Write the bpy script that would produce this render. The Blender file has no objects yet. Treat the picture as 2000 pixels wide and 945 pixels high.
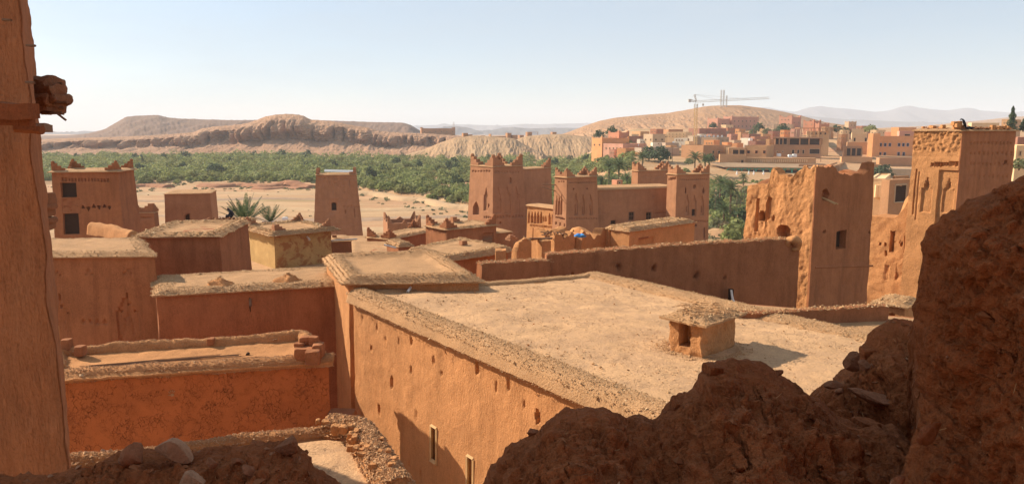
import bpy, math, random
import numpy as np
from mathutils import Vector, Matrix
R = math.radians
random.seed(7)
rng = np.random.default_rng(7)
scene = bpy.context.scene
col = scene.collection

# ------------------------------------------------------------------ camera
EYE = 25.0                       # eye height above the river bed
F = 1430.0; PITCH = R(8.65)      # focal length in photograph pixels, downward tilt
CP, SP = math.cos(PITCH), math.sin(PITCH)
cam_data = bpy.data.cameras.new("camera"); cam = bpy.data.objects.new("camera", cam_data); col.objects.link(cam)
cam.location = (0, 0, EYE); cam.rotation_euler = (R(90) - PITCH, 0, 0)
cam_data.sensor_width = 36; cam_data.lens = F / 2000 * 36
cam_data.clip_start = 0.05; cam_data.clip_end = 40000
scene.camera = cam

# ------------------------------------------------------------------ sky and sun
SUN_DIR = Vector((-0.90, 0.43, 0)).normalized()       # horizontal direction towards the sun
SUN_EL = R(31)
world = bpy.data.worlds.new("World"); scene.world = world; world.use_nodes = True
wn = world.node_tree; wn.nodes.clear()
sky = wn.nodes.new("ShaderNodeTexSky"); sky.sky_type = 'NISHITA'; sky.sun_disc = False
sky.sun_elevation = SUN_EL
sky.sun_rotation = math.atan2(SUN_DIR.x, SUN_DIR.y)
sky.altitude = 1200; sky.air_density = 1.0; sky.dust_density = 1.2; sky.ozone_density = 1.0
bg = wn.nodes.new("ShaderNodeBackground"); bg.inputs[1].default_value = 0.088
wo = wn.nodes.new("ShaderNodeOutputWorld")
tc = wn.nodes.new("ShaderNodeTexCoord"); mpg = wn.nodes.new("ShaderNodeMapping"); mpg.inputs['Scale'].default_value = (1, 1, 5); wn.links.new(tc.outputs['Generated'], mpg.inputs[0])
cn = wn.nodes.new("ShaderNodeTexNoise"); cn.inputs['Scale'].default_value = 2.2; cn.inputs['Detail'].default_value = 6; cn.inputs['Roughness'].default_value = .6; wn.links.new(mpg.outputs[0], cn.inputs['Vector'])
cr_ = wn.nodes.new("ShaderNodeMapRange"); wn.links.new(cn.outputs[0], cr_.inputs[0])
for _i, _v in zip((1, 2, 3, 4), (.40, .72, .48, .72)): cr_.inputs[_i].default_value = _v
cm = wn.nodes.new("ShaderNodeMix"); cm.data_type = 'RGBA'; wn.links.new(cr_.outputs[0], cm.inputs[0]); wn.links.new(sky.outputs[0], cm.inputs[6]); cm.inputs[7].default_value = (4.25, 4.85, 5.35, 1)   # thin high veil cloud
wn.links.new(cm.outputs[2], bg.inputs[0]); wn.links.new(bg.outputs[0], wo.inputs[0])
sun_data = bpy.data.lights.new("sun", 'SUN'); sun = bpy.data.objects.new("sun", sun_data); col.objects.link(sun)
sun_data.energy = 5.0; sun_data.angle = R(0.5); sun_data.color = (1.0, 0.87, 0.70)
to_sun = Vector((SUN_DIR.x * math.cos(SUN_EL), SUN_DIR.y * math.cos(SUN_EL), math.sin(SUN_EL)))
sun.rotation_euler = to_sun.to_track_quat('Z', 'Y').to_euler(); sun.location = (0, 0, 200)
scene.view_settings.view_transform = 'Standard'; scene.view_settings.look = 'None'
scene.view_settings.gamma = 1; scene.view_settings.exposure = 0.78
try:
    scene.cycles.max_bounces = 6; scene.cycles.diffuse_bounces = 4; scene.cycles.volume_bounces = 1
    scene.cycles.use_denoising = True
except Exception: pass

# ------------------------------------------------------------------ view geometry helpers
def ray(px, py):
    dx = (px - 1000) / F; dy = -(py - 472.5) / F
    return np.array([dx, CP + dy * SP, -SP + dy * CP])
def ptd(px, py, d):
    r = ray(px, py); return np.array([0, 0, EYE]) + r * (d / r[1])
def ptz(px, py, z):
    r = ray(px, py); return np.array([0, 0, EYE]) + r * ((z - EYE) / r[2])
def zat(py, d): return ptd(1000, py, d)[2]
def hit(C, a, px, z):
    """distance along horizontal direction a from C to the sight line of column px at height z"""
    k = (px - 1000) / F
    return (k * (C[1] * CP - (z - EYE) * SP) - C[0]) / (a[0] - k * a[1] * CP)

# ------------------------------------------------------------------ noise (vectorised gradient noise)
_perm = np.random.default_rng(3).permutation(256).astype(np.int64); _perm = np.concatenate([_perm, _perm, _perm])
_g = np.random.default_rng(4).normal(size=(256, 3)); _g /= np.linalg.norm(_g, axis=1)[:, None]; _g = _g.astype(np.float32)
def perlin(p):
    p = np.asarray(p, dtype=np.float64); i = np.floor(p).astype(np.int64); f = (p - i).astype(np.float32); i &= 255
    u = f * f * f * (f * (f * 6 - 15) + 10); out = 0
    for dx in (0, 1):
        wx = u[:, 0] if dx else 1 - u[:, 0]; hx = _perm[i[:, 0] + dx]
        for dy in (0, 1):
            wy = u[:, 1] if dy else 1 - u[:, 1]; hy = _perm[hx + ((i[:, 1] + dy) & 255)]
            for dz in (0, 1):
                wz = u[:, 2] if dz else 1 - u[:, 2]; h = _perm[hy + ((i[:, 2] + dz) & 255)]
                g = _g[h]
                out = out + wx * wy * wz * (g[:, 0] * (f[:, 0] - dx) + g[:, 1] * (f[:, 1] - dy) + g[:, 2] * (f[:, 2] - dz))
    return out * 1.6
def fbm(p, o=4, gain=.5, ridged=False):
    s = 0; a = 1; t = 0; p = np.asarray(p, dtype=np.float64)
    for k in range(o):
        n = perlin(p * (2.03 ** k) + k * 17.3)
        if ridged: n = 1 - 2 * np.abs(n)
        s = s + a * n; t += a; a *= gain
    return s / t
def vfbm(p, o=3):
    return np.stack([fbm(p, o), fbm(p + 31.7, o), fbm(p + 77.1, o)], 1)
def sstep(a, b, x): 
    t = np.clip((x - a) / (b - a), 0, 1); return t * t * (3 - 2 * t)

# ------------------------------------------------------------------ linking and tagging
def tag(o, label=None, cat=None, group=None, kind=None):
    if label: o['label'] = label
    if cat: o['category'] = cat
    if group: o['group'] = group
    if kind: o['kind'] = kind
    return o
def thing(name, label, cat, loc=(0, 0, 0), group=None):
    o = bpy.data.objects.new(name, None); col.objects.link(o); o.location = tuple(float(c) for c in loc)
    o.empty_display_size = .2
    return tag(o, label, cat, group)
def link(name, me, mat=None, parent=None, smooth=False, sharp=None):
    if mat is not None:
        for m in (mat if isinstance(mat, (list, tuple)) else [mat]): me.materials.append(m)
    if smooth:
        me.shade_smooth()
        if sharp: me.set_sharp_from_angle(angle=R(sharp))
    else: me.shade_flat()
    o = bpy.data.objects.new(name, me); col.objects.link(o)
    if parent is not None:
        o.parent = parent; o.matrix_parent_inverse = Matrix.Translation(-Vector(parent.location))
    return o
def mesh_np(verts, faces, name="mesh"):
    """faces: list of int arrays (n,3) / (n,4)"""
    me = bpy.data.meshes.new(name); verts = np.asarray(verts, dtype=np.float32)
    if not isinstance(faces, (list, tuple)): faces = [faces]
    faces = [np.asarray(f, dtype=np.int32) for f in faces if len(f)]
    me.vertices.add(len(verts)); me.vertices.foreach_set("co", verts.ravel())
    loops = np.concatenate([f.ravel() for f in faces]); n = sum(len(f) for f in faces)
    tot = np.concatenate([np.full(len(f), f.shape[1], dtype=np.int32) for f in faces])
    start = np.concatenate([[0], np.cumsum(tot)[:-1]]).astype(np.int32)
    me.loops.add(len(loops)); me.loops.foreach_set("vertex_index", loops)
    me.polygons.add(n); me.polygons.foreach_set("loop_start", start); me.polygons.foreach_set("loop_total", tot)
    me.update(calc_edges=True); me.validate()
    return me
def gridf(nu, nv, wrap=False):
    """quads of a (nv rows) x (nu columns) vertex grid"""
    j, i = np.meshgrid(np.arange(nv - 1), np.arange(nu if wrap else nu - 1), indexing='ij')
    a = j * nu + i; b = j * nu + (i + 1) % nu
    return np.stack([a, b, b + nu, a + nu], -1).reshape(-1, 4)

class MB:
    """collects small solids into one mesh"""
    def __init__(s): s.v = []; s.f4 = []; s.f3 = []; s.n = 0
    def add(s, v, f4=None, f3=None):
        v = np.asarray(v, dtype=float).reshape(-1, 3)
        if f4 is not None and len(f4): s.f4.append(np.asarray(f4).reshape(-1, 4) + s.n)
        if f3 is not None and len(f3): s.f3.append(np.asarray(f3).reshape(-1, 3) + s.n)
        s.v.append(v); s.n += len(v)
    def hexa(s, c8):
        s.add(c8, [[3, 2, 1, 0], [4, 5, 6, 7], [0, 1, 5, 4], [1, 2, 6, 5], [2, 3, 7, 6], [3, 0, 4, 7]])
    def box(s, cx, cy, cz, sx, sy, sz, ang=0, jit=0):
        c, n = math.cos(ang), math.sin(ang); out = []
        for z in (-.5, .5):
            for x, y in ((-.5, -.5), (.5, -.5), (.5, .5), (-.5, .5)):
                X, Y = x * sx, y * sy
                out.append((cx + X * c - Y * n, cy + X * n + Y * c, cz + z * sz))
        out = np.array(out)
        if jit: out += rng.normal(size=out.shape) * jit
        s.hexa(out)
    def obox(s, p, a, la, b, lb, z0, z1, top=1.0, jit=0):
        """box from corner p along unit a by la and unit b by lb"""
        p = np.array(p[:2], float); a = np.array(a[:2]); b = np.array(b[:2])
        q = [p, p + a * la, p + a * la + b * lb, p + b * lb]; c = sum(q) / 4
        if (a[0] * b[1] - a[1] * b[0]) < 0: q = q[::-1]
        v = [(*x, z0) for x in q] + [(*(c + (x - c) * top), z1) for x in q]
        v = np.array(v)
        if jit: v += rng.normal(size=v.shape) * jit
        s.hexa(v)
    def bar(s, p, q, r, n=6, r2=None, cap=True):
        p = np.array(p, float); q = np.array(q, float); d = q - p; L = np.linalg.norm(d)
        if L < 1e-6: return
        d /= L; u = np.cross(d, (0, 0, 1) if abs(d[2]) < .9 else (1, 0, 0)); u /= np.linalg.norm(u); w = np.cross(d, u)
        t = np.arange(n) * 2 * math.pi / n; ring = np.outer(np.cos(t), u) + np.outer(np.sin(t), w)
        r2 = r if r2 is None else r2
        v = np.vstack([p + ring * r, q + ring * r2]); f = [[i, (i + 1) % n, n + (i + 1) % n, n + i] for i in range(n)]
        f3 = []
        if cap:
            v = np.vstack([v, p, q]); f3 = [[2 * n, (i + 1) % n, i] for i in range(n)] + [[2 * n + 1, n + i, n + (i + 1) % n] for i in range(n)]
        s.add(v, f, f3)
    def build(s, name, mat, parent=None, smooth=False, sharp=None):
        fs = []
        if s.f4: fs.append(np.concatenate(s.f4))
        if s.f3: fs.append(np.concatenate(s.f3))
        return link(name, mesh_np(np.concatenate(s.v), fs, name), mat, parent, smooth, sharp)

# pebbles: many small irregular stones joined into one mesh
_OCT = np.array([[1, 0, 0], [0, 1, 0], [-1, 0, 0], [0, -1, 0], [0, 0, 1], [0, 0, -1]], float)
_OCTF = np.array([[0, 1, 4], [1, 2, 4], [2, 3, 4], [3, 0, 4], [1, 0, 5], [2, 1, 5], [3, 2, 5], [0, 3, 5]])
def pebbles(name, pts, size, mat, parent=None, flat=.6, seed=1, kind='stuff', spread=.45):
    g = np.random.default_rng(seed); n = len(pts); s = size * np.exp(g.normal(size=n) * spread)
    v = _OCT[None] * (1 + g.normal(size=(n, 6, 1)) * .22) * s[:, None, None]
    v = v * (1 + g.normal(size=(n, 1, 3)) * .25); v[:, :, 2] *= flat
    a = g.uniform(0, 2 * math.pi, n); c, w = np.cos(a)[:, None], np.sin(a)[:, None]
    tx = g.normal(size=n)[:, None] * .35
    x = v[:, :, 0] * c - v[:, :, 1] * w; y = v[:, :, 0] * w + v[:, :, 1] * c; z = v[:, :, 2] + x * tx
    v = np.stack([x, y, z], -1) + np.asarray(pts)[:, None, :]
    f = (_OCTF[None] + (np.arange(n) * 6)[:, None, None]).reshape(-1, 3)
    o = link(name, mesh_np(v.reshape(-1, 3), f, name), mat, parent)
    if kind: o['kind'] = kind
    return o

# ------------------------------------------------------------------ materials
def newmat(name):
    m = bpy.data.materials.new(name); m.use_nodes = True; nt = m.node_tree; nt.nodes.clear()
    out = nt.nodes.new("ShaderNodeOutputMaterial"); b = nt.nodes.new("ShaderNodeBsdfPrincipled")
    nt.links.new(b.outputs[0], out.inputs[0]); b.inputs['Roughness'].default_value = .95
    b.inputs['Specular IOR Level'].default_value = .12
    return m, nt, b
class N:
    def __init__(s, nt): s.nt = nt; s.x = -200
    def new(s, t, **kw):
        n = s.nt.nodes.new(t)
        for k, v in kw.items(): setattr(n, k, v)
        return n
    def put(s, sock, v):
        if hasattr(v, 'is_output'): s.nt.links.new(v, sock)
        else: sock.default_value = v
    def pos(s, scale=(1, 1, 1), obj=False):
        g = s.new("ShaderNodeTexCoord").outputs['Object'] if obj else s.new("ShaderNodeNewGeometry").outputs['Position']
        m = s.new("ShaderNodeMapping"); s.nt.links.new(g, m.inputs[0]); m.inputs['Scale'].default_value = scale
        return m.outputs[0]
    def noise(s, vec, scale, detail=4, rough=.6, dist=0):
        n = s.new("ShaderNodeTexNoise"); s.put(n.inputs['Vector'], vec); n.inputs['Scale'].default_value = scale
        n.inputs['Detail'].default_value = detail; n.inputs['Roughness'].default_value = rough; n.inputs['Distortion'].default_value = dist
        return n.outputs[0]
    def voro(s, vec, scale, feature='F1', out='Distance', rnd=1):
        n = s.new("ShaderNodeTexVoronoi", feature=feature); s.put(n.inputs['Vector'], vec); n.inputs['Scale'].default_value = scale
        n.inputs['Randomness'].default_value = rnd
        return n.outputs[out]
    def math(s, op, a, b=0.0, c=None, clamp=False):
        n = s.new("ShaderNodeMath", operation=op, use_clamp=clamp); s.put(n.inputs[0], a); s.put(n.inputs[1], b)
        if c is not None: s.put(n.inputs[2], c)
        return n.outputs[0]
    def vadd(s, a, b, k=1.0):
        sc = s.new("ShaderNodeVectorMath", operation='SCALE'); s.put(sc.inputs[0], b); sc.inputs['Scale'].default_value = k
        n = s.new("ShaderNodeVectorMath", operation='ADD'); s.put(n.inputs[0], a); s.put(n.inputs[1], sc.outputs[0]); return n.outputs[0]
    def ramp(s, f, a, b, lo=0.0, hi=1.0):
        n = s.new("ShaderNodeMapRange", clamp=True); s.put(n.inputs[0], f)
        for i, v in zip((1, 2, 3, 4), (a, b, lo, hi)): n.inputs[i].default_value = v
        return n.outputs[0]
    def mix(s, f, a, b, mode='MIX'):
        n = s.new("ShaderNodeMix", data_type='RGBA', blend_type=mode)
        s.put(n.inputs[0], f); s.put(n.inputs[6], a if hasattr(a, 'is_output') else (*a[:3], 1)); s.put(n.inputs[7], b if hasattr(b, 'is_output') else (*b[:3], 1))
        return n.outputs[2]
    def bump(s, h, strength=.5, dist=.02, normal=None):
        n = s.new("ShaderNodeBump"); s.put(n.inputs['Height'], h); n.inputs['Strength'].default_value = strength
        n.inputs['Distance'].default_value = dist
        if normal is not None: s.put(n.inputs['Normal'], normal)
        return n.outputs[0]
def mul(c, k): return tuple(x * k for x in c[:3])
MUD = (0.52, 0.22, 0.09)       # red earth plaster
def mud(name, base=MUD, dark=.72, light=1.22, scale=1.0, bump=.6, grain=1.0, streak=0.0, cracks=0.0, patch=None, speck=.0, stain=0.0):
    """earth plaster. scale: texture frequency per metre; streak: vertical straw grain; cracks: drying cracks"""
    base = mul(base, .74)
    m, nt, b = newmat(name); n = N(nt); p = n.pos()
    big = n.noise(p, .35 * scale, 3, .6); med = n.noise(p, 2.2 * scale, 5, .65); fine = n.noise(p, 22 * scale, 4, .7)
    c = n.mix(n.ramp(big, .3, .7), mul(base, .9), mul(base, 1.1))
    c = n.mix(n.ramp(med, .35, .7), n.mix(.55, c, mul(base, dark)), n.mix(.35, c, mul(base, light)))
    c = n.mix(n.ramp(fine, .35, .75, 0, .5), c, mul(base, light * 1.12))
    c = n.mix(n.ramp(fine, .5, .25, 0, .45), c, mul(base, dark * .8))
    rp = n.noise(p, .7 * scale, 2, .4, .6); c = n.mix(n.ramp(rp, .53, .57, 0, .22), c, mul(base, 1.25)); c = n.mix(n.ramp(rp, .43, .40, 0, .22), c, mul(base, .78))
    if patch is not None:
        pn = n.ramp(n.noise(p, 1.3 * scale, 6, .75, .4), .48, .56)
        c = n.mix(pn, c, patch)
    if stain:
        ps = n.pos((1, 1, .12)); sn = n.ramp(n.noise(ps, 2.5 * scale, 4, .6), .46, .68, 0, stain); c = n.mix(sn, c, mul(base, .6))
    h = n.math('ADD', n.math('MULTIPLY', med, .6), n.math('MULTIPLY', fine, .45 * grain))
    if streak:
        ps = n.pos((1, 1, .22)); st = n.noise(ps, 26 * scale, 3, .6, .6)
        h = n.math('ADD', h, n.math('MULTIPLY', st, streak))
        c = n.mix(n.ramp(st, .55, .75, 0, .45), c, mul(base, 1.45)); c = n.mix(n.ramp(st, .42, .25, 0, .4), c, mul(base, .55))
    if speck:
        sp = n.voro(p, 60 * scale); col_ = n.voro(p, 60 * scale, out='Color')
        sx = n.new("ShaderNodeSeparateColor"); nt.links.new(col_, sx.inputs[0])
        k = n.math('MULTIPLY', n.ramp(sp, .35, .2), n.ramp(sx.outputs[0], 1 - speck, 1 - speck + .02))
        c = n.mix(k, c, mul((.75, .62, .45), 1)); h = n.math('ADD', h, n.math('MULTIPLY', k, .25))
    nm = n.bump(h, bump, .05 / scale)
    if cracks:
        wv = n.new("ShaderNodeTexNoise"); nt.links.new(p, wv.inputs['Vector']); wv.inputs['Scale'].default_value = 3 * scale; wv.inputs['Detail'].default_value = 3
        vv = n.vadd(p, wv.outputs['Color'], .42 / scale)
        mp = n.new("ShaderNodeMapping"); nt.links.new(vv, mp.inputs[0]); mp.inputs['Scale'].default_value = (1, 1, .6)
        ce = n.voro(mp.outputs[0], 4.5 * scale, 'DISTANCE_TO_EDGE'); ce2 = n.voro(mp.outputs[0], 9 * scale, 'DISTANCE_TO_EDGE')
        gate = n.ramp(n.noise(p, .9 * scale, 4, .6), .42, .58); gate2 = n.ramp(n.noise(p, 1.7 * scale, 4, .6), .5, .6)
        wd = n.ramp(n.noise(p, 4 * scale, 3, .6), .32, .52, 0, 1); k = n.math('MULTIPLY', n.math('MAXIMUM', n.math('MULTIPLY', n.ramp(ce, .034, .008), gate), n.math('MULTIPLY', n.ramp(ce2, .040, .012), gate2)), wd)
        k = n.math('MULTIPLY', k, cracks); c = n.mix(k, c, mul(base, .22))
        nm = n.bump(n.math('MULTIPLY', k, -1), .9, .03, nm)
    nt.links.new(c, b.inputs['Base Color']); nt.links.new(nm, b.inputs['Normal'])
    return m
def plain(name, base, rough=.8, var=.15, scale=3, bump=.1, metal=0, spec=.2):
    m, nt, b = newmat(name); n = N(nt); p = n.pos(); f = n.noise(p, scale, 4, .6)
    nt.links.new(n.mix(n.ramp(f, .3, .7), mul(base, 1 - var), mul(base, 1 + var)), b.inputs['Base Color'])
    b.inputs['Roughness'].default_value = rough; b.inputs['Metallic'].default_value = metal; b.inputs['Specular IOR Level'].default_value = spec
    if bump: nt.links.new(n.bump(f, bump, .02), b.inputs['Normal'])
    return m
def stony(name, a, b_, c3, bump=.3, scale=20):
    """one colour per stone"""
    a, b_, c3 = mul(a, .8), mul(b_, .8), mul(c3, .85)
    m, nt, b = newmat(name); n = N(nt); g = n.new("ShaderNodeNewGeometry")
    r = g.outputs['Random Per Island']; p = n.pos(); f = n.noise(p, scale, 3, .6)
    c = n.mix(n.ramp(r, 0, .6), a, b_); c = n.mix(n.ramp(r, .8, 1.0), c, c3); c = n.mix(n.ramp(f, .3, .7, 0, .35), c, mul(a, .6))
    nt.links.new(c, b.inputs['Base Color']); nt.links.new(n.bump(f, bump, .01), b.inputs['Normal'])
    return m
M = {}
M['near'] = mud('near_plaster', (0.50, 0.205, 0.09), scale=1.6, bump=1.0, streak=.7, speck=.0, stain=.5)
M['crackle'] = mud('cracked_plaster', (0.56, 0.178, 0.058), scale=1.75, bump=.4, cracks=.8, light=1.12, dark=.8)
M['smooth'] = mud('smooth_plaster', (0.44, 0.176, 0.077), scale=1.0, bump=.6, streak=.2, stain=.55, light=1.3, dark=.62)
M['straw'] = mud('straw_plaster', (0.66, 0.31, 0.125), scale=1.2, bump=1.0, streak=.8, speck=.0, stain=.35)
M['plaster'] = mud('red_plaster', (0.47, 0.225, 0.115), scale=.6, bump=.6, stain=.3)
M['plaster2'] = mud('brown_plaster', (0.45, 0.235, 0.125), scale=.6, bump=.6, stain=.2)
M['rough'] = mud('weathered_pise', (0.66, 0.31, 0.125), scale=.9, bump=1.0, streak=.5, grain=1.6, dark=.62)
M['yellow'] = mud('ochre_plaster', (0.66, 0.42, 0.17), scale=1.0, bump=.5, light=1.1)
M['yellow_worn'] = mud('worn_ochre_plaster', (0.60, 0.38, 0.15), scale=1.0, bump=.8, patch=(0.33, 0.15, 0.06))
M['roof'] = mud('roof_earth', (0.61, 0.345, 0.168), scale=1.0, bump=.9, grain=2.6, light=1.15, dark=.66, speck=.25)
M['roofnear'] = mud('dusty_roof_earth', (0.71, 0.425, 0.222), scale=.8, bump=.6, grain=1.8, light=1.1, dark=.80, speck=.0, cracks=.35, patch=(0.455, 0.275, 0.15))
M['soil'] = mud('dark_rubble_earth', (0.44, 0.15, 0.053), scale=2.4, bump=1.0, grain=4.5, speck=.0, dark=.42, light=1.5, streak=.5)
M['gravel'] = stony('roof_gravel', (0.50, 0.28, 0.13), (0.64, 0.39, 0.195), (0.78, 0.57, 0.34))
M['clod'] = stony('orange_clods', (.46, .23, .105), (.58, .32, .16), (.72, .48, .27))
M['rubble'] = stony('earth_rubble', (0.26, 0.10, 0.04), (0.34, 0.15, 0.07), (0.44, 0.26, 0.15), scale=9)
M['rock'] = mud('rock', (0.34, 0.155, 0.08), scale=2.5, bump=1.0, grain=1.5, dark=.6)
M['dark'] = plain('interior_shade', (0.045, 0.024, 0.014), .9)  # near-black colour stands in for shade inside windows, porches, holes and grooves
M['wood'] = mud('grey_wood', (0.30, 0.17, 0.10), scale=3, bump=.8, streak=.5)
M['woodred'] = mud('reddish_beam', (0.34, 0.12, 0.05), scale=3, bump=.8, streak=.5)
M['pipe'] = plain('white_pipe', (0.72, 0.66, 0.58), .5)
M['metal'] = plain('pale_sheet_metal', (0.34, 0.34, 0.33), .45, spec=.5)
M['cloth'] = plain('dark_cloth', (0.02, 0.022, 0.03), .9)
M['skin'] = plain('skin', (0.22, 0.12, 0.08), .6)
M['blue'] = plain('blue_plastic', (0.08, 0.32, 0.72), .5)
M['white'] = plain('white_plastic', (0.8, 0.78, 0.74), .6)
M['frame'] = plain('cream_window_frame', (0.50, 0.31, 0.14), .8)
# ------------------------------------------------------------------ earth buildings
class Blk:
    """four-sided earth block. q: ccw top footprint L,C,R,B; sides 0 L-C, 1 C-R, 2 R-B, 3 B-L"""
    def __init__(s, q, z0, z1, batter=.03):
        s.q = [np.array(p[:2], float) for p in q]; s.z0, s.z1 = z0, z1; h = z1 - z0; s.b = []
        s.nrm = []
        for i in range(4):
            d = s.q[(i + 1) % 4] - s.q[i]; d /= np.linalg.norm(d); s.nrm.append(np.array([d[1], -d[0]]))
        for i in range(4): s.b.append(s.q[i] + (s.nrm[i - 1] + s.nrm[i]) * batter * h)
        s.f = {0: [], 1: [], 2: [], 3: []}; s.wins = []
    def edge(s, i): return s.b[i], s.b[(i + 1) % 4], s.q[i], s.q[(i + 1) % 4]
    def length(s, i): return np.linalg.norm(s.q[(i + 1) % 4] - s.q[i])
    def uv(s, i, px, py):
        b0, b1, t0, t1 = s.edge(i); A = np.array([*b0, s.z0]); B = np.array([*b1, s.z0]); T = np.array([*t0, s.z1])
        n = np.cross(B - A, T - A); r = ray(px, py); o = np.array([0, 0, EYE]); t = np.dot(A - o, n) / np.dot(r, n); P = o + r * t
        v = (P[2] - s.z0) / (s.z1 - s.z0); l = b0 + (t0 - b0) * v; e = b1 + (t1 - b1) * v; d = e - l
        return np.dot(P[:2] - l, d) / np.dot(d, d), v
    def at(s, i, u, v, out=0.0):
        b0, b1, t0, t1 = s.edge(i); l = b0 + (t0 - b0) * v; e = b1 + (t1 - b1) * v; p = l + (e - l) * u + s.nrm[i] * out
        return np.array([p[0], p[1], s.z0 + (s.z1 - s.z0) * v])
    def rect(s, i, x0, y0, x1, y1, d=.15, arch=None):
        """recess given by its photographed corners; arch: 'point','round','step'"""
        xm, ym = (x0 + x1) / 2, (y0 + y1) / 2
        u0, _ = s.uv(i, x0, ym); u1, _ = s.uv(i, x1, ym); _, v1 = s.uv(i, xm, y0); _, v0 = s.uv(i, xm, y1)
        s.f[i].append((u0, u1, v0, v1, d, arch)); return (u0, u1, v0, v1)
    def row(s, i, x0, y0, x1, y1, n, w, h, d=.12, arch=None):
        """a row of n equal recesses from (x0,y0) to (x1,y1)"""
        for k in range(n):
            t = k / max(1, n - 1); x = x0 + (x1 - x0) * t; y = y0 + (y1 - y0) * t; s.rect(i, x - w / 2, y - h / 2, x + w / 2, y + h / 2, d, arch)
    def depth(s, i, U, V):
        D = np.zeros_like(U); L = s.length(i); H = s.z1 - s.z0
        for (u0, u1, v0, v1, d, arch) in s.f[i]:
            if arch == 'rough':
                m = (U > u0) & (U < u1) & (V > v0) & (V < v1)
                D = np.where(m, D + d * (0.5 + fbm(np.stack([U * L * 1.6, V * H * 1.6, U * 0 + i], -1).reshape(-1, 3), 4).reshape(U.shape)), D); continue
            a = (U - u0) / (u1 - u0); b = (V - v0) / (v1 - v0); m = (a >= 0) & (a <= 1) & (b >= 0) & (b <= 1)
            c = np.abs(a - .5) * 2
            if arch == 'point': m &= b < 1 - .45 * c ** 1.3
            elif arch == 'round': m &= b < 1 - .35 * (1 - np.sqrt(np.clip(1 - c * c, 0, 1)))
            elif arch == 'step': m &= b < 1 - .3 * np.floor(c * 4) / 4
            elif arch == 'horn': m &= (b < .68) & (c < .95) | (b >= .62) & (c < .75 * (1 - (b - .62) / .38))
            elif arch == 'tri': m &= b > c
            elif arch == 'itri': m &= (1 - b) > c
            elif arch == 'oval': m &= (c ** 2 + ((b - .5) * 2) ** 2) < 1
            D = np.where(m, np.maximum(D, d), D)
        return D
    def build(s, name, mat, parent, res=.25, amp=.03, freq=.8, top=None, thick=0.0, deck=0.0, smooth=True, backres=None, sharp=42, vert=1.0):
        vs = []; fs = []; P0 = []; us = []; side = []
        for i in range(4):
            rr = res if i < 2 else (backres or max(res * 2.5, .6)); n = max(1, int(math.ceil(s.length(i) / rr)))
            for k in range(n): us.append(k / n); side.append(i)
        us = np.array(us); side = np.array(side); Np = len(us); H = s.z1 - s.z0; nv = max(1, int(math.ceil(H / (res * vert))))
        b0 = np.array([s.edge(i)[0] for i in side]); b1 = np.array([s.edge(i)[1] for i in side]); t0 = np.array([s.edge(i)[2] for i in side]); t1 = np.array([s.edge(i)[3] for i in side])
        nr = np.array([s.nrm[i] for i in side]); bot = b0 + (b1 - b0) * us[:, None]; tp = t0 + (t1 - t0) * us[:, None]
        tadd = np.zeros(Np) if top is None else np.array([top(i, u, p) for i, u, p in zip(side, us, tp)])
        V = np.linspace(0, 1, nv + 1); rings = []
        for v in V:
            xy = bot + (tp - bot) * v; D = np.zeros(Np); z = s.z0 + (H + tadd) * v
            veff = (z - s.z0) / H
            for i in range(4):
                if s.f[i]:
                    mk = side == i; D[mk] = s.depth(i, us[mk], veff[mk])
            xy = xy - nr * D[:, None]; rings.append(np.column_stack([xy, z]))
        outer = len(rings); cen = sum(s.q) / 4
        def inset(k):
            d = cen - tp; L = np.linalg.norm(d, axis=1)[:, None]; return tp + d / L * np.minimum(k * 1.25, L * .9)
        if thick > 0:
            ztop = s.z1 + tadd
            rings.append(np.column_stack([inset(thick * .5), ztop + .04])); rings.append(np.column_stack([inset(thick), ztop]))
            rings.append(np.column_stack([inset(thick * 1.05), (ztop + s.z1 - deck) / 2])); rings.append(np.column_stack([inset(thick * 1.1), np.full(Np, s.z1 - deck)]))
            cz = s.z1 - deck
        else: cz = s.z1
        verts = np.vstack(rings + [np.array([[*cen, cz]])])
        if amp: verts = verts + vfbm(verts * freq, 3) * amp * np.array([1, 1, .35]) * (1 if verts.shape[0] else 1)
        nr_ = len(rings); f4 = gridf(Np, nr_, True); last = (nr_ - 1) * Np
        f3 = np.array([[last + i, last + (i + 1) % Np, len(verts) - 1] for i in range(Np)])
        o = link(name, mesh_np(verts, [f4, f3], name), mat, parent, smooth, sharp); s.obj = o; return o
    def window(s, i, x0, y0, x1, y1, parent, d=.3, fmat=None, name='window', frame=True, arch=None, bars=True, wmat=None):
        """recess plus a window unit set into it"""
        u0, u1, v0, v1 = s.rect(i, x0, y0, x1, y1, d, arch); s.wins.append((i, u0, u1, v0, v1, d, fmat, name, frame, bars, wmat)); return s
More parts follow.
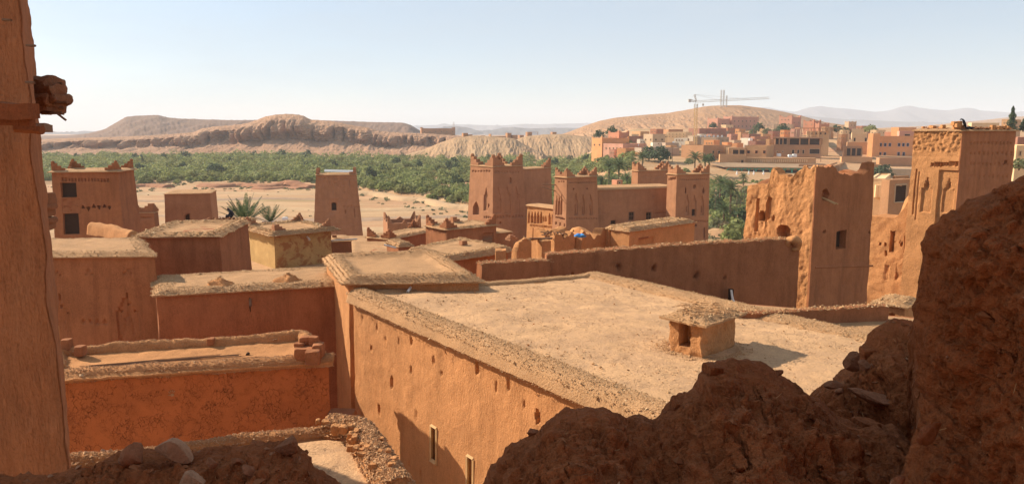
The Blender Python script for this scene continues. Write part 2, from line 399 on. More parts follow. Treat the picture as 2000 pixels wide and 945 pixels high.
    def finish_windows(s, parent):
        for (i, u0, u1, v0, v1, d, fmat, name, frame, bars, wmat) in s.wins:
            a = s.at(i, u0, v0, -d * .8); b = s.at(i, u1, v0, -d * .8); c = s.at(i, u1, v1, -d * .8); e = s.at(i, u0, v1, -d * .8)
            n = np.array([*s.nrm[i], 0]); cen = (a + b + c + e) / 4; g = 1.12
            quad = [cen + (p - cen) * g for p in (a, b, c, e)]
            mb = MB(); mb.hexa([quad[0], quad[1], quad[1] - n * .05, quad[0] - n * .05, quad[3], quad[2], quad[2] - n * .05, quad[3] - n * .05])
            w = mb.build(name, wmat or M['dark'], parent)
            if frame:
                fb = MB(); W = np.linalg.norm(b - a); t = min(.09, W * .12)
                for p, q in ((a, b), (b, c), (c, e), (e, a)): fb.bar(p + n * .03, q + n * .03, t * .7, 4)
                if bars:
                    fb.bar((a + b) / 2 + n * .02, (c + e) / 2 + n * .02, t * .35, 4); fb.bar((a + e) / 2 + n * .02, (b + c) / 2 + n * .02, t * .35, 4)
                fb.build('frame', fmat or M['wood'], w)

def quad(xl, xc, xr, ytop, d, g, L=None, Rr=None):
    """top footprint from its photographed corner columns: nearest corner at distance d, left wall turned back by g degrees"""
    C = ptd(xc, ytop, d); z = C[2]; g = R(g); aL = np.array([-math.cos(g), math.sin(g)]); aR = np.array([math.sin(g), math.cos(g)])
    lL = L if L is not None else hit(C, aL, xl, z); lR = Rr if Rr is not None else hit(C, aR, xr, z)
    if not (0 < lL < 120): print('bad left', xl, xc, xr, lL); lL = 4
    if not (0 < lR < 120): print('bad right', xl, xc, xr, lR); lR = 4
    c = C[:2]; return [c + aL * lL, c, c + aR * lR, c + aL * lL + aR * lR], z, aL, aR

def roof_slab(q, z, over, th, parent, mat=None, res=.3, amp=.06, name='roof', dish=.0, seed=0, peb=0, psize=.03, freq=1.4):
    """thick uneven earth roof with an overhanging lip"""
    q = [np.array(p, float) for p in q]; nrm = []
    for i in range(4):
        d = q[(i + 1) % 4] - q[i]; d /= np.linalg.norm(d); nrm.append(np.array([d[1], -d[0]]))
    o = [q[i] + (nrm[i - 1] + nrm[i]) * over for i in range(4)]
    nu = max(2, int(max(np.linalg.norm(o[1] - o[0]), np.linalg.norm(o[3] - o[2])) / res)) + 1
    nv = max(2, int(max(np.linalg.norm(o[2] - o[1]), np.linalg.norm(o[0] - o[3])) / res)) + 1
    nu = min(nu, 160); nv = min(nv, 160)
    U, V = np.meshgrid(np.linspace(0, 1, nu), np.linspace(0, 1, nv)); u = U.ravel()[:, None]; v = V.ravel()[:, None]
    # o[1]-o[0] is u, o[2]-o[1] is v
    xy = (o[0] * (1 - u) + o[1] * u) * (1 - v) + (o[3] * (1 - u) + o[2] * u) * v
    ed = np.minimum(np.minimum(u, 1 - u) * np.linalg.norm(o[1] - o[0]), np.minimum(v, 1 - v) * np.linalg.norm(o[2] - o[1]))[:, 0]
    zz = z + th * sstep(-.02, .35, ed) - dish * sstep(.45, 1.1, ed)
    top = np.column_stack([xy, zz]); n_ = vfbm(top * freq + seed, 4); top = top + n_ * amp * np.array([.8, .8, .8])
    top += (n_[:, :1] * amp * (ed < .01)[:, None]) * np.array([1, 1, 0])
    bot = np.column_stack([top[:, :2], np.full(len(top), z - .05)])
    f = gridf(nu, nv); nt_ = len(top); f2 = f[:, ::-1] + nt_
    per = [i for i in range(nu)] + [j * nu + nu - 1 for j in range(1, nv)] + [(nv - 1) * nu + i for i in range(nu - 2, -1, -1)] + [j * nu for j in range(nv - 2, 0, -1)]
    per = np.array(per); nx = np.roll(per, -1); side = np.stack([per, per + nt_, nx + nt_, nx], -1)
    ob = link(name, mesh_np(np.vstack([top, bot]), [f, f2, side], name), mat or M['roof'], parent, True, 50)
    if peb:
        g = np.random.default_rng(seed + 5); k = g.integers(0, nt_, peb * 3); keep = ed[k] < .75; k = k[keep][:peb]
        pts = top[k] + g.uniform(-res * .6, res * .6, (len(k), 3)) * np.array([1, 1, 0.05]); pebbles('gravel', pts, psize, M['gravel'], ob if parent is not None else None, seed=seed + 1)
    return ob
def merlon(p, a, b, s, z, parent, mat=None, steps=3, knob=True, wa=1.0, name='merlon', single=False, jit=.012):
    """stepped corner horn: two stair-like wings along a and b rising to the corner"""
    mb = MB(); t = s * .24; jit = min(jit, s * .03)
    for w, o in ((a, b), (b, a)) if not single else ((a, b),):
        for k in range(steps):
            l = s * (1.15 - k * 1.0 / steps) * wa; mb.obox(np.array(p[:2]) - np.array(o) * 0, w, l, o, t * (1 if w is a else 1.02), z + s * k / (steps) * .68 - .03, z + s * (k + 1) / steps * .68, .97, jit)
    if knob:
        c = np.array(p[:2]) + (np.array(a) + np.array(b)) * t * .5; n = 8
        for (r0, r1, h0, h1) in ((.14, .17, .64, .75), (.17, .15, .75, .85), (.15, .07, .85, .93)): mb.bar((*c, z + s * h0), (*c, z + s * h1), s * r0, n, s * r1)
    return mb.build(name, mat or M['plaster'], parent)
def pipe(p, d, L, r, parent, mat=None, name='drain_pipe'):
    mb = MB(); p = np.array(p, float); d = np.array(d, float); d /= np.linalg.norm(d); q = p + d * L
    mb.bar(p, q, r, 10, cap=False); mb.bar(q, p, r * .8, 10, cap=False); u = np.cross(d, (0, 0, 1)); u /= np.linalg.norm(u); w = np.cross(d, u)
    t = np.arange(10) * math.pi / 5; ring = np.outer(np.cos(t), u) + np.outer(np.sin(t), w)
    mb.add(np.vstack([q + ring * r, q + ring * r * .8]), [[i, (i + 1) % 10, 10 + (i + 1) % 10, 10 + i] for i in range(10)])
    o = mb.build(name, mat or M['pipe'], parent); return o
def berm(name, pts, w, h, parent, mat=None, res=.12, amp=.05, peb=0, psize=.03, seed=0, kind=None, asym=0.0, drop=.25, pm='gravel'):
    """rounded earth kerb along a path"""
    pts = [np.array(p, float) for p in pts]; seg = [np.linalg.norm((b - a)[:2]) for a, b in zip(pts, pts[1:])]; tot = sum(seg); n = max(3, int(tot / res)) + 1
    cum = np.concatenate([[0], np.cumsum(seg)]); S = np.linspace(0, tot, n); P = np.stack([np.interp(S, cum, [p[i] for p in pts]) for i in range(3)], 1)
    T = np.gradient(P[:, :2], axis=0); T /= np.linalg.norm(T, axis=1)[:, None]; Nn = np.stack([T[:, 1], -T[:, 0]], 1)
    m = max(7, int(w / res) + 3); c = np.linspace(-1, 1, m); hgt = h * np.clip(1 - np.abs(c) ** 2.6, 0, 1)
    V = P[:, None, :] + np.concatenate([Nn[:, None, :] * (c * w / 2)[None, :, None], np.zeros((n, m, 1))], -1)
    V[:, :, 2] += hgt[None]; V[:, 0, 2] -= drop; V[:, -1, 2] -= drop
    V = V.reshape(-1, 3); nz = vfbm(V * 1.6 + seed, 4); V = V + nz * amp * np.array([.7, .7, 1.0])
    n0 = len(V); a = P[0].copy(); e = P[-1].copy(); a[2] -= drop * .5; e[2] -= drop * .5; Vx = np.vstack([V, a, e])
    f3 = np.array([[n0, i, i + 1] for i in range(m - 1)] + [[n0 + 1, (n - 1) * m + i + 1, (n - 1) * m + i] for i in range(m - 1)])
    o = link(name, mesh_np(Vx, [gridf(m, n)[:, ::-1], f3], name), mat or M['roof'], parent, True)
    if peb:
        g = np.random.default_rng(seed + 9); k = g.integers(0, n0, peb); pp = V[k] + np.column_stack([g.uniform(-res, res, (peb, 2)), g.uniform(-.005, .01, peb)])
        pebbles('gravel', pp, psize, M[pm], o if parent is not None else parent, seed=seed + 2)
    return o
def house(name, label, cat, xl, xc, xr, ytop, ybase, d, g=65, mat='plaster', roof=True, L=None, Rr=None, batter=.03, res=.3, amp=.04, over=.15, th=.2, mer=None, wins=(), rows=(), group=None, dish=.1, z0=None, roofmat=None, ramp_=.05, wmat=None, lmats=None, thick=0, top=None, deck=.0, peb=0, psize=.04, rres=None, winframe=True, wallname='wall', freq=.8, knob=True):
    q, z1, aL, aR = quad(xl, xc, xr, ytop, d, g, L, Rr); zb = zat(ybase, d) if z0 is None else z0
    zb = min(zb, gz(*q[1]) - .6, gz(*q[0]) - .6)
    t = thing(name, label, cat, (*q[1], zb), group); b = Blk(q, zb, z1, batter)
    for w in wins:
        i, x0, y0, x1, y1 = w[:5]; kw = w[5] if len(w) > 5 else {}
        b.window(i, x0, y0, x1, y1, t, **{**dict(frame=winframe), **kw})
    for w in rows:
        if w[0] == 'row': b.row(*w[1:])
        else: b.rect(*w[1:])
    b.build(wallname, M[mat], t, res, amp, freq, top, thick, deck); b.finish_windows(t)
    if roof: b.roof = roof_slab(q, z1, over, th, t, roofmat and M[roofmat], rres or max(res, .25), ramp_, dish=dish, seed=int(abs(xc)), peb=peb, psize=psize)
    if mer:
        s, which = mer[0], mer[1]; zz = z1 + th * .75
        dirs = {0: (aL * -1, aR), 1: (aL, aR), 2: (aR * -1, aL), 3: (aR * -1, aL * -1)}
        for i in which:
            a, bb = dirs[i]; merlon(q[i], a, bb, s, zz, t, M[mer[2]] if len(mer) > 2 else M[mat], knob=knob)
    t_ = t; b.t = t; b.aL, b.aR = aL, aR; return b
def lump(name, c, s, mat, parent, amp=.04, seed=0, nb=10):
    """rounded mud block"""
    n = nb; V = []; F_ = []
    cube = []
    idx = {}
    def vid(i, j, k):
        if (i, j, k) not in idx: idx[(i, j, k)] = len(V); V.append((i / n - .5, j / n - .5, k / n - .5))
        return idx[(i, j, k)]
    for a in range(n):
        for b_ in range(n):
            F_ += [[vid(a, b_, 0), vid(a, b_ + 1, 0), vid(a + 1, b_ + 1, 0), vid(a + 1, b_, 0)], [vid(a, b_, n), vid(a + 1, b_, n), vid(a + 1, b_ + 1, n), vid(a, b_ + 1, n)],
                   [vid(a, 0, b_), vid(a + 1, 0, b_), vid(a + 1, 0, b_ + 1), vid(a, 0, b_ + 1)], [vid(a, n, b_), vid(a, n, b_ + 1), vid(a + 1, n, b_ + 1), vid(a + 1, n, b_)],
                   [vid(0, a, b_), vid(0, a, b_ + 1), vid(0, a + 1, b_ + 1), vid(0, a + 1, b_)], [vid(n, a, b_), vid(n, a + 1, b_), vid(n, a + 1, b_ + 1), vid(n, a, b_ + 1)]]
    P_ = np.array(V) * 2; r = np.linalg.norm(P_, axis=1); r4 = (np.abs(P_) ** 6).sum(1) ** (1 / 6); P_ = P_ / (r4[:, None] ** .0) ; P_ = P_ * (1 - .12 * (r / 1.732)[:, None] ** 6); P_ = P_ * .5 * np.array(s) + np.array(c); P_ += vfbm(P_ * (1.2 / max(s)) + seed, 4) * amp
    return link(name, mesh_np(P_, np.array(F_)), mat, parent, True, 60)
# ------------------------------------------------------------------ terrain
EDGE_PX = [-600, 90, 600, 710, 915, 1150, 1400, 2600]; EDGE_D = [345, 340, 330, 298, 240, 205, 178, 160]
def ground_z(x, y):
    x = np.asarray(x, float); y = np.asarray(y, float); px = 1000 + F * x / np.maximum(y, 5)
    z = np.interp(y, [-60, 0, 25, 40, 70, 100, 130, 155, 168], [19, 15, 11, 9.5, 7.5, 5.5, 3, .6, 0])
    de = np.interp(px, EDGE_PX, EDGE_D)
    z = z + 1.5 * sstep(0, 5, y - de + 6 * np.sin(x * .045) + 3 * np.sin(x * .13 + 1)) * sstep(150, 170, y)
    town = sstep(1120, 1240, px)
    z = z + town * np.interp(y, [0, 185, 230, 300, 330, 400, 450, 600, 900, 1200, 9000], [0, 0, 2, 6, 9.5, 14, 17.5, 25, 25, 12, 5])
    z = z + (1 - town) * np.interp(y, [0, 600, 900, 9000], [0, 0, 4, 6])
    return z
ys = np.concatenate([np.linspace(-60, 140, 60), np.linspace(142, 460, 190), np.geomspace(464, 9500, 110)]); ks = np.linspace(-1.5, 1.5, 420)
Kg, Yg = np.meshgrid(ks, ys); Xg = Kg * (Yg + 90); Zg = ground_z(Xg.ravel(), Yg.ravel())
P = np.column_stack([Xg.ravel(), Yg.ravel(), Zg]); P[:, 2] += fbm(P / np.array([14, 7, 1.]), 4) * np.where((Yg.ravel() < 600), .38, .1) + fbm(P / 70, 3) * np.clip((Yg.ravel() - 120) / 900, 0, 1) * 1.2
def ground_mat():
    m, nt, b = newmat('ground_earth'); n = N(nt); p = n.pos(); ps = n.pos((.25, 1, 1))
    a = n.noise(p, .02, 5, .6); st = n.noise(ps, .12, 6, .65, .5); fine = n.noise(p, 1.2, 4, .7); v = n.noise(ps, .05, 5, .6, .8)
    c = n.mix(n.ramp(st, .35, .65), (.36, .205, .10), (.50, .33, .18)); c = n.mix(n.ramp(a, .45, .65, 0, .6), c, (.50, .26, .14))
    c = n.mix(n.ramp(fine, .4, .75, 0, .5), c, (.30, .18, .10)); c = n.mix(n.ramp(v, .58, .66, 0, .55), c, (.24, .20, .09))
    nt.links.new(c, b.inputs['Base Color']); nt.links.new(n.bump(n.math('ADD', st, n.math('MULTIPLY', fine, .5)), .7, .5), b.inputs['Normal']); return m
M['ground'] = ground_mat()
o = link('ground', mesh_np(P, gridf(len(ks), len(ys)), 'ground'), M['ground'], None, True); tag(o, kind='structure')
# pale gravel bars and sandy channels lying along the dry river
def bar_sheet(y0, y1, px0, px1, name, seed, mat, lift=.12):
    pts = []; nu, nv = 160, 14
    for j in range(nv):
        for i in range(nu):
            u = i / (nu - 1); v = j / (nv - 1); px = px0 + (px1 - px0) * u; w = math.sin(math.pi * u) ** .5
            ym = (y0 + y1) / 2 + 5 * math.sin(u * 7 + seed) ; y = ym + (v - .5) * (y1 - y0) * w; pts.append(((px - 1000) / F * y * .99, y))
    pts = np.array(pts); z = ground_z(pts[:, 0], pts[:, 1]); vv = np.tile(np.linspace(0, 1, nv)[:, None], (1, nu)).ravel()
    Q = np.column_stack([pts, z]); Q[:, 2] += fbm(np.column_stack([pts, z]) / np.array([14, 7, 1.]), 4) * .38 - .3 + (lift + .55) * np.sin(math.pi * vv) ** .6 + fbm(Q / 3 + seed, 3) * .15
    o = link(name, mesh_np(Q, gridf(nu, nv), name), mat, None, True); tag(o, kind='structure')
M['sand'] = mud('river_sand', (.62, .41, .23), scale=.12, bump=.7, grain=1.2, light=1.08, dark=.85)
M['redsoil'] = mud('red_bank_soil', (.46, .22, .12), scale=.2, bump=.8)
M['gravelbar'] = mud('river_gravel', (.50, .33, .21), scale=.3, bump=1.0, grain=2, dark=.7)
bar_sheet(205, 216, 200, 1000, 'gravel_bar', 1, M['gravelbar']); bar_sheet(232, 242, 420, 1100, 'sand_bar', 2, M['sand']); bar_sheet(262, 270, 150, 700, 'gravel_bar', 3, M['gravelbar'])
bar_sheet(286, 298, 100, 640, 'sand_bar', 4, M['sand']); bar_sheet(176, 186, 300, 1200, 'sand_bar', 5, M['sand'])

def strata_mat(name, base, band=.5, scale=1.0, rough_=1.0, cap=None):
    base = mul(base, .8)
    m, nt, b = newmat(name); n = N(nt); p = n.pos(); pz = n.pos((.012, .012, 1)); w = n.noise(p, .03, 4, .6)
    l1 = n.noise(pz, .55, 4, .75); l2 = n.noise(pz, 2.1, 2, .6); f = n.noise(p, .25 * scale, 6, .7)
    c = n.mix(n.ramp(l1, .38, .62, 0, band), base, mul(base, 1.35)); c = n.mix(n.ramp(l2, .5, .65, 0, band * .8), c, mul(base, .62))
    c = n.mix(n.ramp(w, .35, .65, 0, .5), c, (base[0] * .95, base[1] * .8, base[2] * .7)); c = n.mix(n.ramp(f, .4, .75, 0, .45), c, mul(base, .6))
    c = n.mix(n.ramp(n.noise(p, .8, 3, .7), .62, .7, 0, .5), c, (.10, .10, .05))
    nt.links.new(c, b.inputs['Base Color']); nt.links.new(n.bump(f, .8 * rough_, 2.0), b.inputs['Normal']); return m
M['cliff'] = strata_mat('cliff_rock', (.48, .28, .165), .85, 1.6); M['mesa'] = strata_mat('mesa_rock', (.25, .155, .105), .25, .3)
M['badland'] = strata_mat('badland_clay', (.50, .325, .18), .3, .6); M['hill'] = strata_mat('hill_earth', (.48, .28, .15), .2, .5); M['mount'] = strata_mat('far_mountain', (.17, .165, .17), .2, .02, .3)
M['plain'] = strata_mat('plain_earth', (.46, .30, .18), .1, .2)

def hillmesh(name, crest, d0, d1, prof, mat, zb=1.0, step=1.3, gully=(3.0, 9, .0), butt=(0, 30), seed=0, zamp=.5, back=1.0, dpx=None, fine=0.0):
    """crest: [(px,py)] skyline at distance d1, foot at distance d0; prof rows (r, zf): r 0 foot .. 1 crest, zf height fraction"""
    xs = np.array([c[0] for c in crest], float); yy = np.array([c[1] for c in crest], float); px = np.arange(xs[0], xs[-1] + .1, step)
    py = np.interp(px, xs, yy); ker = np.ones(5) / 5; pyp = np.pad(py, 2, 'edge'); py = np.convolve(pyp, ker, 'valid')
    k = (px - 1000) / F; ang = PITCH - np.arctan((472.5 - py) / F); zc = EYE - d1 * np.tan(ang)
    prof = np.array(prof); n = len(prof); W = d1 - d0; d0s = np.full(len(px), d0) if dpx is None else np.interp(px, [a for a, _ in dpx], [b for _, b in dpx])
    Rr_ = prof[:, 0][:, None]; Zf = prof[:, 1][:, None]
    D = d0s[None] + (d1 - d0s)[None] * Rr_; Z = zb + (zc - zb)[None] * Zf; X = k[None] * D
    Q = np.stack([X, D, Z], -1).reshape(-1, 3); front = (prof[:, 0] < .999)[:, None] * np.ones((1, len(px))); steep = np.exp(-((prof[:, 1][:, None] - .6) / .22) ** 2) * front
    xq = X.ravel() + 0 * Q[:, 0]
    g = fbm(np.column_stack([xq / gully[1] + Z.ravel() / (gully[1] * 4) + seed, D.ravel() / (gully[1] * 7), Z.ravel() / (gully[1] * 9)]), 4, .55, True)
    taper = (np.clip((1 - Zf) * 4, 0, 1) * np.clip(Zf * 6, .0, 1) * np.ones((1, len(px)))).ravel() * front.ravel()
    Q[:, 2] += (g - .3) * gully[0] * taper
    if butt[0]:
        bn = fbm(np.column_stack([xq / butt[1] + seed * 3, Z.ravel() / 90, D.ravel() / 200]), 4, .55, True); bn = np.sign(bn) * np.abs(bn) ** .7; Q[:, 1] -= bn * butt[0] * steep.ravel() * 1.0 
        cv = 1 - np.abs(perlin(np.column_stack([xq / 11 + seed, Z.ravel() / 70, Z.ravel() * 0 + 3]))) * 1.3; Q[:, 1] += sstep(.72, .98, cv) * 9 * steep.ravel(); cv2 = 1 - np.abs(perlin(np.column_stack([xq / 27 + seed + 9, Z.ravel() / 120, Z.ravel() * 0 + 8]))) * 1.3; Q[:, 1] += sstep(.8, .99, cv2) * 16 * steep.ravel()
        lay = np.floor(Z.ravel() / 2.6 + fbm(Q / 60, 2) * .8); Q[:, 1] += (np.sin(lay * 12.9898) * 3.2) * steep.ravel()
        Q[:, 1] -= (fbm(Q / np.array([7, 12, 4]), 3) * 3.0 + fbm(Q / np.array([2.5, 4, 1.3]), 3, .6) * 2.6) * np.clip(steep.ravel() * 1.5, 0, 1); Q[:, 2] += fbm(Q / np.array([4, 5, 4.]), 3) * 1.3 * front.ravel() * np.clip(Zf * 3 * np.ones((1, len(px))), 0, 1).ravel()
    Q[:, 2] += fbm(Q / 6 + seed, 3) * zamp * (.3 + .7 * front.ravel())
    if fine: Q[:, 2] += fbm(np.column_stack([xq / 3.2, D.ravel() / 30, Z.ravel() * 0]), 3, .5, True) * fine * taper
    if name == 'hill':
        zz = (Zf * np.ones((1, len(px)))).ravel(); mk = sstep(.75, .35, zz) * sstep(1460, 1330, 1000 + F * X.ravel() / D.ravel()) * front.ravel(); gg_ = fbm(np.column_stack([xq / 13 + Z.ravel() / 40, D.ravel() / 120, Z.ravel() / 90]), 3, .5, True); Q[:, 2] += (gg_ - .4) * 6.5 * mk * np.clip(zz * 8, 0, 1)
    o = link(name, mesh_np(Q, gridf(len(px), n), name), mat, None, True, 60); tag(o, kind='structure'); return o
def prof_cliff(cl=(.60, .36), ct=(.66, .82)):
    a = [(r * cl[0], cl[1] * (r ** 1.35)) for r in np.linspace(0, 1, 30)]; b = [(cl[0] + (ct[0] - cl[0]) * t, cl[1] + (ct[1] - cl[1]) * t) for t in np.linspace(.04, 1, 34)]
    c = [(ct[0] + (1 - ct[0]) * t, ct[1] + (1 - ct[1]) * (1 - (1 - t) ** 1.6)) for t in np.linspace(.05, 1, 14)]; d = [(1.25, 1.0), (1.8, .97), (2.6, .6), (3.4, -.1)]
    return [(-.05, -.25)] + a + b + c + d
def prof_slope(p=1.2, n=40): return [(-.05, -.25)] + [(t, t ** p) for t in np.linspace(0, 1, n)] + [(1.15, .97), (1.6, .5), (2.2, -.1)]
def prof_mesa(): return [(-.05, -.3)] + [(t * .8, t * .9 * t ** .3) for t in np.linspace(0, 1, 24)] + [(.86, .97), (.93, .99), (1, 1), (1.6, 1), (2.5, .9), (3.5, -.2)]
# far ranges
hillmesh('far_mountains', [(1420, 232), (1460, 216), (1485, 209), (1520, 216), (1545, 219), (1563, 212), (1590, 207), (1620, 211), (1650, 213), (1700, 219), (1728, 216), (1742, 210), (1762, 206), (1785, 211), (1810, 214), (1840, 216), (1868, 211), (1885, 211), (1900, 216), (1960, 220), (2000, 216), (2060, 213), (2300, 225), (2600, 240)], 6200, 7200, prof_slope(1.3, 24), M['mount'], 4, 3, (60, 300), zamp=6, seed=3)
hillmesh('far_ridge', [(1380, 240), (1440, 214), (1500, 219), (1560, 226), (1640, 233), (1760, 238), (1900, 240), (2200, 240)], 4200, 5000, prof_slope(1.3, 20), M['mount'], 4, 4, (40, 200), zamp=5, seed=5)
hillmesh('far_mountains', [(700, 256), (760, 248), (830, 245), (900, 243), (960, 245), (990, 245), (1020, 242), (1060, 243), (1090, 242), (1180, 240), (1400, 244), (1480, 258)], 6500, 7500, prof_slope(1.3, 20), M['mount'], 4, 4, (50, 300), zamp=5, seed=8)
hillmesh('far_ridge', [(790, 262), (840, 252), (885, 246), (915, 249), (940, 258), (955, 256), (985, 249), (1010, 249), (1030, 251), (1100, 250), (1200, 250), (1300, 256)], 3000, 3600, prof_slope(1.3, 20), M['mount'], 4, 3, (20, 120), zamp=3, seed=9)
hillmesh('far_ridge', [(-900, 258), (-300, 256), (40, 261), (100, 260), (160, 259), (230, 256), (300, 258), (420, 262)], 3600, 4300, prof_slope(1.3, 20), M['mount'], 4, 5, (20, 150), zamp=3, seed=10)
# tan plain rising behind the town on the right
hillmesh('plain_slope', [(1640, 256), (1720, 250), (1800, 246), (1850, 240), (1900, 236), (1950, 230), (2000, 226), (2100, 218), (2400, 212), (2700, 220)], 900, 1900, prof_slope(1.2, 30), M['plain'], 20, 3, (6, 60), zamp=1.5, seed=12)
# mesa, cliffs, badlands, hill
hillmesh('mesa', [(-500, 262), (60, 270), (140, 268), (180, 262), (215, 252), (240, 238), (258, 228), (290, 226), (320, 225), (338, 230), (360, 232), (450, 235), (600, 234), (680, 237), (740, 239), (792, 240), (806, 245), (820, 254), (838, 263), (870, 268)], 900, 1350, prof_mesa(), M['mesa'], 3, 1.8, (7, 40), zamp=1.2, seed=20)
hillmesh('cliffs', [(-700, 272), (-200, 268), (40, 274), (90, 274), (150, 271), (250, 268), (300, 265), (350, 262), (385, 259), (400, 252), (430, 247), (460, 245), (478, 243), (500, 238), (520, 230), (545, 224), (575, 223), (598, 226), (612, 234), (640, 236), (670, 240), (690, 245), (720, 249), (740, 255), (765, 259), (800, 260), (850, 262), (890, 265), (930, 270), (1000, 280)], 650, 790, prof_cliff(), M['cliff'], 1.5, .9, (2.6, 16), (26, 58), 21, .6, fine=.7)
hillmesh('clay_mounds', [(760, 312), (800, 301), (830, 292), (860, 279), (890, 269), (925, 265), (950, 266), (985, 268), (1005, 271), (1022, 281), (1040, 291), (1060, 300)], 560, 640, prof_slope(.9, 46), M['badland'], 1.5, .9, (1.8, 14), seed=23, zamp=.3, fine=.8)
hillmesh('clay_mounds', [(960, 300), (985, 285), (1005, 272), (1030, 266), (1060, 263), (1090, 262), (1110, 263), (1135, 266), (1160, 268), (1230, 275), (1330, 290)], 640, 720, prof_slope(.9, 40), M['badland'], 1.5, .9, (2.0, 17), seed=29, zamp=.3, fine=.8)
hillmesh('hill', [(1040, 272), (1090, 264), (1110, 258), (1140, 246), (1170, 236), (1200, 230), (1250, 225), (1300, 221), (1340, 214), (1370, 208), (1400, 206), (1440, 206), (1480, 211), (1520, 218), (1560, 227), (1600, 238), (1660, 248), (1740, 255), (1900, 262)], 720, 1000, prof_slope(.85, 60), M['hill'], 6, 1.1, (1.4, 30), seed=31, zamp=.8, fine=1.2)

# ------------------------------------------------------------------ vegetation
def leafmat(name, a, b_, trans=.0):
    m, nt, b = newmat(name); n = N(nt); g = n.new("ShaderNodeNewGeometry"); p = n.pos(); big = n.noise(p, .12, 3, .6)
    c = n.mix(g.outputs['Random Per Island'], a, b_); c = n.mix(n.ramp(big, .42, .6, 0, .65), c, (a[0] * 1.15, a[1] * .85, a[2] * 1.1)); c = n.mix(n.ramp(n.noise(p, .35, 2, .5), .35, .62, .55, 0), c, mul(a, .6)); nt.links.new(c, b.inputs['Base Color']); b.inputs['Roughness'].default_value = .7
    tr = n.new('ShaderNodeBsdfTranslucent'); nt.links.new(c, tr.inputs[0]); ms = n.new('ShaderNodeMixShader'); ms.inputs[0].default_value = .40; out = [x for x in nt.nodes if x.type == 'OUTPUT_MATERIAL'][0]; nt.links.new(b.outputs[0], ms.inputs[1]); nt.links.new(tr.outputs[0], ms.inputs[2]); nt.links.new(ms.outputs[0], out.inputs[0])
    return m
M['tama'] = leafmat('tamarisk_leaf', (.20, .24, .075), (.36, .39, .145)); M['dkleaf'] = leafmat('dark_leaf', (.07, .11, .05), (.12, .165, .07)); M['dry'] = leafmat('dry_scrub', (.20, .17, .09), (.30, .25, .14))
M['palm'] = leafmat('palm_leaf', (.09, .14, .055), (.17, .21, .09)); M['olive'] = leafmat('olive_leaf', (.15, .17, .08), (.25, .26, .13)); M['trunk'] = plain('tree_bark', (.16, .10, .065), .95, .3, 6, .6); M['agave'] = leafmat('young_palm_leaf', (.07, .11, .05), (.13, .17, .08))
def foliage(cs, rs, hs, nq, size, seed=0, lump=.35, jit=.45):
    """leaf clump quads over many crowns; cs (n,3) bases, rs radius, hs height"""
    g = np.random.default_rng(seed); n = len(cs); d = g.normal(size=(n, nq, 3)); d /= np.linalg.norm(d, axis=2)[:, :, None]; d[:, :, 2] = np.abs(d[:, :, 2]) * .95 - .12
    rad = g.uniform(.55, 1.0, (n, nq)) ** .6; lp = perlin((d * 2.1 + np.arange(n)[:, None, None] * 5.3).reshape(-1, 3)).reshape(n, nq); rad = rad * (1 + lump * lp)
    c = np.empty((n, nq, 3)); c[:, :, 0] = d[:, :, 0] * rad * rs[:, None]; c[:, :, 1] = d[:, :, 1] * rad * rs[:, None]; c[:, :, 2] = (d[:, :, 2] * rad * .85 + .15) * hs[:, None]
    nrm = d + g.normal(size=d.shape) * jit; nrm /= np.linalg.norm(nrm, axis=2)[:, :, None]; t = np.cross(nrm, g.normal(size=d.shape)); t /= np.linalg.norm(t, axis=2)[:, :, None]; bt = np.cross(nrm, t)
    s = (size * g.uniform(.6, 1.35, (n, nq)))[:, :, None] * (rs / rs.mean())[:, None, None] ** .5
    c = c + cs[:, None, :]; q = np.stack([c - t * s, c - bt * s * .6, c + t * s, c + bt * s * .7], 2).reshape(-1, 3)
    f = np.arange(len(q)).reshape(-1, 4); return q, f
# riverside thicket: one continuous mass
g = np.random.default_rng(11); pts = []
FAR_PX = [-300, 90, 350, 600, 900, 1100, 1330]; FAR_D = [640, 640, 640, 650, 560, 560, 330]
NEAR_PX = EDGE_PX
while len(pts) < 4300:
    px = g.uniform(-120, 1235); de = np.interp(px, EDGE_PX, EDGE_D) + 16; df = np.interp(px, FAR_PX, FAR_D); u = g.uniform(); d = 1 / ((1 - u) / de + u / df) if g.uniform() < .75 else de + (df - de) * u
    pts.append(((px - 1000) / F * d, d))
pts = np.array(pts); dn = fbm(np.column_stack([pts / 45, pts[:, :1] * 0]), 3); pts = pts[dn > -.24]; z = ground_z(pts[:, 0], pts[:, 1]) - .2; n = len(pts)
rs = g.uniform(1.3, 4.6, n) * (1 + .5 * fbm(np.column_stack([pts / 30, pts[:, :1] * 0 + 9]), 2)); rs *= np.clip(pts[:, 1] / 380, .8, 1.4); hs = rs * g.uniform(.7, 1.4, n)
q, f = foliage(np.column_stack([pts, z]), rs, hs, 105, .60, 3, jit=.32); o = link('tamarisk_thicket', mesh_np(q, f, 'tamarisk_thicket'), M['tama']); tag(o, kind='stuff')
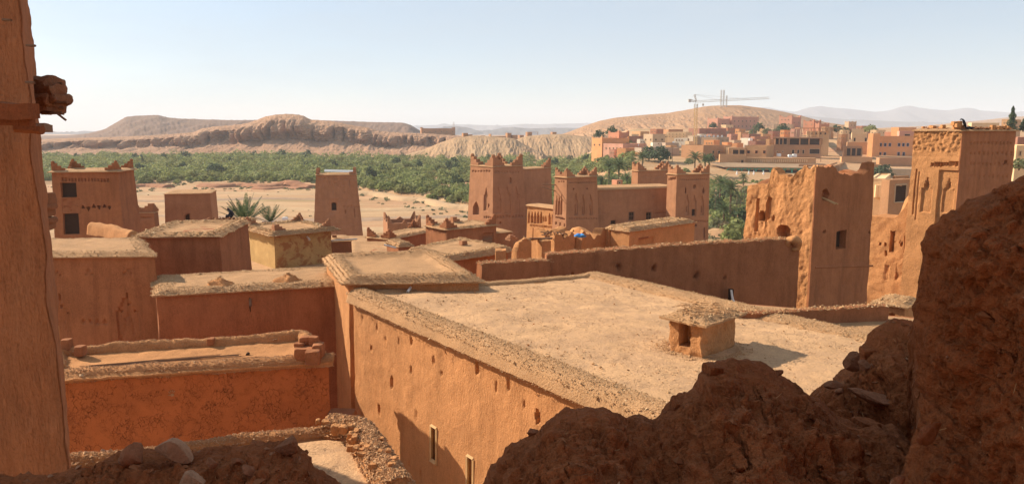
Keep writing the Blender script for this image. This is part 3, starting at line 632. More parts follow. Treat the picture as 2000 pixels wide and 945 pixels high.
# low scrub on the river margin
pts = []
for k in range(1700):
    px = g.uniform(-100, 1500); de = np.interp(px, EDGE_PX, EDGE_D); d = de + 14 - abs(g.normal()) * 22; pts.append(((px - 1000) / F * d, d))
pts = np.array(pts); dn = fbm(np.column_stack([pts / 16, pts[:, :1] * 0]), 3); pts = pts[(dn > -.02)]; z = ground_z(pts[:, 0], pts[:, 1]); n = len(pts); rs = g.uniform(.35, 1.3, n)
q, f = foliage(np.column_stack([pts, z - .1]), rs, rs * .8, 26, .3, 5); o = link('river_scrub', mesh_np(q, f, 'river_scrub'), M['olive']); tag(o, kind='stuff')
pts = []
for k in range(900): 
    px = g.uniform(80, 1000); d = g.uniform(190, 560 if px < 700 else 300) ; pts.append(((px - 1000) / F * d, d))
pts = np.array(pts); dn = fbm(np.column_stack([pts / np.array([60, 14]), pts[:, :1] * 0 + 4]), 3); pts = pts[dn > .22]; z = ground_z(pts[:, 0], pts[:, 1]); n = len(pts); rs = g.uniform(.2, .7, n)
q, f = foliage(np.column_stack([pts, z - .05]), rs, rs * .7, 20, .16, 6); o = link('dry_scrub', mesh_np(q, f, 'dry_scrub'), M['olive']); tag(o, kind='stuff')
def bush_proto(seed, r, h, nq, size, mat, stem=True, name='crown'):
    q, f = foliage(np.array([[0, 0, 0.]]), np.array([r]), np.array([h]), nq, size, seed, .5); me = mesh_np(q, f, name); me.materials.append(mat)
    mb = MB(); gg = np.random.default_rng(seed)
    for k in range(5 if stem else 1):
        a = gg.uniform(0, 6.28); mb.bar((0, 0, -.3), (math.cos(a) * r * .45, math.sin(a) * r * .45, h * .6), .06 * r, 5, .02 * r)
    tm = mesh_np(np.concatenate(mb.v), [np.concatenate(mb.f4), np.concatenate(mb.f3)], 'trunk'); tm.materials.append(M['trunk']); return me, tm
def plant_at(name, label, cat, loc, protos, scale=1.0, rz=0.0, group=None, sz=None, names=('crown', 'trunk')):
    t = bpy.data.objects.new(name, None); col.objects.link(t); t.location = loc; t.rotation_euler = (0, 0, rz); t.scale = (scale, scale, sz or scale); tag(t, label, cat, group)
    for nm, me in zip(names, protos):
        c = bpy.data.objects.new(nm, me); col.objects.link(c); c.parent = t
    return t
TB = [bush_proto(100 + k, 2.4, 2.9, 260, .42, M['tama']) for k in range(4)]; DB = [bush_proto(200 + k, 2.4, 3.4, 260, .42, M['dkleaf']) for k in range(3)]; OB = [bush_proto(300 + k, 1.6, 2.2, 240, .3, M['olive']) for k in range(3)]; RB = [bush_proto(320 + k, 1.4, 1.6, 160, .2, M['dry']) for k in range(2)]
def gz(x, y): return float(ground_z(np.array([x]), np.array([y]))[0])
def gxy(px, d): x = (px - 1000) / F * d * 1.01; return (x, d, gz(x, d))
for k in range(130):
    px = -60 + 1260 * k / 130 + g.uniform(-5, 5); d = np.interp(px, EDGE_PX, EDGE_D) + g.uniform(7, 19); x, y, z = gxy(px, d)
    plant_at('tamarisk_bush', 'rounded green tamarisk bush on the front edge of the riverside thicket', 'bush', (x, y, z - .1), TB[k % 4], g.uniform(.65, 1.25), g.uniform(0, 6.28), 'tamarisk bushes on the front edge of the thicket')
pts = []
while len(pts) < 620:
    px = g.uniform(1120, 1600); d = g.uniform(172, 292)
    if (px < 1390 and d < 215) or (px > 1385 and d > 278): continue
    if d < 176 + 0 * px: continue
    pts.append(((px - 1000) / F * d, d))
pts = np.array(pts); dn = fbm(np.column_stack([pts / 18, pts[:, :1] * 0 + 6]), 3); pts = pts[dn > -.22]; z = ground_z(pts[:, 0], pts[:, 1]) - .15; n = len(pts); rs = g.uniform(.8, 2.3, n) * np.where(pts[:, 1] > 250, .6, 1)
q, f = foliage(np.column_stack([pts, z]), rs, rs * g.uniform(.9, 1.5, n), 80, .36, 15); o = link('oasis_undergrowth', mesh_np(q, f, 'oasis_undergrowth'), M['tama']); tag(o, kind='stuff')
# taller dark trees standing against the cliffs
for px, d, s, lab in [(372, 600, 1.9, 'dark tree left of centre against the grey cliff foot'), (412, 600, 1.3, 'low dark tree right of the tallest cliff-foot tree'), (505, 610, 1.7, 'dark tree at the foot of the tan talus, left of the twin trees'),
                      (558, 600, 2.1, 'tall dark tree on the cliff foot, left of the twin trees'), (607, 600, 2.0, 'tall dark tree under the cliff gully, right of the twin trees'), (675, 640, 1.2, 'small lone tree on the pale talus'),
                      (790, 600, 1.4, 'wide dark bush between cliff and clay mound'), (888, 470, 1.7, 'broad dark tree in front of the clay mound'), (330, 590, 1.5, 'dark tree at the left end of the thicket skyline'),
                      (1110, 520, 1.6, 'dark bushy tree below the hill, left of the orange house'), (1145, 480, 1.6, 'bushy tree just left of the orange house'), (1072, 540, 1.3, 'dark bush right of the hill footpath'), (1172, 470, 1.5, 'dark tree beside the orange house')]:
    x, y, z = gxy(px, d); plant_at('broadleaf_tree', lab, 'tree', (x, y, z), DB[int(px) % 3], s, px, 'trees at the cliff foot', s * 1.25)
for k in range(30):
    px = g.uniform(100, 1140); de = float(np.interp(px, EDGE_PX, EDGE_D)) + 25; df = float(np.interp(px, FAR_PX, FAR_D)); d = de + (df - de) * g.uniform(.05, .95); x, y, z = gxy(px, d)
    plant_at('broadleaf_tree', 'taller dark tree rising out of the green riverside thicket', 'tree', (x, y, z), DB[k % 3], g.uniform(1.0, 1.6), k, 'taller trees inside the riverside thicket', g.uniform(1.5, 2.1))
def palm_proto(seed, H, n=40, L=3.2, up=.35, trunk_r=.22, leaf=M['palm'], w=.34, fall=1.75):
    gg = np.random.default_rng(seed); q = []
    for k in range(n):
        az = k * 2.39996; el = (1.25 - fall * (k / n) ** .9) + gg.uniform(-.1, .1); p = np.array([0, 0, H]); c, s_ = math.cos(az), math.sin(az); ln = L * gg.uniform(.8, 1.1); m_ = 20; prev = p
        for j in range(m_):
            e = el - (j / m_) ** 1.3 * (1.25 - up); d = np.array([c * math.cos(e), s_ * math.cos(e), math.sin(e)]); nx = prev + d * ln / m_; sd = np.cross(d, (0, 0, 1)); sd /= np.linalg.norm(sd) + 1e-6
            wd = w * math.sin(math.pi * (j + 1) / (m_ + 2)) ** .6 * L / 3.2; drp = np.array([0, 0, -.35 * wd])
            if j > 0:
                for sg in (-1, 1): q += [prev, prev + d * ln / m_ * .5, nx + d * .06 + sd * sg * wd * 1.2 + drp, prev + d * .12 + sd * sg * wd * 1.35 + drp * 1.2]
            q += [prev - sd * .02, nx - sd * .015, nx + sd * .015, prev + sd * .02]; prev = nx
    me = mesh_np(np.array(q), np.arange(len(q)).reshape(-1, 4), 'crown'); me.materials.append(leaf)
    mb = MB(); seg = 10
    for j in range(seg): mb.bar((0, 0, -.4 + (H + .3) * j / seg), (0, 0, -.4 + (H + .3) * (j + 1) / seg + .02), trunk_r * (1.25 - .3 * j / seg), 8, trunk_r * (1.0 - .3 * j / seg))
    tm = mesh_np(np.concatenate(mb.v), [np.concatenate(mb.f4), np.concatenate(mb.f3)], 'trunk'); tm.materials.append(M['trunk']); return me, tm
PP = [palm_proto(1, 7.5), palm_proto(2, 6.2, 36), palm_proto(3, 4.2, 34, 3.0)]
for px, d, s, k, lab in [(1187, 262, 1.2, 0, 'tall palm left in the grove behind the middle tower'), (1206, 250, 1.25, 0, 'tallest palm in the grove, with drooping dark fronds'), (1173, 240, 1.0, 1, 'palm at the left edge of the grove'), (1197, 232, 1.0, 1, 'palm low in the grove behind the stepped tower'),
                         (1222, 240, .95, 1, 'palm right in the grove behind the stepped tower'), (1251, 300, 1.15, 1, 'palm with yellowish fronds below the dark wall'), (1352, 290, 1.25, 1, 'palm in front of the purple brown house'), (1372, 292, 1.1, 1, 'right palm of the pair before the purple brown house'),
                         (1403, 215, 1.15, 1, 'palm right of the far decorated tower, below the tiled awning'), (1424, 198, 1.25, 1, 'large palm nearest the ruined tower'), (1412, 182, 1.0, 2, 'low yellowish palm beside the far decorated tower'), (1447, 262, .8, 2, 'small palm in front of the green arcade'), (1232, 226, .9, 2, 'short palm near the small roofless hut'),(1160, 250, .9, 2, 'short palm behind the middle tower')]:
    x, y, z = gxy(px, d); plant_at('palm_tree', lab, 'palm tree', (x, y, z), PP[k], s, px * .7, 'date palms of the river oasis')
for j, (px, d, s, pr, lab) in enumerate([(1240, 262, 1.2, TB, 'green tree right of the grove palms'), (1280, 270, 1.6, DB, 'dark green tree below the grey town wall'), (1305, 280, 1.3, DB, 'dark tree behind the far decorated tower'), (1335, 300, .9, TB, 'bush below the purple brown house'), (1160, 300, 1.3, TB, 'green bush left of the grove'),
        (1395, 205, 1.3, DB, 'dark bush directly right of the far decorated tower'), (1400, 178, 1.2, OB, 'pale bush at the foot of the far decorated tower'), (1416, 176, 1.3, RB, 'grey dry bush between the two towers'), (1440, 172, 1.5, TB, 'bright green bush left of the ruined tower'), (1428, 165, 1.0, TB, 'low green bush on the river sand'),
        (1450, 180, 1.5, DB, 'dark bush behind the ruined tower edge'), (1455, 240, 1.4, OB, 'olive bush below the arcade terrace'), (1480, 245, 1.4, OB, 'olive bush under the arcade, right of the small palm'), (1500, 245, 1.2, OB, 'olive bush below the arcade near the ruin'), (1438, 215, 1.2, OB, 'olive bush left of the arcade bushes'),
        (1718, 290, 1.5, DB, 'round dark green tree above the rocky retaining wall'), (1412, 230, 1.3, DB, 'dark tree under the awning roof'), (1468, 205, 1.5, OB, 'olive bush rising behind the ruined tower'), (258, 145, 1.3, OB, 'pale green bush behind the low stepped wall'), (282, 150, 1.1, OB, 'second pale bush behind the low stepped wall'),
        (420, 140, 1.2, OB, 'pale green bush behind the seated person'), (440, 146, 1.0, OB, 'pale bush between seated person and young palm'), (1995, 200, 2.0, OB, 'olive tree at the right edge of the photo'), (1190, 228, 1.2, TB, 'bush at the feet of the grove palms'), (1215, 222, 1.1, DB, 'dark bush at the feet of the grove palms'), (1172, 226, 1.3, TB, 'leafy bush at the left foot of the grove palms')]):
    x, y, z = gxy(px, d); plant_at('leafy_bush', lab, 'bush', (x, y, z), pr[j % len(pr)], s, px * .3)
# slender bare poplars
def poplar(px, d, h, lab, mat='olive'):
    x, y, z = gxy(px, d); t = thing('poplar_tree', lab, 'tree', (x, y, z), 'bare slender poplars'); mb = MB(); gg = np.random.default_rng(int(px * 7)); mb.bar((x, y, z - .3), (x + .2, y, z + h), .09, 6, .03)
    for k in range(26):
        hh = gg.uniform(.2, .95) * h; a = gg.uniform(0, 6.28); l = .7 * (1 - hh / h) + .25; mb.bar((x + .2 * hh / h, y, z + hh), (x + math.cos(a) * l * .5, y + math.sin(a) * l * .5, z + hh + l), .03, 3, .01)
    mb.build('trunk', M['trunk'], t); cs = np.array([[x + .15, y, z + h * .25]]); q, f = foliage(cs, np.array([.55]), np.array([h * .8]), 90, .12, int(px)); link('crown', mesh_np(q, f), M[mat], t)
for px, d, h, lab in [(1436, 205, 6.5, 'bare poplar left of three beside the ruined tower'), (1443, 203, 7.5, 'bare poplar in the middle of the three by the ruin'), (1450, 207, 6.8, 'bare poplar nearest the ruined tower'), (1394, 200, 6, 'thin bare poplar at the far decorated tower')]: poplar(px, d, h, lab)
# ------------------------------------------------------------------ the old fortified village
RZ = 19.5                                     # level of the big flat roof
def flat(xy, z): return np.array([xy[0], xy[1], z])
# big roof house: left wall from A (far) to Dn (near)
A = ptz(690, 577, RZ)[:2]; Dn = ptz(1286, 822, RZ)[:2]; lw = (Dn - A) / np.linalg.norm(Dn - A); Dn = Dn + lw * 4.5
Bf = ptz(1150, 542, RZ)[:2]; C3 = ptz(1640, 657, RZ)[:2]; rw = (C3 - Bf) / np.linalg.norm(C3 - Bf); C3 = C3 + rw * 9
big = thing('flat_roofed_house', 'large house with broad dusty flat roof and gravel rim in the centre foreground', 'house', (*Dn, 14))
bk = Blk([A, Dn, C3, Bf], 9.5, RZ, .015)
for (x0, y0, x1, y1) in ((841, 834, 852, 902), (911, 893, 923, 962)): bk.window(0, x0, y0, x1, y1, big, d=.28, frame=False, bars=False)
for (x, y, w, h, d) in [(735, 640, 3, 14, .05), (752, 664, 3, 10, .04), (777, 665, 2.5, 14, .04), (707, 622, 4, 12, .04), (802, 667, 5, 14, .06), (802, 722, 4, 16, .05), (764, 747, 5, 24, .08), (845, 705, 4, 20, .05), (861, 730, 3, 10, .05), (930, 720, 6, 26, .07), (990, 752, 5, 30, .05), (1046, 815, 8, 30, .12), (740, 800, 4, 22, .05), (812, 810, 4, 20, .04), (725, 680, 4, 10, .05), (820, 925, 5, 20, .05), (798, 905, 3, 16, .04), (966, 755, 3, 22, .04), (1020, 790, 3, 14, .04)]:
    bk.rect(0, x - w / 2, y - h / 2, x + w / 2, y + h / 2, d, 'oval')
bk.build('wall', M['straw'], big, .045, .035, 1.3, backres=.5, vert=1.3, thick=.25, deck=.35)
for k, (i, u0, u1, v0, v1, *_r) in enumerate(bk.wins):
    mb = MB(); n3 = np.array([*bk.nrm[0], 0]); a, b_, c, e = bk.at(0, u0, v0, .0), bk.at(0, u1, v0, .0), bk.at(0, u1, v1, .0), bk.at(0, u0, v1, .0); ux = (b_ - a) / np.linalg.norm(b_ - a)
    for p, q, w in ((a, b_, .075), (e, c, .05), (a, e, .05), (b_, c, .05)): mb.bar(p + n3 * .0, q + n3 * .0, w, 4)
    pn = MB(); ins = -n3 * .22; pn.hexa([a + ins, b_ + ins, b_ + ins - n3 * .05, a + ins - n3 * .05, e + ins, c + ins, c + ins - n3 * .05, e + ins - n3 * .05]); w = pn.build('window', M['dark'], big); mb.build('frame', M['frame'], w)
    sh = MB(); m_ = (a * .55 + b_ * .45); sh.bar(m_ - n3 * .12, (e * .55 + c * .45) - n3 * .12, .018, 5); sh.build('window_bar', M['wood'], w)
# roof deck as a fine uneven sheet
nu, nv = 190, 190; U, V = np.meshgrid(np.linspace(0, 1, nu), np.linspace(0, 1, nv)); u = U.ravel()[:, None]; v = V.ravel()[:, None]
xy = (A * (1 - u) + Bf * u) * (1 - v) + (Dn * (1 - u) + C3 * u) * v; Q = np.column_stack([xy, np.full(len(xy), RZ + .03)]); Q[:, 2] += fbm(Q * .5, 4) * .08 + fbm(Q * 4, 3) * .022
# shallow ridge across the roof at right (older roof level)
dk = link('roof', mesh_np(Q, gridf(nu, nv)[:, ::-1], 'roof'), M['roofnear'], big, True)
nA = np.array([-lw[1], lw[0]]); nA = nA if nA[0] > 0 else -nA
def off(p, k, z): return flat(p + nA * k, z)
berm('roof_edge', [off(A - lw * .15, .28, RZ), off(A + lw * 6, .26, RZ), off(Dn, .28, RZ)], .95, .20, big, M['roof'], .08, .045, 16000, .0115, 1, asym=.3, drop=.22)
nr2 = np.array([rw[1], -rw[0]]); berm('roof_edge', [flat(Bf - rw * .2 - nr2 * .3, RZ), flat(Bf + rw * 5 - nr2 * .32, RZ), flat(Bf + rw * 9.0 - nr2 * .3, RZ - .02), flat(Bf + rw * 11.5 - nr2 * .4, RZ - .08)], 1.2, .17, big, M['roof'], .1, .05, 9000, .0115, 2)
fw = (Bf - A) / np.linalg.norm(Bf - A); berm('roof_edge', [flat(A + fw * .8, RZ), flat(A + fw * 2.5, RZ), flat(A + fw * 5.5, RZ), flat(Bf, RZ)], .55, .13, big, M['roof'], .1, .04, 3500, .010, 3)
g = np.random.default_rng(5); s_ = g.uniform(0, 1, (5200, 2)); s_[:, 0] = s_[:, 0] ** 2.2; s_[:, 1] = s_[:, 1] ** .9
pp = (A * (1 - s_[:, :1]) + Bf * s_[:, :1]) * (1 - s_[:, 1:]) + (Dn * (1 - s_[:, :1]) + C3 * s_[:, :1]) * s_[:, 1:]; pebbles('gravel', np.column_stack([pp, np.full(len(pp), RZ + .05)]), .011, M['gravel'], big, seed=8)

# stone skylight box on the roof
bx = thing('skylight_box', 'small square mud skylight box with thatched lid standing on the big roof', 'skylight', ptz(1370, 700, RZ + .05))
q, z1, aL, aR = quad(1308, 1372, 1438, 632, ptz(1372, 703, RZ)[1], 47); hb = .93; z1 = RZ + hb
s = Blk(q, RZ - .1, z1, -.02); s.rect(0, 1326, 634, 1348, 678, .34); s.build('wall', M['rough'], bx, .035, .075, 3.2, backres=.06)
roof_slab(q, z1 - .02, .19, .1, bx, M['roof'], .05, .05, seed=3, peb=900, psize=.018, freq=4)
g = np.random.default_rng(9); cen = sum(q) / 4; mb = MB()
for k in range(150):
    a = g.uniform(0, 6.28); p = np.array([*(cen + g.uniform(-.62, .62, 2)), z1 + .12 + g.uniform(0, .03)]); e = p + np.array([math.cos(a), math.sin(a), g.uniform(-.12, .05)]) * g.uniform(.1, .3); mb.bar(p, e, .008, 3)
mb.build('straw', M['roof'], bx)['kind'] = 'stuff'
ang = g.uniform(0, 6.28, 1500); rr = .83 + np.abs(g.normal(size=1500)) * .22; pebbles('gravel', np.column_stack([cen[0] + np.cos(ang) * rr, cen[1] + np.sin(ang) * rr * .9, np.full(1500, RZ + .05)]), .012, M['gravel'], bx, seed=10)

# neighbour house at the far left corner of the big roof
def L2(px, py, z): return ptz(px, py, z)[:2]
zE = 19.86
e_near = A + np.array([-.0, .35]); eC = A + fw * .0 + np.array([-.25, .45]); eR = L2(935, 549, zE); eL = L2(612, 531, zE); eB = L2(845, 497, zE); eL2 = L2(650, 507, zE)
E = thing('gravel_roofed_house', 'house with thick gravel covered roof and white spout behind the big flat roof', 'house', (*eC, 12))
qE = [eL2 + np.array([-.3, .2]), eC, eR, eB]; Eb = Blk(qE, 9, zE, .012); Eb.rect(0, 690, 560, 694, 660, .03); Eb.build('wall', M['straw'], E, .14, .05, 1.2, backres=.5); roof_slab(qE, zE, .20, .24, E, res=.11, amp=.06, seed=4, peb=11000, psize=.0125, dish=.18)
pp = Eb.at(1, *Eb.uv(1, 803, 560)); pipe(pp - np.array([*Eb.nrm[1], 0]) * .1, [Eb.nrm[1][0] - .25, Eb.nrm[1][1], -.28], .42, .045, E)
# long low wall house left of it
zF = 19.15
f0 = L2(306, 576, zF); f1 = L2(670, 556, zF); fb1 = L2(640, 523, zF); fb0 = L2(300, 542, zF)
Fh = thing('long_low_house', 'long low house with gravelly roof ledge, two earth humps and a drain spout', 'house', (*f1, 12))
Fb = Blk([f0, f1, fb1, fb0], 9, zF, .01)
# footprint order must be counter clockwise from above: front edge f0-f1 is side 0
Fb.build('wall', M['smooth'], Fh, .12, .04, 1.0, backres=.5); fr = roof_slab([f0, f1, fb1 + np.array([.6, 0]), fb0], zF, .12, .14, Fh, res=.09, amp=.08, seed=6, peb=12000, psize=.0135)
for px in (430, 562):
    c = ptz(px, 557 if px < 500 else 549, zF + .1); n = 26; T = np.linspace(0, 1, 12); V = []
    for r in T:
        for k in range(n): a = k * 2 * math.pi / n; V.append((c[0] + math.cos(a) * r * .62, c[1] + math.sin(a) * r * .42, c[2] - .05 + .36 * (1 - r ** 1.3)))
    V = np.array(V); V += vfbm(V * 3.5, 4) * .13; o = link('earth_hump', mesh_np(V, gridf(n, 12, True), 'hump'), M['rough'], Fh, True); gh = np.random.default_rng(px); pebbles('gravel', V[gh.integers(0, len(V), 260)] + gh.normal(size=(260, 3)) * .03, .014, M['gravel'], o, seed=px)
pp = Fb.at(0, *Fb.uv(0, 487, 582)); pipe(pp - np.array([0, -.1, 0]), [.25, -.75, -.5], .45, .05, Fh, M['wood'], 'drain_spout')
mb = MB(); mb.box(pp[0], pp[1] + .02, pp[2] - .25, .05, .04, .55); mb.build('spout_groove', M['dark'], Fh)

# decorated house far left
G = house('decorated_house', 'red mud house with stepped niche decoration and gravel roof, beside the left tower', 'house', -40, -40, 303, 500, 0, 28, g=3, mat='crackle', L=None, Rr=5.2, z0=12, res=.07, roof=False, batter=.02) if False else None
zG = zat(500, 28); g0 = L2(-60, 500, zG); g1 = L2(302, 500, zG); gb1 = L2(270, 470, zG); gb0 = L2(-60, 470, zG)
Gh = thing('decorated_house', 'red mud house with stepped niches pressed into its wall, behind the near left tower', 'house', (*g1, 12)); Gb = Blk([g0, g1, gb1, gb0], 9, zG, .035)
for x, y in ((116, 533), (180, 530), (258, 527)):
    for dx, dy in ((0, -3), (-6, 3), (6, 3)): Gb.rect(0, x + dx - 2.5, y + dy - 2.5, x + dx + 2.5, y + dy + 2.5, .06)
for x0, x1, y0 in ((106, 140, 585), (235, 278, 580)):
    Gb.rect(0, x0, y0, x1, 690, .07, 'step'); xm = (x0 + x1) / 2; Gb.rect(0, xm - 1.6, y0 - 11, xm + 1.6, y0, .08)
    for dx, dy in ((0, 12), (-12, 24), (12, 24)): Gb.rect(0, xm + dx - 1.8, y0 + dy - 1.8, xm + dx + 1.8, y0 + dy + 1.8, .16, 'oval')
    for k in range(5):
        for sg in (-1, 1): Gb.rect(0, xm + sg * (2 + k * 3) - 1.5, y0 + 26 + k * 12, xm + sg * (2 + k * 3) + 1.5, y0 + 36 + k * 12, .10)
for k in range(4): Gb.rect(0, 164 + k * 14, 620, 173 + k * 14, 630, .06, 'itri')
Gb.build('wall', M['smooth'], Gh, .055, .04, .9, backres=.6); roof_slab([g0, g1, gb1, gb0], zG, .16, .14, Gh, res=.1, amp=.08, seed=7, peb=5000, psize=.015)
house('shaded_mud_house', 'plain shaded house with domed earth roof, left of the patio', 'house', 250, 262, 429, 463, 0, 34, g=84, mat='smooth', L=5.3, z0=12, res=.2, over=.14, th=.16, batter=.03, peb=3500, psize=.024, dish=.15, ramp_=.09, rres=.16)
# roof parapet hump between them
zz = zat(455, 36); berm('mud_parapet', [ptz(182, 447, zz), ptz(215, 452, zz), ptz(262, 466, zz - .1)], .7, .35, None, M['rough'], .1, .08, seed=9); tag(bpy.data.objects['mud_parapet'], 'rounded sunlit mud parapet in front of the two-storey house', 'parapet', kind=None)

# two storey house with open window and door
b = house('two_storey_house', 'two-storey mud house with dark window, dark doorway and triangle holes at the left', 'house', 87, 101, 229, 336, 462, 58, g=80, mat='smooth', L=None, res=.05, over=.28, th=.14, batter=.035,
      mer=(.82, (0, 1, 2, 3)), winframe=False, wins=[(1, 119, 357, 149, 386), (1, 124, 417, 154, 458)],
      rows=[('row', 1, 123, 351, 211, 352, 15, 3.2, 6, .12), ('r', 1, 156, 401, 163, 408, .3, 'itri')][:1] + [('r', 1, x - 3.6, y - 3.8, x + 3.6, y + 3.8, .3, k) for x, y, k in ((162, 404, 'itri'), (173, 408, 'tri'), (183, 402, 'itri'), (193.5, 406, 'tri'), (204, 402, 'itri'), (214, 406, 'tri'))] + [('r', 1, 121, 388, 156, 416, .12, 'rough')])
gp = MB()
for k, (x, y) in enumerate([(127, 392), (136, 397), (128, 404), (140, 405), (150, 404), (129, 412), (142, 412), (152, 411)]):
    u, v = b.uv(1, x, y); p = b.at(1, u, v, -.06); o_ = MB(); a2 = b.aR; o_.obox(p[:2] - a2 * .18, a2, .36 + .04 * (k % 3), -np.array(b.nrm[1]), .15, p[2] - .11, p[2] + .11, 1, .012); o_.build('brick', M['woodred'], b.t)
# stepped houses left of centre
house('stepped_wall_house', 'low shaded house with small arched window and straight roof line', 'house', 291, 321, 410, 379, 460, 72, g=76, mat='plaster', res=.14, over=.1, th=.12, winframe=False, wins=[(1, 362, 418, 370, 433, dict(arch='round', d=.3))], rows=[('row', 0, 296, 386, 314, 386, 4, 3, 4, .1)], rres=.3)
b = house('low_decorated_wall', 'low wall with stepped battlements and small square niches left of the straight-roofed house', 'wall', 236, 237, 300, 416, 460, 70, g=86, mat='plaster', L=1.0, res=.12, over=.06, th=.1, rows=[('row', 1, 243, 425, 296, 425, 11, 2.8, 4, .12)], rres=.3)
for x, s_, wb in ((262, .9, 1), (238, .6, 1), (298, 1.2, -1)):
    u, v = b.uv(1, x, 414); p = b.at(1, u, 1, -.15); merlon(p, b.aR * wb, -np.array(b.nrm[1]), s_, b.z1 + .05, b.t, M['plaster'], steps=4, knob=False)
# house carrying the seated person
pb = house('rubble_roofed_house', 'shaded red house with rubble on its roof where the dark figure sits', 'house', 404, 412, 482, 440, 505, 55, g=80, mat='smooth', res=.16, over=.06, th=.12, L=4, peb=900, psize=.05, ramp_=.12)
# terrace of the patio
zT = 16.4; tq = [ptz(425, 532, zT)[:2] + [-2, 0], ptz(640, 540, zT)[:2], ptz(640, 500, zT)[:2] + [3, 0], ptz(425, 500, zT)[:2] + [-2, 0]]
tr = thing('terrace_floor', 'sunlit earth terrace between the shaded house and the ochre house', 'terrace', (*tq[1], 10)); Blk(tq, 7, zT, 0).build('wall', M['smooth'], tr, .5, .03); roof_slab(tq, zT - .02, 0, .06, tr, res=.3, amp=.03, mat=M['roofnear'])
# ochre house
dK = ptz(536, 527, zT)[1]
b = house('ochre_house', 'ochre plastered house with peeling wall, white spout and stepped roof corners', 'house', 481, 535, 646, 459, 0, dK, g=50, mat='yellow_worn', z0=zT - .1, res=.07, over=.42, th=.22, batter=.008, mer=(.62, (0, 2, 3), 'plaster'), peb=6000, psize=.03, dish=.12, ramp_=.06, rres=.12)
merlon(b.q[1] + (b.aL + b.aR) * .1, b.aL, b.aR, .62, b.z1 + .2, b.t, M['plaster'], knob=False)
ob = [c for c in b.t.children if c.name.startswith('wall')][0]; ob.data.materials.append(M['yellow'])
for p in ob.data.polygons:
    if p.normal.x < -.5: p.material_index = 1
pp = b.at(1, *b.uv(1, 600, 461)); pipe(pp - np.array([*b.nrm[1], 0]) * .1, [b.nrm[1][0], b.nrm[1][1], -.45], .5, .06, b.t)
# slot of daylight in its left wall is a small niche
b2 = house('small_annexe', 'small red annexe with pale metal roof edge right of the ochre house', 'annexe', 640, 648, 686, 472, 505, dK + 5, g=70, mat='smooth', res=.2, over=.05, th=.08, L=3)
mb = MB(); p0 = b2.at(1, -.05, 1, .15); p1 = b2.at(1, 1.3, 1, .15); mb.bar(p0 + [0, 0, .1], p1 + [0, 0, .12], .05, 6); mb.build('metal_edge', M['metal'], b2.t)
for k, (x, y) in enumerate(((653, 461), (661, 468), (669, 468))): 
    t_ = MB(); p = ptd(x, y, dK + 6); t_.box(*p, .32, .3, .2, .3, .01); tag(t_.build('mud_brick', M['plaster'], None), ['single mud brick upper left on the annexe roof edge', 'middle mud brick on the annexe roof edge', 'right mud brick on the annexe roof edge'][k], 'brick', 'bricks on the annexe roof')
# terraces right of the annexe
for k, (x0, x1, y0, y1, lab) in enumerate([(686, 762, 473, 500, 'low sunlit roof terrace right of the annexe'), (662, 725, 462, 476, 'flat mud roof at the foot of the lone far tower')]):
    z = [15.2, 14.2][k]; tq = [ptz(x0, y1, z)[:2], ptz(x1 + 25, y1, z)[:2], ptz(x1, y0, z)[:2], ptz(x0, y0, z)[:2]]; t = thing('roof_terrace', lab, 'terrace', (*tq[1], 8)); Blk(tq, 5, z, 0).build('wall', M['smooth'], t, .6, .05); roof_slab(tq, z - .02, .15, .14, t, res=.25, amp=.07, dish=.1)

# lone tapering tower
b = house('watch_tower', 'lone tapering mud tower with arched window, standing against the dry river', 'tower', 607, 617, 696, 342, 470, 112, g=78, mat='plaster', res=.11, over=.12, th=.16, batter=.075, roof=True, dish=.08, winframe=False,
      wins=[(1, 647, 395, 658, 411, dict(arch='round', d=.3))], rows=[('r', 1, 643, 390, 662, 416, .07), ('row', 1, 624, 348, 692, 350, 9, 4, 2.5, .1), ('r', 0, 609, 363, 611, 394, .25), ('r', 0, 612, 363, 614.5, 394, .25), ('row', 1, 623, 359, 645, 358, 4, 2, 9, .07), ('r', 1, 649, 354, 651, 380, .09), ('row', 1, 672, 404, 701, 404, 5, 3, 3, .12), ('row', 1, 656, 358, 672, 374, 5, 5, 3, .07), ('row', 1, 660, 354, 672, 366, 4, 5, 3, .07), ('r', 1, 674, 410, 676, 417, .15), ('r', 1, 692, 407, 694, 424, .15), ('r', 1, 682, 352, 683.5, 365, .1), ('row', 1, 676, 372, 690, 372, 2, 1.5, 40, .04)])
for i in range(4):
    a_, b__ = {0: (-b.aL, b.aR), 1: (b.aL, b.aR), 2: (-b.aR, b.aL), 3: (-b.aR, -b.aL)}[i]; mb = MB(); mb.obox(b.q[i], a_, .5, b__, .5, b.z1 + .1, b.z1 + .95, .9, .02); mb.obox(b.q[i], a_, 1.1, b__, .3, b.z1 + .1, b.z1 + .45, .95, .02); mb.build('merlon', M['plaster'], b.t)
mb = MB(); P0 = b.at(1, .2, 1, -.8) + [0, 0, .42]; P1 = b.at(1, .92, 1, -.8) + [0, 0, .25]; P2 = P1 + np.array([*(b.aL * 1.9), .25]); P3 = P0 + np.array([*(b.aL * 1.9), .25]); mb.hexa([P0, P1, P2, P3, P0 + [0, 0, .05], P1 + [0, 0, .05], P2 + [0, 0, .05], P3 + [0, 0, .05]]); mb.build('metal_cover', M['metal'], b.t)

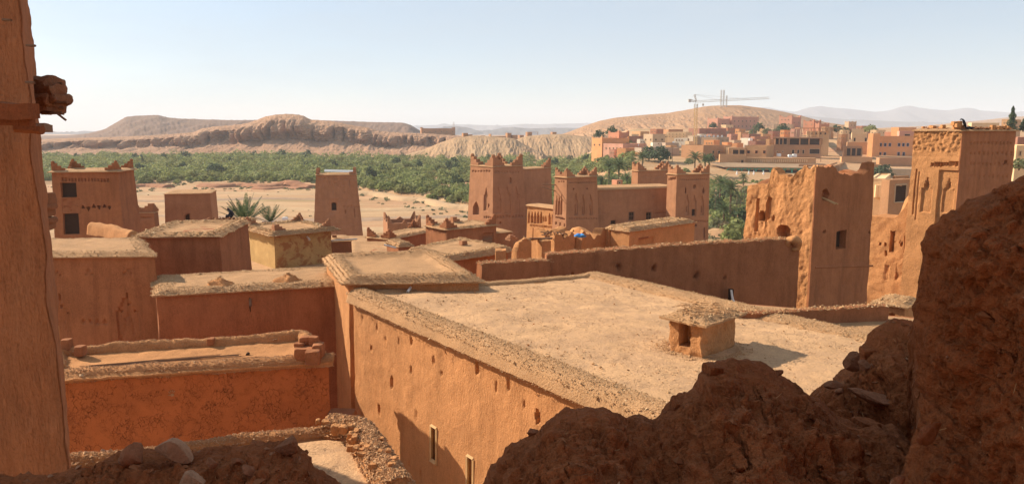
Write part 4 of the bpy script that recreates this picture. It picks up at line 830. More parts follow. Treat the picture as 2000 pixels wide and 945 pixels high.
# decorated tower pair
def deco(i, xs, y0, y1, w, d=.14, horn=True):
    return [('r', i, x - w / 2, y0, x + w / 2, y1, d, 'horn' if horn else 'point') for x in xs]
tw = house('decorated_tower', 'broad decorated tower with pointed arch opening and stepped battlements, left of its row', 'tower', 919, 963, 1021, 326, 480, 112, g=53, mat='plaster', res=.1, over=.14, th=.16, batter=.045, mer=(1.9, (0, 1, 2, 3)), dish=.1,
      rows=[('r', 0, 924, 394, 935, 420, .7, 'point'), ('r', 0, 945, 366, 953, 412, .25, 'horn'), ('r', 0, 953, 398, 955.5, 406, .2, 'oval')] + [('row', 0, 924, 335, 956, 334, 7, 3, 3.5, .15), ('row', 1, 968, 336, 1012, 337, 9, 3, 3.5, .12), ('row', 1, 971, 424, 1020, 422, 9, 3.5, 5, .18), ('row', 0, 946, 424, 958, 425, 4, 2.5, 4, .15), ('r', 1, 995, 346, 999, 358, .25, 'point')] + deco(1, (973, 991, 1009), 363, 417, 12) + [('r', 1, 976, 388, 978.5, 393, .25, 'oval'), ('r', 1, 1011, 384, 1013.5, 389, .25, 'oval'), ('r', 1, 975, 433, 979, 438, .25, 'oval')])
house('tower_annexe', 'lower plain half of the broad decorated tower, with one stepped corner', 'tower', 1000, 1022, 1076, 331, 470, 116, g=40, mat='plaster', res=.2, over=.1, th=.14, batter=.03, mer=(1.6, (2,)), L=3.5)
b = house('decorated_tower', 'middle decorated tower with tall slit niches beside the lit arcade', 'tower', 1084, 1107, 1166, 347, 470, 98, g=55, mat='plaster', res=.09, over=.22, th=.14, batter=.035, mer=(1.25, (0, 1, 2, 3)),
      rows=deco(0, (1087, 1091.5, 1096.5), 380, 420, 3.2, .3) + deco(1, (1125, 1139, 1154), 378, 420, 7, .16) + [('r', 1, x - 1, 400, x + 1, 420, .3, 'point') for x in (1125, 1139, 1154)] + [('row', 1, 1113, 357, 1162, 356, 13, 2.2, 2.2, .15), ('row', 1, 1112, 427, 1164, 427, 12, 2.5, 2.5, .15), ('row', 0, 1086, 424, 1102, 428, 6, 2, 3, .2), ('row', 0, 1086, 436, 1102, 440, 3, 2, 6, .2), ('row', 1, 1120, 369, 1147, 369, 2, 2, 2, .25), ('row', 0, 1092, 355, 1101, 355, 3, 2, 2.5, .12)])
gal = house('arcade_gallery', 'sunlit gallery wall with a row of slender arched openings, left of the middle tower', 'gallery', 1030, 1086, 1090, 408, 475, 102, g=52, mat='rough', Rr=2.2, res=.085, over=.2, th=.22, batter=.02,
      rows=[('r', 0, x - 2, 413, x + 2, 436, .5, 'point') for x in (1033, 1039, 1045, 1051, 1057)] + [('r', 0, x - 1.2, 421, x + 1.2, 433, .2, 'point') for x in (1062, 1066)] + [('r', 0, 1071, 416, 1075, 438, .4, 'point'), ('r', 0, 1077.5, 418, 1080.5, 438, .4, 'point'), ('row', 0, 1031, 407, 1082, 411, 18, 1.8, 3, .15), ('row', 0, 1036, 440, 1080, 444, 16, 1.6, 4, .2), ('row', 0, 1041, 458, 1073, 462, 4, 1, 26, .08)])
for dz in (0, .5):
    mb = MB(); p = b.at(0, .1, .92 - dz * .12); mb.bar(p, p + np.array([-1.9, -.5, .1 + dz]), .07, 5); mb.build('beam', M['wood'], b.t)
b = house('kasbah_hall', 'long shaded kasbah wall with two small windows between two decorated towers', 'house', 1160, 1162, 1322, 371, 475, 102, g=72, mat='plaster', L=5, res=.12, over=.12, th=.3, batter=.01, roof=True, wins=[(1, 1229, 414, 1238, 430, dict(d=.2)), (1, 1262, 415, 1272, 430, dict(d=.2)), (1, 1194, 430, 1203, 440, dict(d=.2, frame=False))], rows=[('row', 1, 1280, 417, 1310, 416, 9, 2.5, 2, .12), ('r', 1, 1205, 372, 1206.5, 400, .06), ('row', 1, 1170, 417, 1190, 417, 5, 2, 2, .1), ('r', 1, 1274, 381, 1278, 387, .1)])
Q_ = house('decorated_tower', 'right decorated tower with three horned niches, beside the bushes and the ruin', 'tower', 1304, 1322, 1386, 341, 475, 100, g=66, mat='plaster', res=.09, over=.2, th=.14, batter=.012, mer=(1.3, (0, 1, 2, 3)),
      rows=deco(1, (1342, 1356, 1371), 380, 420, 9, .16) + [('r', 1, x - 1.2, y, x + 1.2, y + 12, .3, 'point') for x, y in ((1342, 403), (1371, 403), (1374, 366), (1339, 366))] + [('r', 1, 1354, 361, 1359, 368, .3, 'oval'), ('row', 1, 1330, 432, 1382, 432, 12, 2.5, 2.5, .15), ('row', 1, 1328, 351, 1380, 350, 14, 2, 2.4, .12), ('r', 1, 1374, 445, 1377, 466, .3), ('r', 1, 1357, 438, 1361, 443, .3, 'oval'), ('row', 0, 1307, 350, 1320, 348, 6, 1.6, 5, .15)], winframe=False, wins=[(1, 1352, 409, 1359, 421, dict(d=.3))])
house('rear_tower', 'low rear tower with stepped corners showing over the long kasbah wall', 'tower', 1234, 1246, 1306, 334, 400, 124, g=66, mat='plaster', res=.2, over=.2, th=.14, batter=.012, mer=(1.5, (0, 1, 2, 3)), rows=[('row', 1, 1254, 345, 1300, 344, 9, 2.4, 3, .1)])

# houses of the middle ground
b = house('small_mud_house', 'mud house with boarded door frame and stepped roof corners in the middle distance', 'house', 832, 872, 969, 449, 500, 62, g=52, mat='smooth', res=.12, over=.16, th=.16, batter=.01, mer=(.95, (0, 1, 2)), peb=1500, psize=.035, dish=.1, rows=[('r', 1, 944, 455, 964, 484, .15)])
for k in range(4):
    u0, v0 = b.uv(1, 945, 481 - k * 6.4); u1, _ = b.uv(1, 963, 481); p = b.at(1, u0, v0, -.08); mb = MB(); mb.obox(p[:2], b.aR, (u1 - u0) * b.length(1), -b.nrm[1], .04, p[2] - .1, p[2] + .12 - (k == 3) * .15, 1, .01); mb.build('board', M['wood'], b.t)
merlon(b.at(1, .5, 1)[:2] + b.aL * 3.0, b.aR, b.aL, .9, b.z1, b.t, M['plaster'], knob=False)
house('low_side_house', 'low house with slanting pale roof against the broad decorated tower', 'house', 962, 969, 1000, 455, 495, 66, g=60, mat='smooth', L=3, res=.2, over=.1, th=.12)
house('battlement_house', 'ruined square enclosure with thin battlemented walls beside the dry river', 'house', 752, 757, 822, 437, 480, 96, g=74, mat='plaster', L=5, res=.18, roof=False, thick=.3, deck=1.6, top=lambda i, u, p: 1.0 * max(0, 1 - min(u, 1 - u) * 9) + .35 * (abs(u - .5) < .05) + .7 * (abs(u - .42) < .08) * (i == 2), rows=[('r', 1, x - 2.5, 446, x + 2.5, 458, .08, 'horn') for x in (767, 775, 785, 795)])
b = house('hut_with_stepped_gables', 'low sunlit hut with stepped gable horns, nearest to the ruined enclosure', 'hut', 757, 761, 850, 468, 500, 64, g=30, mat='smooth', L=2.6, res=.16, over=.12, th=.2, ramp_=.09, mer=(.85, (0, 1, 2, 3)), peb=900, psize=.04)
b = house('round_shouldered_hut', 'small hut with bulging gravel roof and white gutter beside the terraces', 'hut', 772, 778, 805, 482, 500, 52, g=60, mat='smooth', L=2.4, res=.1, over=.12, th=.25, ramp_=.1, peb=900, psize=.03, rres=.14)
mb = MB(); p0 = ptd(750, 478, 51); p1 = ptd(773, 484, 51); mb.bar(p0, p1, .06, 6); mb.build('gutter', M['pipe'], b.t)
# long ragged roof edge with dark wall beneath
zM = zat(505, 44); mq = [ptz(806, 492, zM)[:2], ptz(878, 508, zM)[:2], ptz(992, 490, zM)[:2], ptz(900, 470, zM)[:2]]
b_ = thing('ragged_roof_house', 'house with ragged gravel roof edge over a dark shaded wall, behind the near roofs', 'house', (*mq[1], 12)); Blk(mq, 8, zM, 0).build('wall', M['smooth'], b_, .25, .06); roof_slab(mq, zM, .3, .3, b_, res=.14, amp=.14, peb=5000, psize=.03, seed=31, dish=.05)
for x, y in ((903, 487), (997, 478)):
    o = merlon(ptz(x, y, zM)[:2], np.array([.8, .6]), np.array([-.6, .8]), .55 if x > 950 else .35, zM + .3, b_, M['plaster'], steps=3 if x > 950 else 1, knob=False)
# ruined walls with openings
def ruin(name, label, pts, thick, mat=M['rough'], res=.1, amp=.08, cat='ruined wall', zb=8, seed=0, topn=.12, peb=0, feats=None, tilt=0):
    """free-standing thick wall along pts [(x,y,ztop)], ragged top"""
    pts = [np.array(p, float) for p in pts]; seg = [np.linalg.norm((b - a)[:2]) for a, b in zip(pts, pts[1:])]; tot = sum(seg); n = int(tot / res) + 2; cum = np.concatenate([[0], np.cumsum(seg)])
    S = np.linspace(0, tot, n); P = np.stack([np.interp(S, cum, [p[i] for p in pts]) for i in range(3)], 1); T = np.gradient(P[:, :2], axis=0); T /= np.linalg.norm(T, axis=1)[:, None]; Nn = np.stack([T[:, 1], -T[:, 0]], 1)
    zt = P[:, 2] + fbm(np.column_stack([S * 1.1, S * 0 + seed, S * 0]), 4) * topn + fbm(np.column_stack([S * 5, S * 0 + seed, S * 0]), 3) * topn * .4
    m = max(4, int((P[:, 2].max() - zb) / (res * 1.3))); prof = [(.5 + tilt * (1 - t), t) for t in np.linspace(0, 1, m)] + [(.42, 1.0), (.2, 1.0), (-.2, 1.0), (-.42, 1.0)] + [(-.5, t) for t in np.linspace(.97, 0, 6)]
    kk = len(prof); V = np.zeros((kk, n, 3))
    for j, (o, t) in enumerate(prof):
        V[j, :, :2] = P[:, :2] + Nn * (o * thick); V[j, :, 2] = zb + (zt - zb) * t
        if abs(o) < .45 and t == 1.0: V[j, :, 2] += .12 * thick * math.cos(o * 3)
        if feats and o > .45:
            for (s0, s1, z0_, z1_, d) in feats:
                mk = (S > s0) & (S < s1) & (V[j, :, 2] > z0_) & (V[j, :, 2] < z1_); V[j, mk, :2] -= Nn[mk] * d
    Q = V.reshape(-1, 3); Q = Q + vfbm(Q * 1.5 + seed, 4) * amp; endf = []
    n0 = len(Q); c0 = Q.reshape(kk, n, 3)[:, 0].mean(0); c1 = Q.reshape(kk, n, 3)[:, -1].mean(0); Q = np.vstack([Q, c0, c1])
    f3 = np.array([[n0, j * n, (j + 1) * n] for j in range(kk - 1)] + [[n0 + 1, (j + 1) * n + n - 1, j * n + n - 1] for j in range(kk - 1)])
    o = link(name, mesh_np(Q, [gridf(n, kk), f3], name), mat, None, True, 60); tag(o, label, cat)
    if peb:
        g_ = np.random.default_rng(seed + 3); j = g_.integers(m - 1, m + 4, peb); i = g_.integers(0, n, peb); pebbles('rubble', V[j, i] + np.column_stack([g_.normal(size=(peb, 2)) * .05, g_.normal(size=peb) * .02 + .02]), .017, M['gravel'], o, seed=seed + 4)
    return o
def W(px, py, d): return ptd(px, py, d)
S1 = [W(1066, 496, 30.2), W(1140, 490, 30.4), W(1230, 486, 30.9), W(1300, 480, 31.2), W(1400, 473, 31.8), W(1500, 468, 32.3), W(1540, 468, 32.6), W(1556, 468, 32.7)]
ruin('boundary_wall', 'long shaded mud boundary wall with ragged gravel top leading to the ruined tower', S1, .5, M['smooth'], .09, .06, 'wall', 8.5, 1, .14, 2600, feats=[(8.6, 8.85, 16.3, 17.2, .3), (1.0, 1.15, 18.9, 19.1, .25), (3.0, 3.2, 19.2, 19.35, .2), (4.6, 4.8, 19.1, 19.3, .2), (6.6, 6.8, 18.6, 18.8, .2), (8.0, 8.25, 18.5, 18.6, .2), (2.4, 2.6, 18.2, 18.3, .2)])
ruin('boundary_wall', 'lower left stretch of the boundary wall ending behind the big roof', [W(935, 516, 28.5), W(1000, 510, 29.2), W(1062, 508, 29.9), W(1072, 510, 30.0)], .45, M['smooth'], .09, .06, 'wall', 8.5, 2, .14, 700)
# white pipe through the wall
pw = thing('waste_pipe', 'old white waste pipe coming out of the boundary wall near the big roof edge', 'pipe', W(1433, 600, 31)); mb = MB(); a0 = W(1428, 566, 31.25); mb.bar(a0, W(1431, 585, 31.1), .05, 8); mb.bar(W(1431, 585, 31.1), W(1443, 606, 31.0), .055, 8); mb.build('pipe', M['pipe'], pw)
mb = MB(); h0 = W(1429, 572, 31.3); mb.box(h0[0], h0[1] + .1, h0[2] - .3, .18, .2, .9); mb.build('broken_socket', M['dark'], pw)

# ruins between boundary wall and kasbah
ruin('ruined_wall', 'broken upright wall stub at the left end of the ruins', [W(1004, 492, 41), W(1010, 474, 41.2), W(1024, 464, 41.3), W(1036, 470, 41.4)], .45, M['rough'], .1, .09, zb=8, seed=12, peb=120)
ruin('ruined_wall', 'low broken wall end left of the upright stub', [W(968, 490, 40), W(975, 487, 40), W(988, 488, 40)], .8, M['rough'], .1, .12, zb=8, seed=13)
ruin('ruined_pillar', 'narrow sunlit mud pillar in the ruins', [W(1054, 470, 42), W(1072, 470, 42.3)], .5, M['rough'], .1, .08, zb=8, seed=14, cat='pillar')
b = house('roofless_room', 'roofless room with broken parapet, right of the narrow pillar', 'ruin', 1076, 1084, 1122, 462, 505, 43, g=62, mat='rough', L=2.2, res=.1, roof=False, thick=.35, deck=.3, amp=.09, top=lambda i, u, p: .15 * math.sin(u * 9) + .1 * math.sin(u * 23))
b2 = house('roofless_room', 'broken parapet room holding the blue plastic bag', 'ruin', 1118, 1136, 1184, 462, 505, 43.5, g=40, mat='rough', L=2.6, res=.1, roof=False, thick=.45, deck=.12, amp=.1, top=lambda i, u, p: .22 * math.sin(u * 7 + i) + .1 * math.sin(u * 23))
mb = MB(); 
for k in range(3): mb.bar(W(1034, 466 + k * .8, 41.6 + k * .12), W(1078, 466 - k * .6, 42.9 + k * .12), .06, 6)
t = thing('roof_pole', 'weathered pole laid across the ruined walls', 'pole', W(1036, 468, 41.8)); mb.build('pole', M['wood'], t)
g = np.random.default_rng(3)
t = thing('rubble_heap', 'heap of broken sticks and clods on the roofless room', 'rubble', W(1080, 458, 44)); mb = MB()
for k in range(26): p = W(1066 + g.uniform(0, 34), 460 + g.uniform(-6, 3), 43.6 + g.uniform(0, .8)); mb.bar(p, p + g.normal(size=3) * [.35, .3, .12], .035, 4)
mb.build('sticks', M['wood'], t)['kind'] = 'stuff'; pebbles('clods', np.array([W(1066 + g.uniform(0, 40), 461 + g.uniform(-5, 3), 43.6 + g.uniform(0, .8)) for k in range(120)]), .09, M['rubble'], t, seed=40)
b = house('flat_topped_ruin', 'thick walled sunlit ruin with flat gravel top and wooden lintel in the middle ground', 'ruin', 1181, 1229, 1357, 452, 505, 44, g=48, mat='rough', res=.09, over=.06, th=.22, ramp_=.09, batter=.0, peb=2500, psize=.03, rows=[('r', 1, 1247, 465, 1276, 480, .12), ('r', 0, 1190, 447, 1192, 500, .12)], wallname='wall', rres=.14)
u, v = b.uv(1, 1247, 466); p = b.at(1, u, v, .0); mb = MB(); mb.obox(p[:2], b.aR, 1.0, -b.nrm[1], .1, p[2] - .06, p[2] + .04); mb.build('lintel', M['woodred'], b.t)
bag = MB(); g = np.random.default_rng(8); pB = W(1133, 459, 42.9); pB[2] = b2.z1 + .05
V_ = []; n = 14
for j in range(7):
    for k in range(n): a = k * 2 * math.pi / n; r = math.sin((j + .5) / 7 * math.pi) * (.3 + .12 * math.sin(3 * a + j)); V_.append((pB[0] + r * math.cos(a), pB[1] + r * math.sin(a) * .7, pB[2] + .2 * j / 6 + .05 * math.sin(5 * a)))
o = link('plastic_bag', mesh_np(np.array(V_), gridf(n, 7, True)), M['blue']); tag(o, 'crumpled blue plastic bag caught on the broken parapet', 'bag')

# big ruined tower
def ttop(i, u, p):
    r = fbm(np.array([[u * 3.3 + i * 7, i * 3.1, .5]]), 4)[0] * .45
    r2 = fbm(np.array([[u * 14 + i * 7, i * 3.1, 2.5]]), 3)[0] * .22
    if i == 0: return r * .6 + r2 - .95 * float(sstep(.36, .30, u)) - .42 * float(sstep(.36, .5, u)) * float(sstep(.85, .6, u)) + .1
    if i == 1: return r * .35 + r2 + .12 - .38 * float(sstep(.25, .5, u)) * float(sstep(.98, .8, u)) + .12 * float(sstep(.9, 1, u))
    if i == 2: return r - .3
    return r - .6
tz = zat(607, 33)
b = house('ruined_tower', 'big crumbling mud tower with broken crown, square window and sunlit rough left face', 'tower', 1462, 1594, 1708, 335, 0, 33, g=54, mat='smooth', z0=15.5, batter=.012, res=.055, amp=.05, freq=1.1, roof=False, thick=.45, deck=1.3, top=ttop, winframe=False,
      wins=[(1, 1634, 452, 1652, 485, dict(d=.4, bars=False))], rows=[('r', 0, 1518, 440, 1544, 466, .55, 'oval'), ('r', 0, 1484, 412, 1494, 432, .5, 'round'), ('r', 0, 1497, 386, 1506, 428, .16), ('r', 0, 1476, 388, 1482, 452, .14), ('r', 0, 1509, 421, 1513, 432, .2, 'point'), ('r', 1, 1605, 370, 1618, 392, .25, 'oval'), ('r', 1, 1607, 450, 1612, 455, .15, 'oval'), ('r', 1, 1697, 451, 1701, 456, .15, 'oval')])
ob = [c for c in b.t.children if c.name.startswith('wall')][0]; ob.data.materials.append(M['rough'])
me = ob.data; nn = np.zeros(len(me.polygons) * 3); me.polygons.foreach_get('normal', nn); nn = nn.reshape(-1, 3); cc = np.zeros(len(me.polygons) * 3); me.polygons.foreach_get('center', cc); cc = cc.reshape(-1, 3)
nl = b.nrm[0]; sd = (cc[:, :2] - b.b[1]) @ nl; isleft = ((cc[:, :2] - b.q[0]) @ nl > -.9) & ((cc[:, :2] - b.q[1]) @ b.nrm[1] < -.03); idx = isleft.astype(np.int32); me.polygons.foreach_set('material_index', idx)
vv = np.zeros(len(me.vertices) * 3); me.vertices.foreach_get('co', vv); vv = vv.reshape(-1, 3); lf = ((vv[:, :2] - b.q[0]) @ nl > -.7) & ((vv[:, :2] - b.q[1]) @ b.nrm[1] < -.12)
dsp = fbm(vv * np.array([7, 7, 3.6]), 5, .7) * .085 + fbm(vv * np.array([1.6, 1.6, 1]), 3) * .10 + fbm(vv * 16, 2) * .02; vv[:, :2] += nl * (dsp * lf)[:, None]; me.vertices.foreach_set('co', vv.ravel().astype(np.float32)); me.update()
for k in range(2): mb = MB(); p = b.at(1, *b.uv(1, 1610, 385)); mb.bar(p - np.array([*b.nrm[1], 0]) * .2, p + np.array([*(b.nrm[1] * .55), -.28]) + np.array([.12 * k, 0, 0]), .035, 6); mb.build('stick', M['frame'], b.t)
# low ledge line round its foot
p0 = b.at(1, 0, .42, .04); p0 = b.at(1, *b.uv(1, 1592, 522)); p1 = b.at(1, *b.uv(1, 1704, 519)); mb = MB(); mb.bar(p0, p1, .05, 5); mb.build('ledge', M['smooth'], b.t)
# broken arch between boundary wall and tower
ar = thing('broken_arch', 'lumpy broken mud arch joining boundary wall and ruined tower', 'arch', W(1550, 520, 32.5)); V_ = []; path = [W(1528, 478, 32.5), W(1545, 468, 32.3), W(1556, 470, 32.3), W(1556, 484, 32.4), W(1545, 486, 32.4)]
V_ = []; n = 12; pth = np.array([np.array([np.interp(s, np.linspace(0, 1, len(path)), [p[i] for p in path]) for i in range(3)]) for s in np.linspace(0, 1, 26)])
for j, p in enumerate(pth):
    tg = pth[min(j + 1, 25)] - pth[max(j - 1, 0)]; tg /= np.linalg.norm(tg); u_ = np.array([0, 1, 0.]); w_ = np.cross(tg, u_); r = .2 * math.sin(math.pi * min(1, (j + 4) / 30)) ** .4
    for k in range(n): a = k * 2 * math.pi / n; V_.append(p + u_ * math.cos(a) * r * 1.3 + w_ * math.sin(a) * r)
V_ = np.array(V_); V_ += vfbm(V_ * 4, 3) * .12; link('arch', mesh_np(V_, gridf(n, 26, True)), M['rough'], ar, True)
# far inner wall of the tower seen over the broken left face stays part of the tower

# right tall decorated tower
def utop(i, u, p): return fbm(np.array([[u * 5 + i * 7, 2.1, .5]]), 3)[0] * .12
b = house('tall_decorated_tower', 'tall square tower at the right with blind arches and a sunlit patterned face', 'tower', 1786, 1880, 1985, 255, 0, 39, g=54, mat='smooth', z0=13, batter=.004, res=.06, amp=.045, freq=1.0, roof=True, over=.1, th=.1, rres=.2, ramp_=.07,
      rows=[('r', 0, 1788, 264, 1879, 308, .03, 'rough')] + [('row', 0, 1820, 322, 1868, 320, 9, 4, 8, .14), ('r', 0, 1828, 332, 1866, 480, .1), ('r', 0, 1786, 330, 1788, 420, .1), ('r', 0, 1799, 346, 1821, 414, .09, 'horn'), ('r', 0, 1839, 348, 1861, 416, .17, 'horn'), ('r', 0, 1806, 358, 1813, 368, .16, 'oval'), ('r', 0, 1847, 360, 1853, 370, .24, 'oval'), ('r', 0, 1790, 336, 1793, 430, .06), ('row', 1, 1895, 280, 1975, 280, 12, 3.5, 5, .07), ('row', 1, 1895, 320, 1975, 322, 11, 3.5, 5, .06), ('row', 1, 1895, 300, 1975, 300, 10, 3.5, 5, .06), ('row', 1, 1895, 345, 1975, 345, 10, 3.5, 5, .05), ('r', 1, 1961, 313, 1967, 319, .25)])
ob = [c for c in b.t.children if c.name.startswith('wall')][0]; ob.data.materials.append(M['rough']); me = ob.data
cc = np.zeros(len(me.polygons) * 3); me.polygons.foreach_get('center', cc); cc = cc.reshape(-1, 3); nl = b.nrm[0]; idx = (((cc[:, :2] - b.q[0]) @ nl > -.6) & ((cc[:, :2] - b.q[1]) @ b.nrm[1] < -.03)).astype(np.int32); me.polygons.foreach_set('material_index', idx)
vv = np.zeros(len(me.vertices) * 3); me.vertices.foreach_get('co', vv); vv = vv.reshape(-1, 3); top_ = sstep(b.z1 - 1.35, b.z1 - .9, vv[:, 2]); lf = ((vv[:, :2] - b.q[0]) @ nl > -.5) & ((vv[:, :2] - b.q[1]) @ b.nrm[1] < -.1)
vv[:, :2] += nl * ((fbm(vv * np.array([7, 7, 5]), 4, .65) * .15 * (.12 + top_)) * lf)[:, None]; me.vertices.foreach_set('co', vv.ravel().astype(np.float32)); me.update()
UT = b
# wing wall at its left, stepping down
zw = zat(447, 37)
wq, zw1, aL_, aR_ = quad(1699, 1790, 1850, 430, 42.3, 52, Rr=1.6)
wt = thing('patterned_wing', 'sunlit eroded wing wall with slots and lozenge holes below the tall decorated tower', 'wing', (*wq[1], 13)); wb = Blk(wq, 8, zw1, .004)
for r_ in [('r', 0, 1738, 452, 1746, 492, .3), ('r', 0, 1766, 458, 1774, 494, .3), ('r', 0, 1717, 474, 1720.5, 480, .2), ('r', 0, 1727, 474, 1730.5, 480, .2), ('r', 0, 1758, 474, 1761.5, 480, .2), ('r', 0, 1783, 478, 1786, 488, .2), ('r', 0, 1728, 490, 1731, 500, .2), ('r', 0, 1761, 538, 1769, 552, .25, 'tri'), ('r', 0, 1729, 518, 1736, 548, .1, 'rough'), ('r', 0, 1748, 515, 1780, 548, .12, 'rough'), ('row', 0, 1740, 472, 1786, 474, 6, 2, 3, .1)]: (wb.row if r_[0] == 'row' else wb.rect)(*r_[1:])
wb.build('wall', M['rough'], wt, .055, .09, 1.3, top=lambda i, u, p: (1.5 * float(sstep(.45, .95, u)) ** 1.5 + .0) if i in (0,) else (1.5 if i == 1 else 1.5 * float(sstep(.55, .05, u)) if i == 2 else 0), thick=.35, deck=0)
# small thatched box at its foot
b = house('low_lean_to', 'low sunlit lean-to with straw roof at the foot of the tall tower', 'lean-to', 1712, 1768, 1792, 598, 0, 24, g=44, mat='rough', z0=18.2, res=.06, amp=.06, freq=2, over=.12, th=.12, rres=.08, batter=0, peb=900, psize=.02, rows=[('r', 0, 1733, 612, 1748, 632, .2, 'round')])
# birds / scraps on the tower roof
zr = b.z1
UTz = UT.z1 + .08
pr = UT.at(0, .97, 1, -.35); cl = thing('rubble_heap', 'pile of clods and dark scraps on the tall tower roof', 'rubble', pr); g = np.random.default_rng(21)
def roofpt(u, w): return UT.q[1] + (UT.q[0] - UT.q[1]) * u + (UT.q[2] - UT.q[1]) * w
pts_ = []
for k in range(420):
    u_, w_ = g.choice([0.08, .45, .75, .02], p=[.4, .2, .2, .2]) + g.normal() * .06, g.uniform(.02, .95); p = roofpt(abs(u_), w_); pts_.append((*p, UTz + abs(g.normal()) * .05))
pebbles('clods', np.array(pts_), .05, M['rubble'], cl, seed=51)
c = W(1874, 248, 39.2)
for k in range(9): lump('clod', (c[0] + g.normal() * .16, c[1] + g.normal() * .15, UTz + .08 + .1 * (k % 3)), tuple(g.uniform(.14, .34, 3)), M['rough'], cl, .04, k, 4)
for k in range(7): p = roofpt(.55 + .07 * k, .12 + .04 * (k % 3)); lump('clod', (p[0], p[1], UTz + .08), tuple(g.uniform(.1, .3, 3)), M['rough'], cl, .03, k + 20, 4)
for k in range(6): p = roofpt(.02, .55 + .06 * k); lump('clod', (p[0], p[1], UTz + .08), tuple(g.uniform(.1, .28, 3)), M['rough'], cl, .03, k + 40, 4)
# perched dark bird
def sphere(mb, c, r, n=12, m=8):
    V = [(c[0] + r[0] * math.sin(math.pi * j / m) * math.cos(2 * math.pi * k / n), c[1] + r[1] * math.sin(math.pi * j / m) * math.sin(2 * math.pi * k / n), c[2] + r[2] * math.cos(math.pi * j / m)) for j in range(m + 1) for k in range(n)]; mb.add(np.array(V), gridf(n, m + 1, True))
def skin_body(name, joints, edges, mat, parent, sub=2):
    """one continuous body grown round a skeleton"""
    me = bpy.data.meshes.new(name); me.from_pydata([tuple(map(float, j[:3])) for j in joints], edges, []); o = bpy.data.objects.new(name, me); col.objects.link(o); sm = o.modifiers.new('skin', 'SKIN')
    for i, j in enumerate(joints): me.skin_vertices[0].data[i].radius = (j[3], j[3] if len(j) < 5 else j[4])
    me.skin_vertices[0].data[0].use_root = True; ss = o.modifiers.new('sub', 'SUBSURF'); ss.levels = sub; ss.render_levels = sub
    dg = bpy.context.evaluated_depsgraph_get(); m2 = bpy.data.meshes.new_from_object(o.evaluated_get(dg)); bpy.data.objects.remove(o); m2.materials.clear(); return link(name, m2, mat, parent, True)
bp = W(1881, 246, 39.1); bt = thing('bird', 'black bird with bent neck perched on the clod at the tall tower corner', 'bird', bp)
k_ = 1.0
def rel(o, lst): return [(o[0] + a * k_, o[1] + b_ * k_, o[2] + c_ * k_, *r) for a, b_, c_, *r in lst]
skin_body('body', rel(bp, [(.05, 0, .15, .075), (.12, 0, .0, .05), (.19, .02, -.14, .022), (.0, 0, .27, .06), (-.05, 0, .34, .035), (-.12, 0, .35, .045), (-.21, 0, .31, .012)]), [(0, 1), (1, 2), (0, 3), (3, 4), (4, 5), (5, 6)], M['cloth'], bt)
skin_body('wing', rel(bp, [(.03, -.07, .2, .045, .02), (.1, -.08, .04, .04, .02), (.16, -.07, -.1, .012, .01)]), [(0, 1), (1, 2)], M['cloth'], bt)
skin_body('leg', rel(bp, [(.04, -.03, .08, .014), (.03, -.03, -.06, .01)]), [(0, 1)], M['cloth'], bt); skin_body('leg', rel(bp, [(.06, .03, .08, .014), (.05, .03, -.06, .01)]), [(0, 1)], M['cloth'], bt)
sb = thing('black_plastic_sheet', 'crumpled black plastic sheet lying beside the bird on the tower roof', 'sheet', W(1897, 249, 39.0)); mb = MB(); pS = W(1896, 250.5, 39.0); pS[2] = UTz + .05; sphere(mb, pS, (.22, .15, .07)); mb.v[0] += vfbm(mb.v[0] * 6, 3) * .08; mb.build('sheet', M['cloth'], sb, True)

# lower roof and parapet right of the big roof
zW = 19.3; wq_ = [ptz(1500, 640, zW)[:2] + [0, .0], C3 + nr2 * .6, C3 + nr2 * 8, ptz(1745, 622, zW)[:2] + [3, 0]]
ge = thing('gravel_roof', 'gravel covered neighbouring roof between the big roof and the low parapet', 'roof', (*wq_[1], 14)); wq2 = [Bf + rw * 2 + nr2 * .15, C3 + nr2 * .15, C3 + nr2 * 7, ptz(1800, 618, zW)[:2]]
Blk(wq2, 9, zW - .05, 0).build('wall', M['smooth'], ge, .6, .02); roof_slab(wq2, zW - .07, 0, .05, ge, res=.14, amp=.03, peb=0); g = np.random.default_rng(31); pts_ = []
while len(pts_) < 6000:
    p = ptz(g.uniform(1480, 1720), 625 + 55 * g.uniform() ** 1.3, zW)
    if (p[:2] - Bf) @ nr2 > .3: pts_.append((p[0], p[1], zW + .02))
pebbles('gravel', np.array(pts_), .016, M['gravel'], ge, seed=61)
pa0 = ptz(1478, 634, zW); pa1 = ptz(1728, 622, zW); ruin('low_parapet', 'low parapet with straight gravel top in front of the ruined tower', [(pa0[0] - 1.5, pa0[1] + .3, zW + .38), (pa0[0], pa0[1], zW + .38), (pa1[0], pa1[1], zW + .42)], .3, M['smooth'], .08, .03, 'parapet', 16, 7, .04, 900)
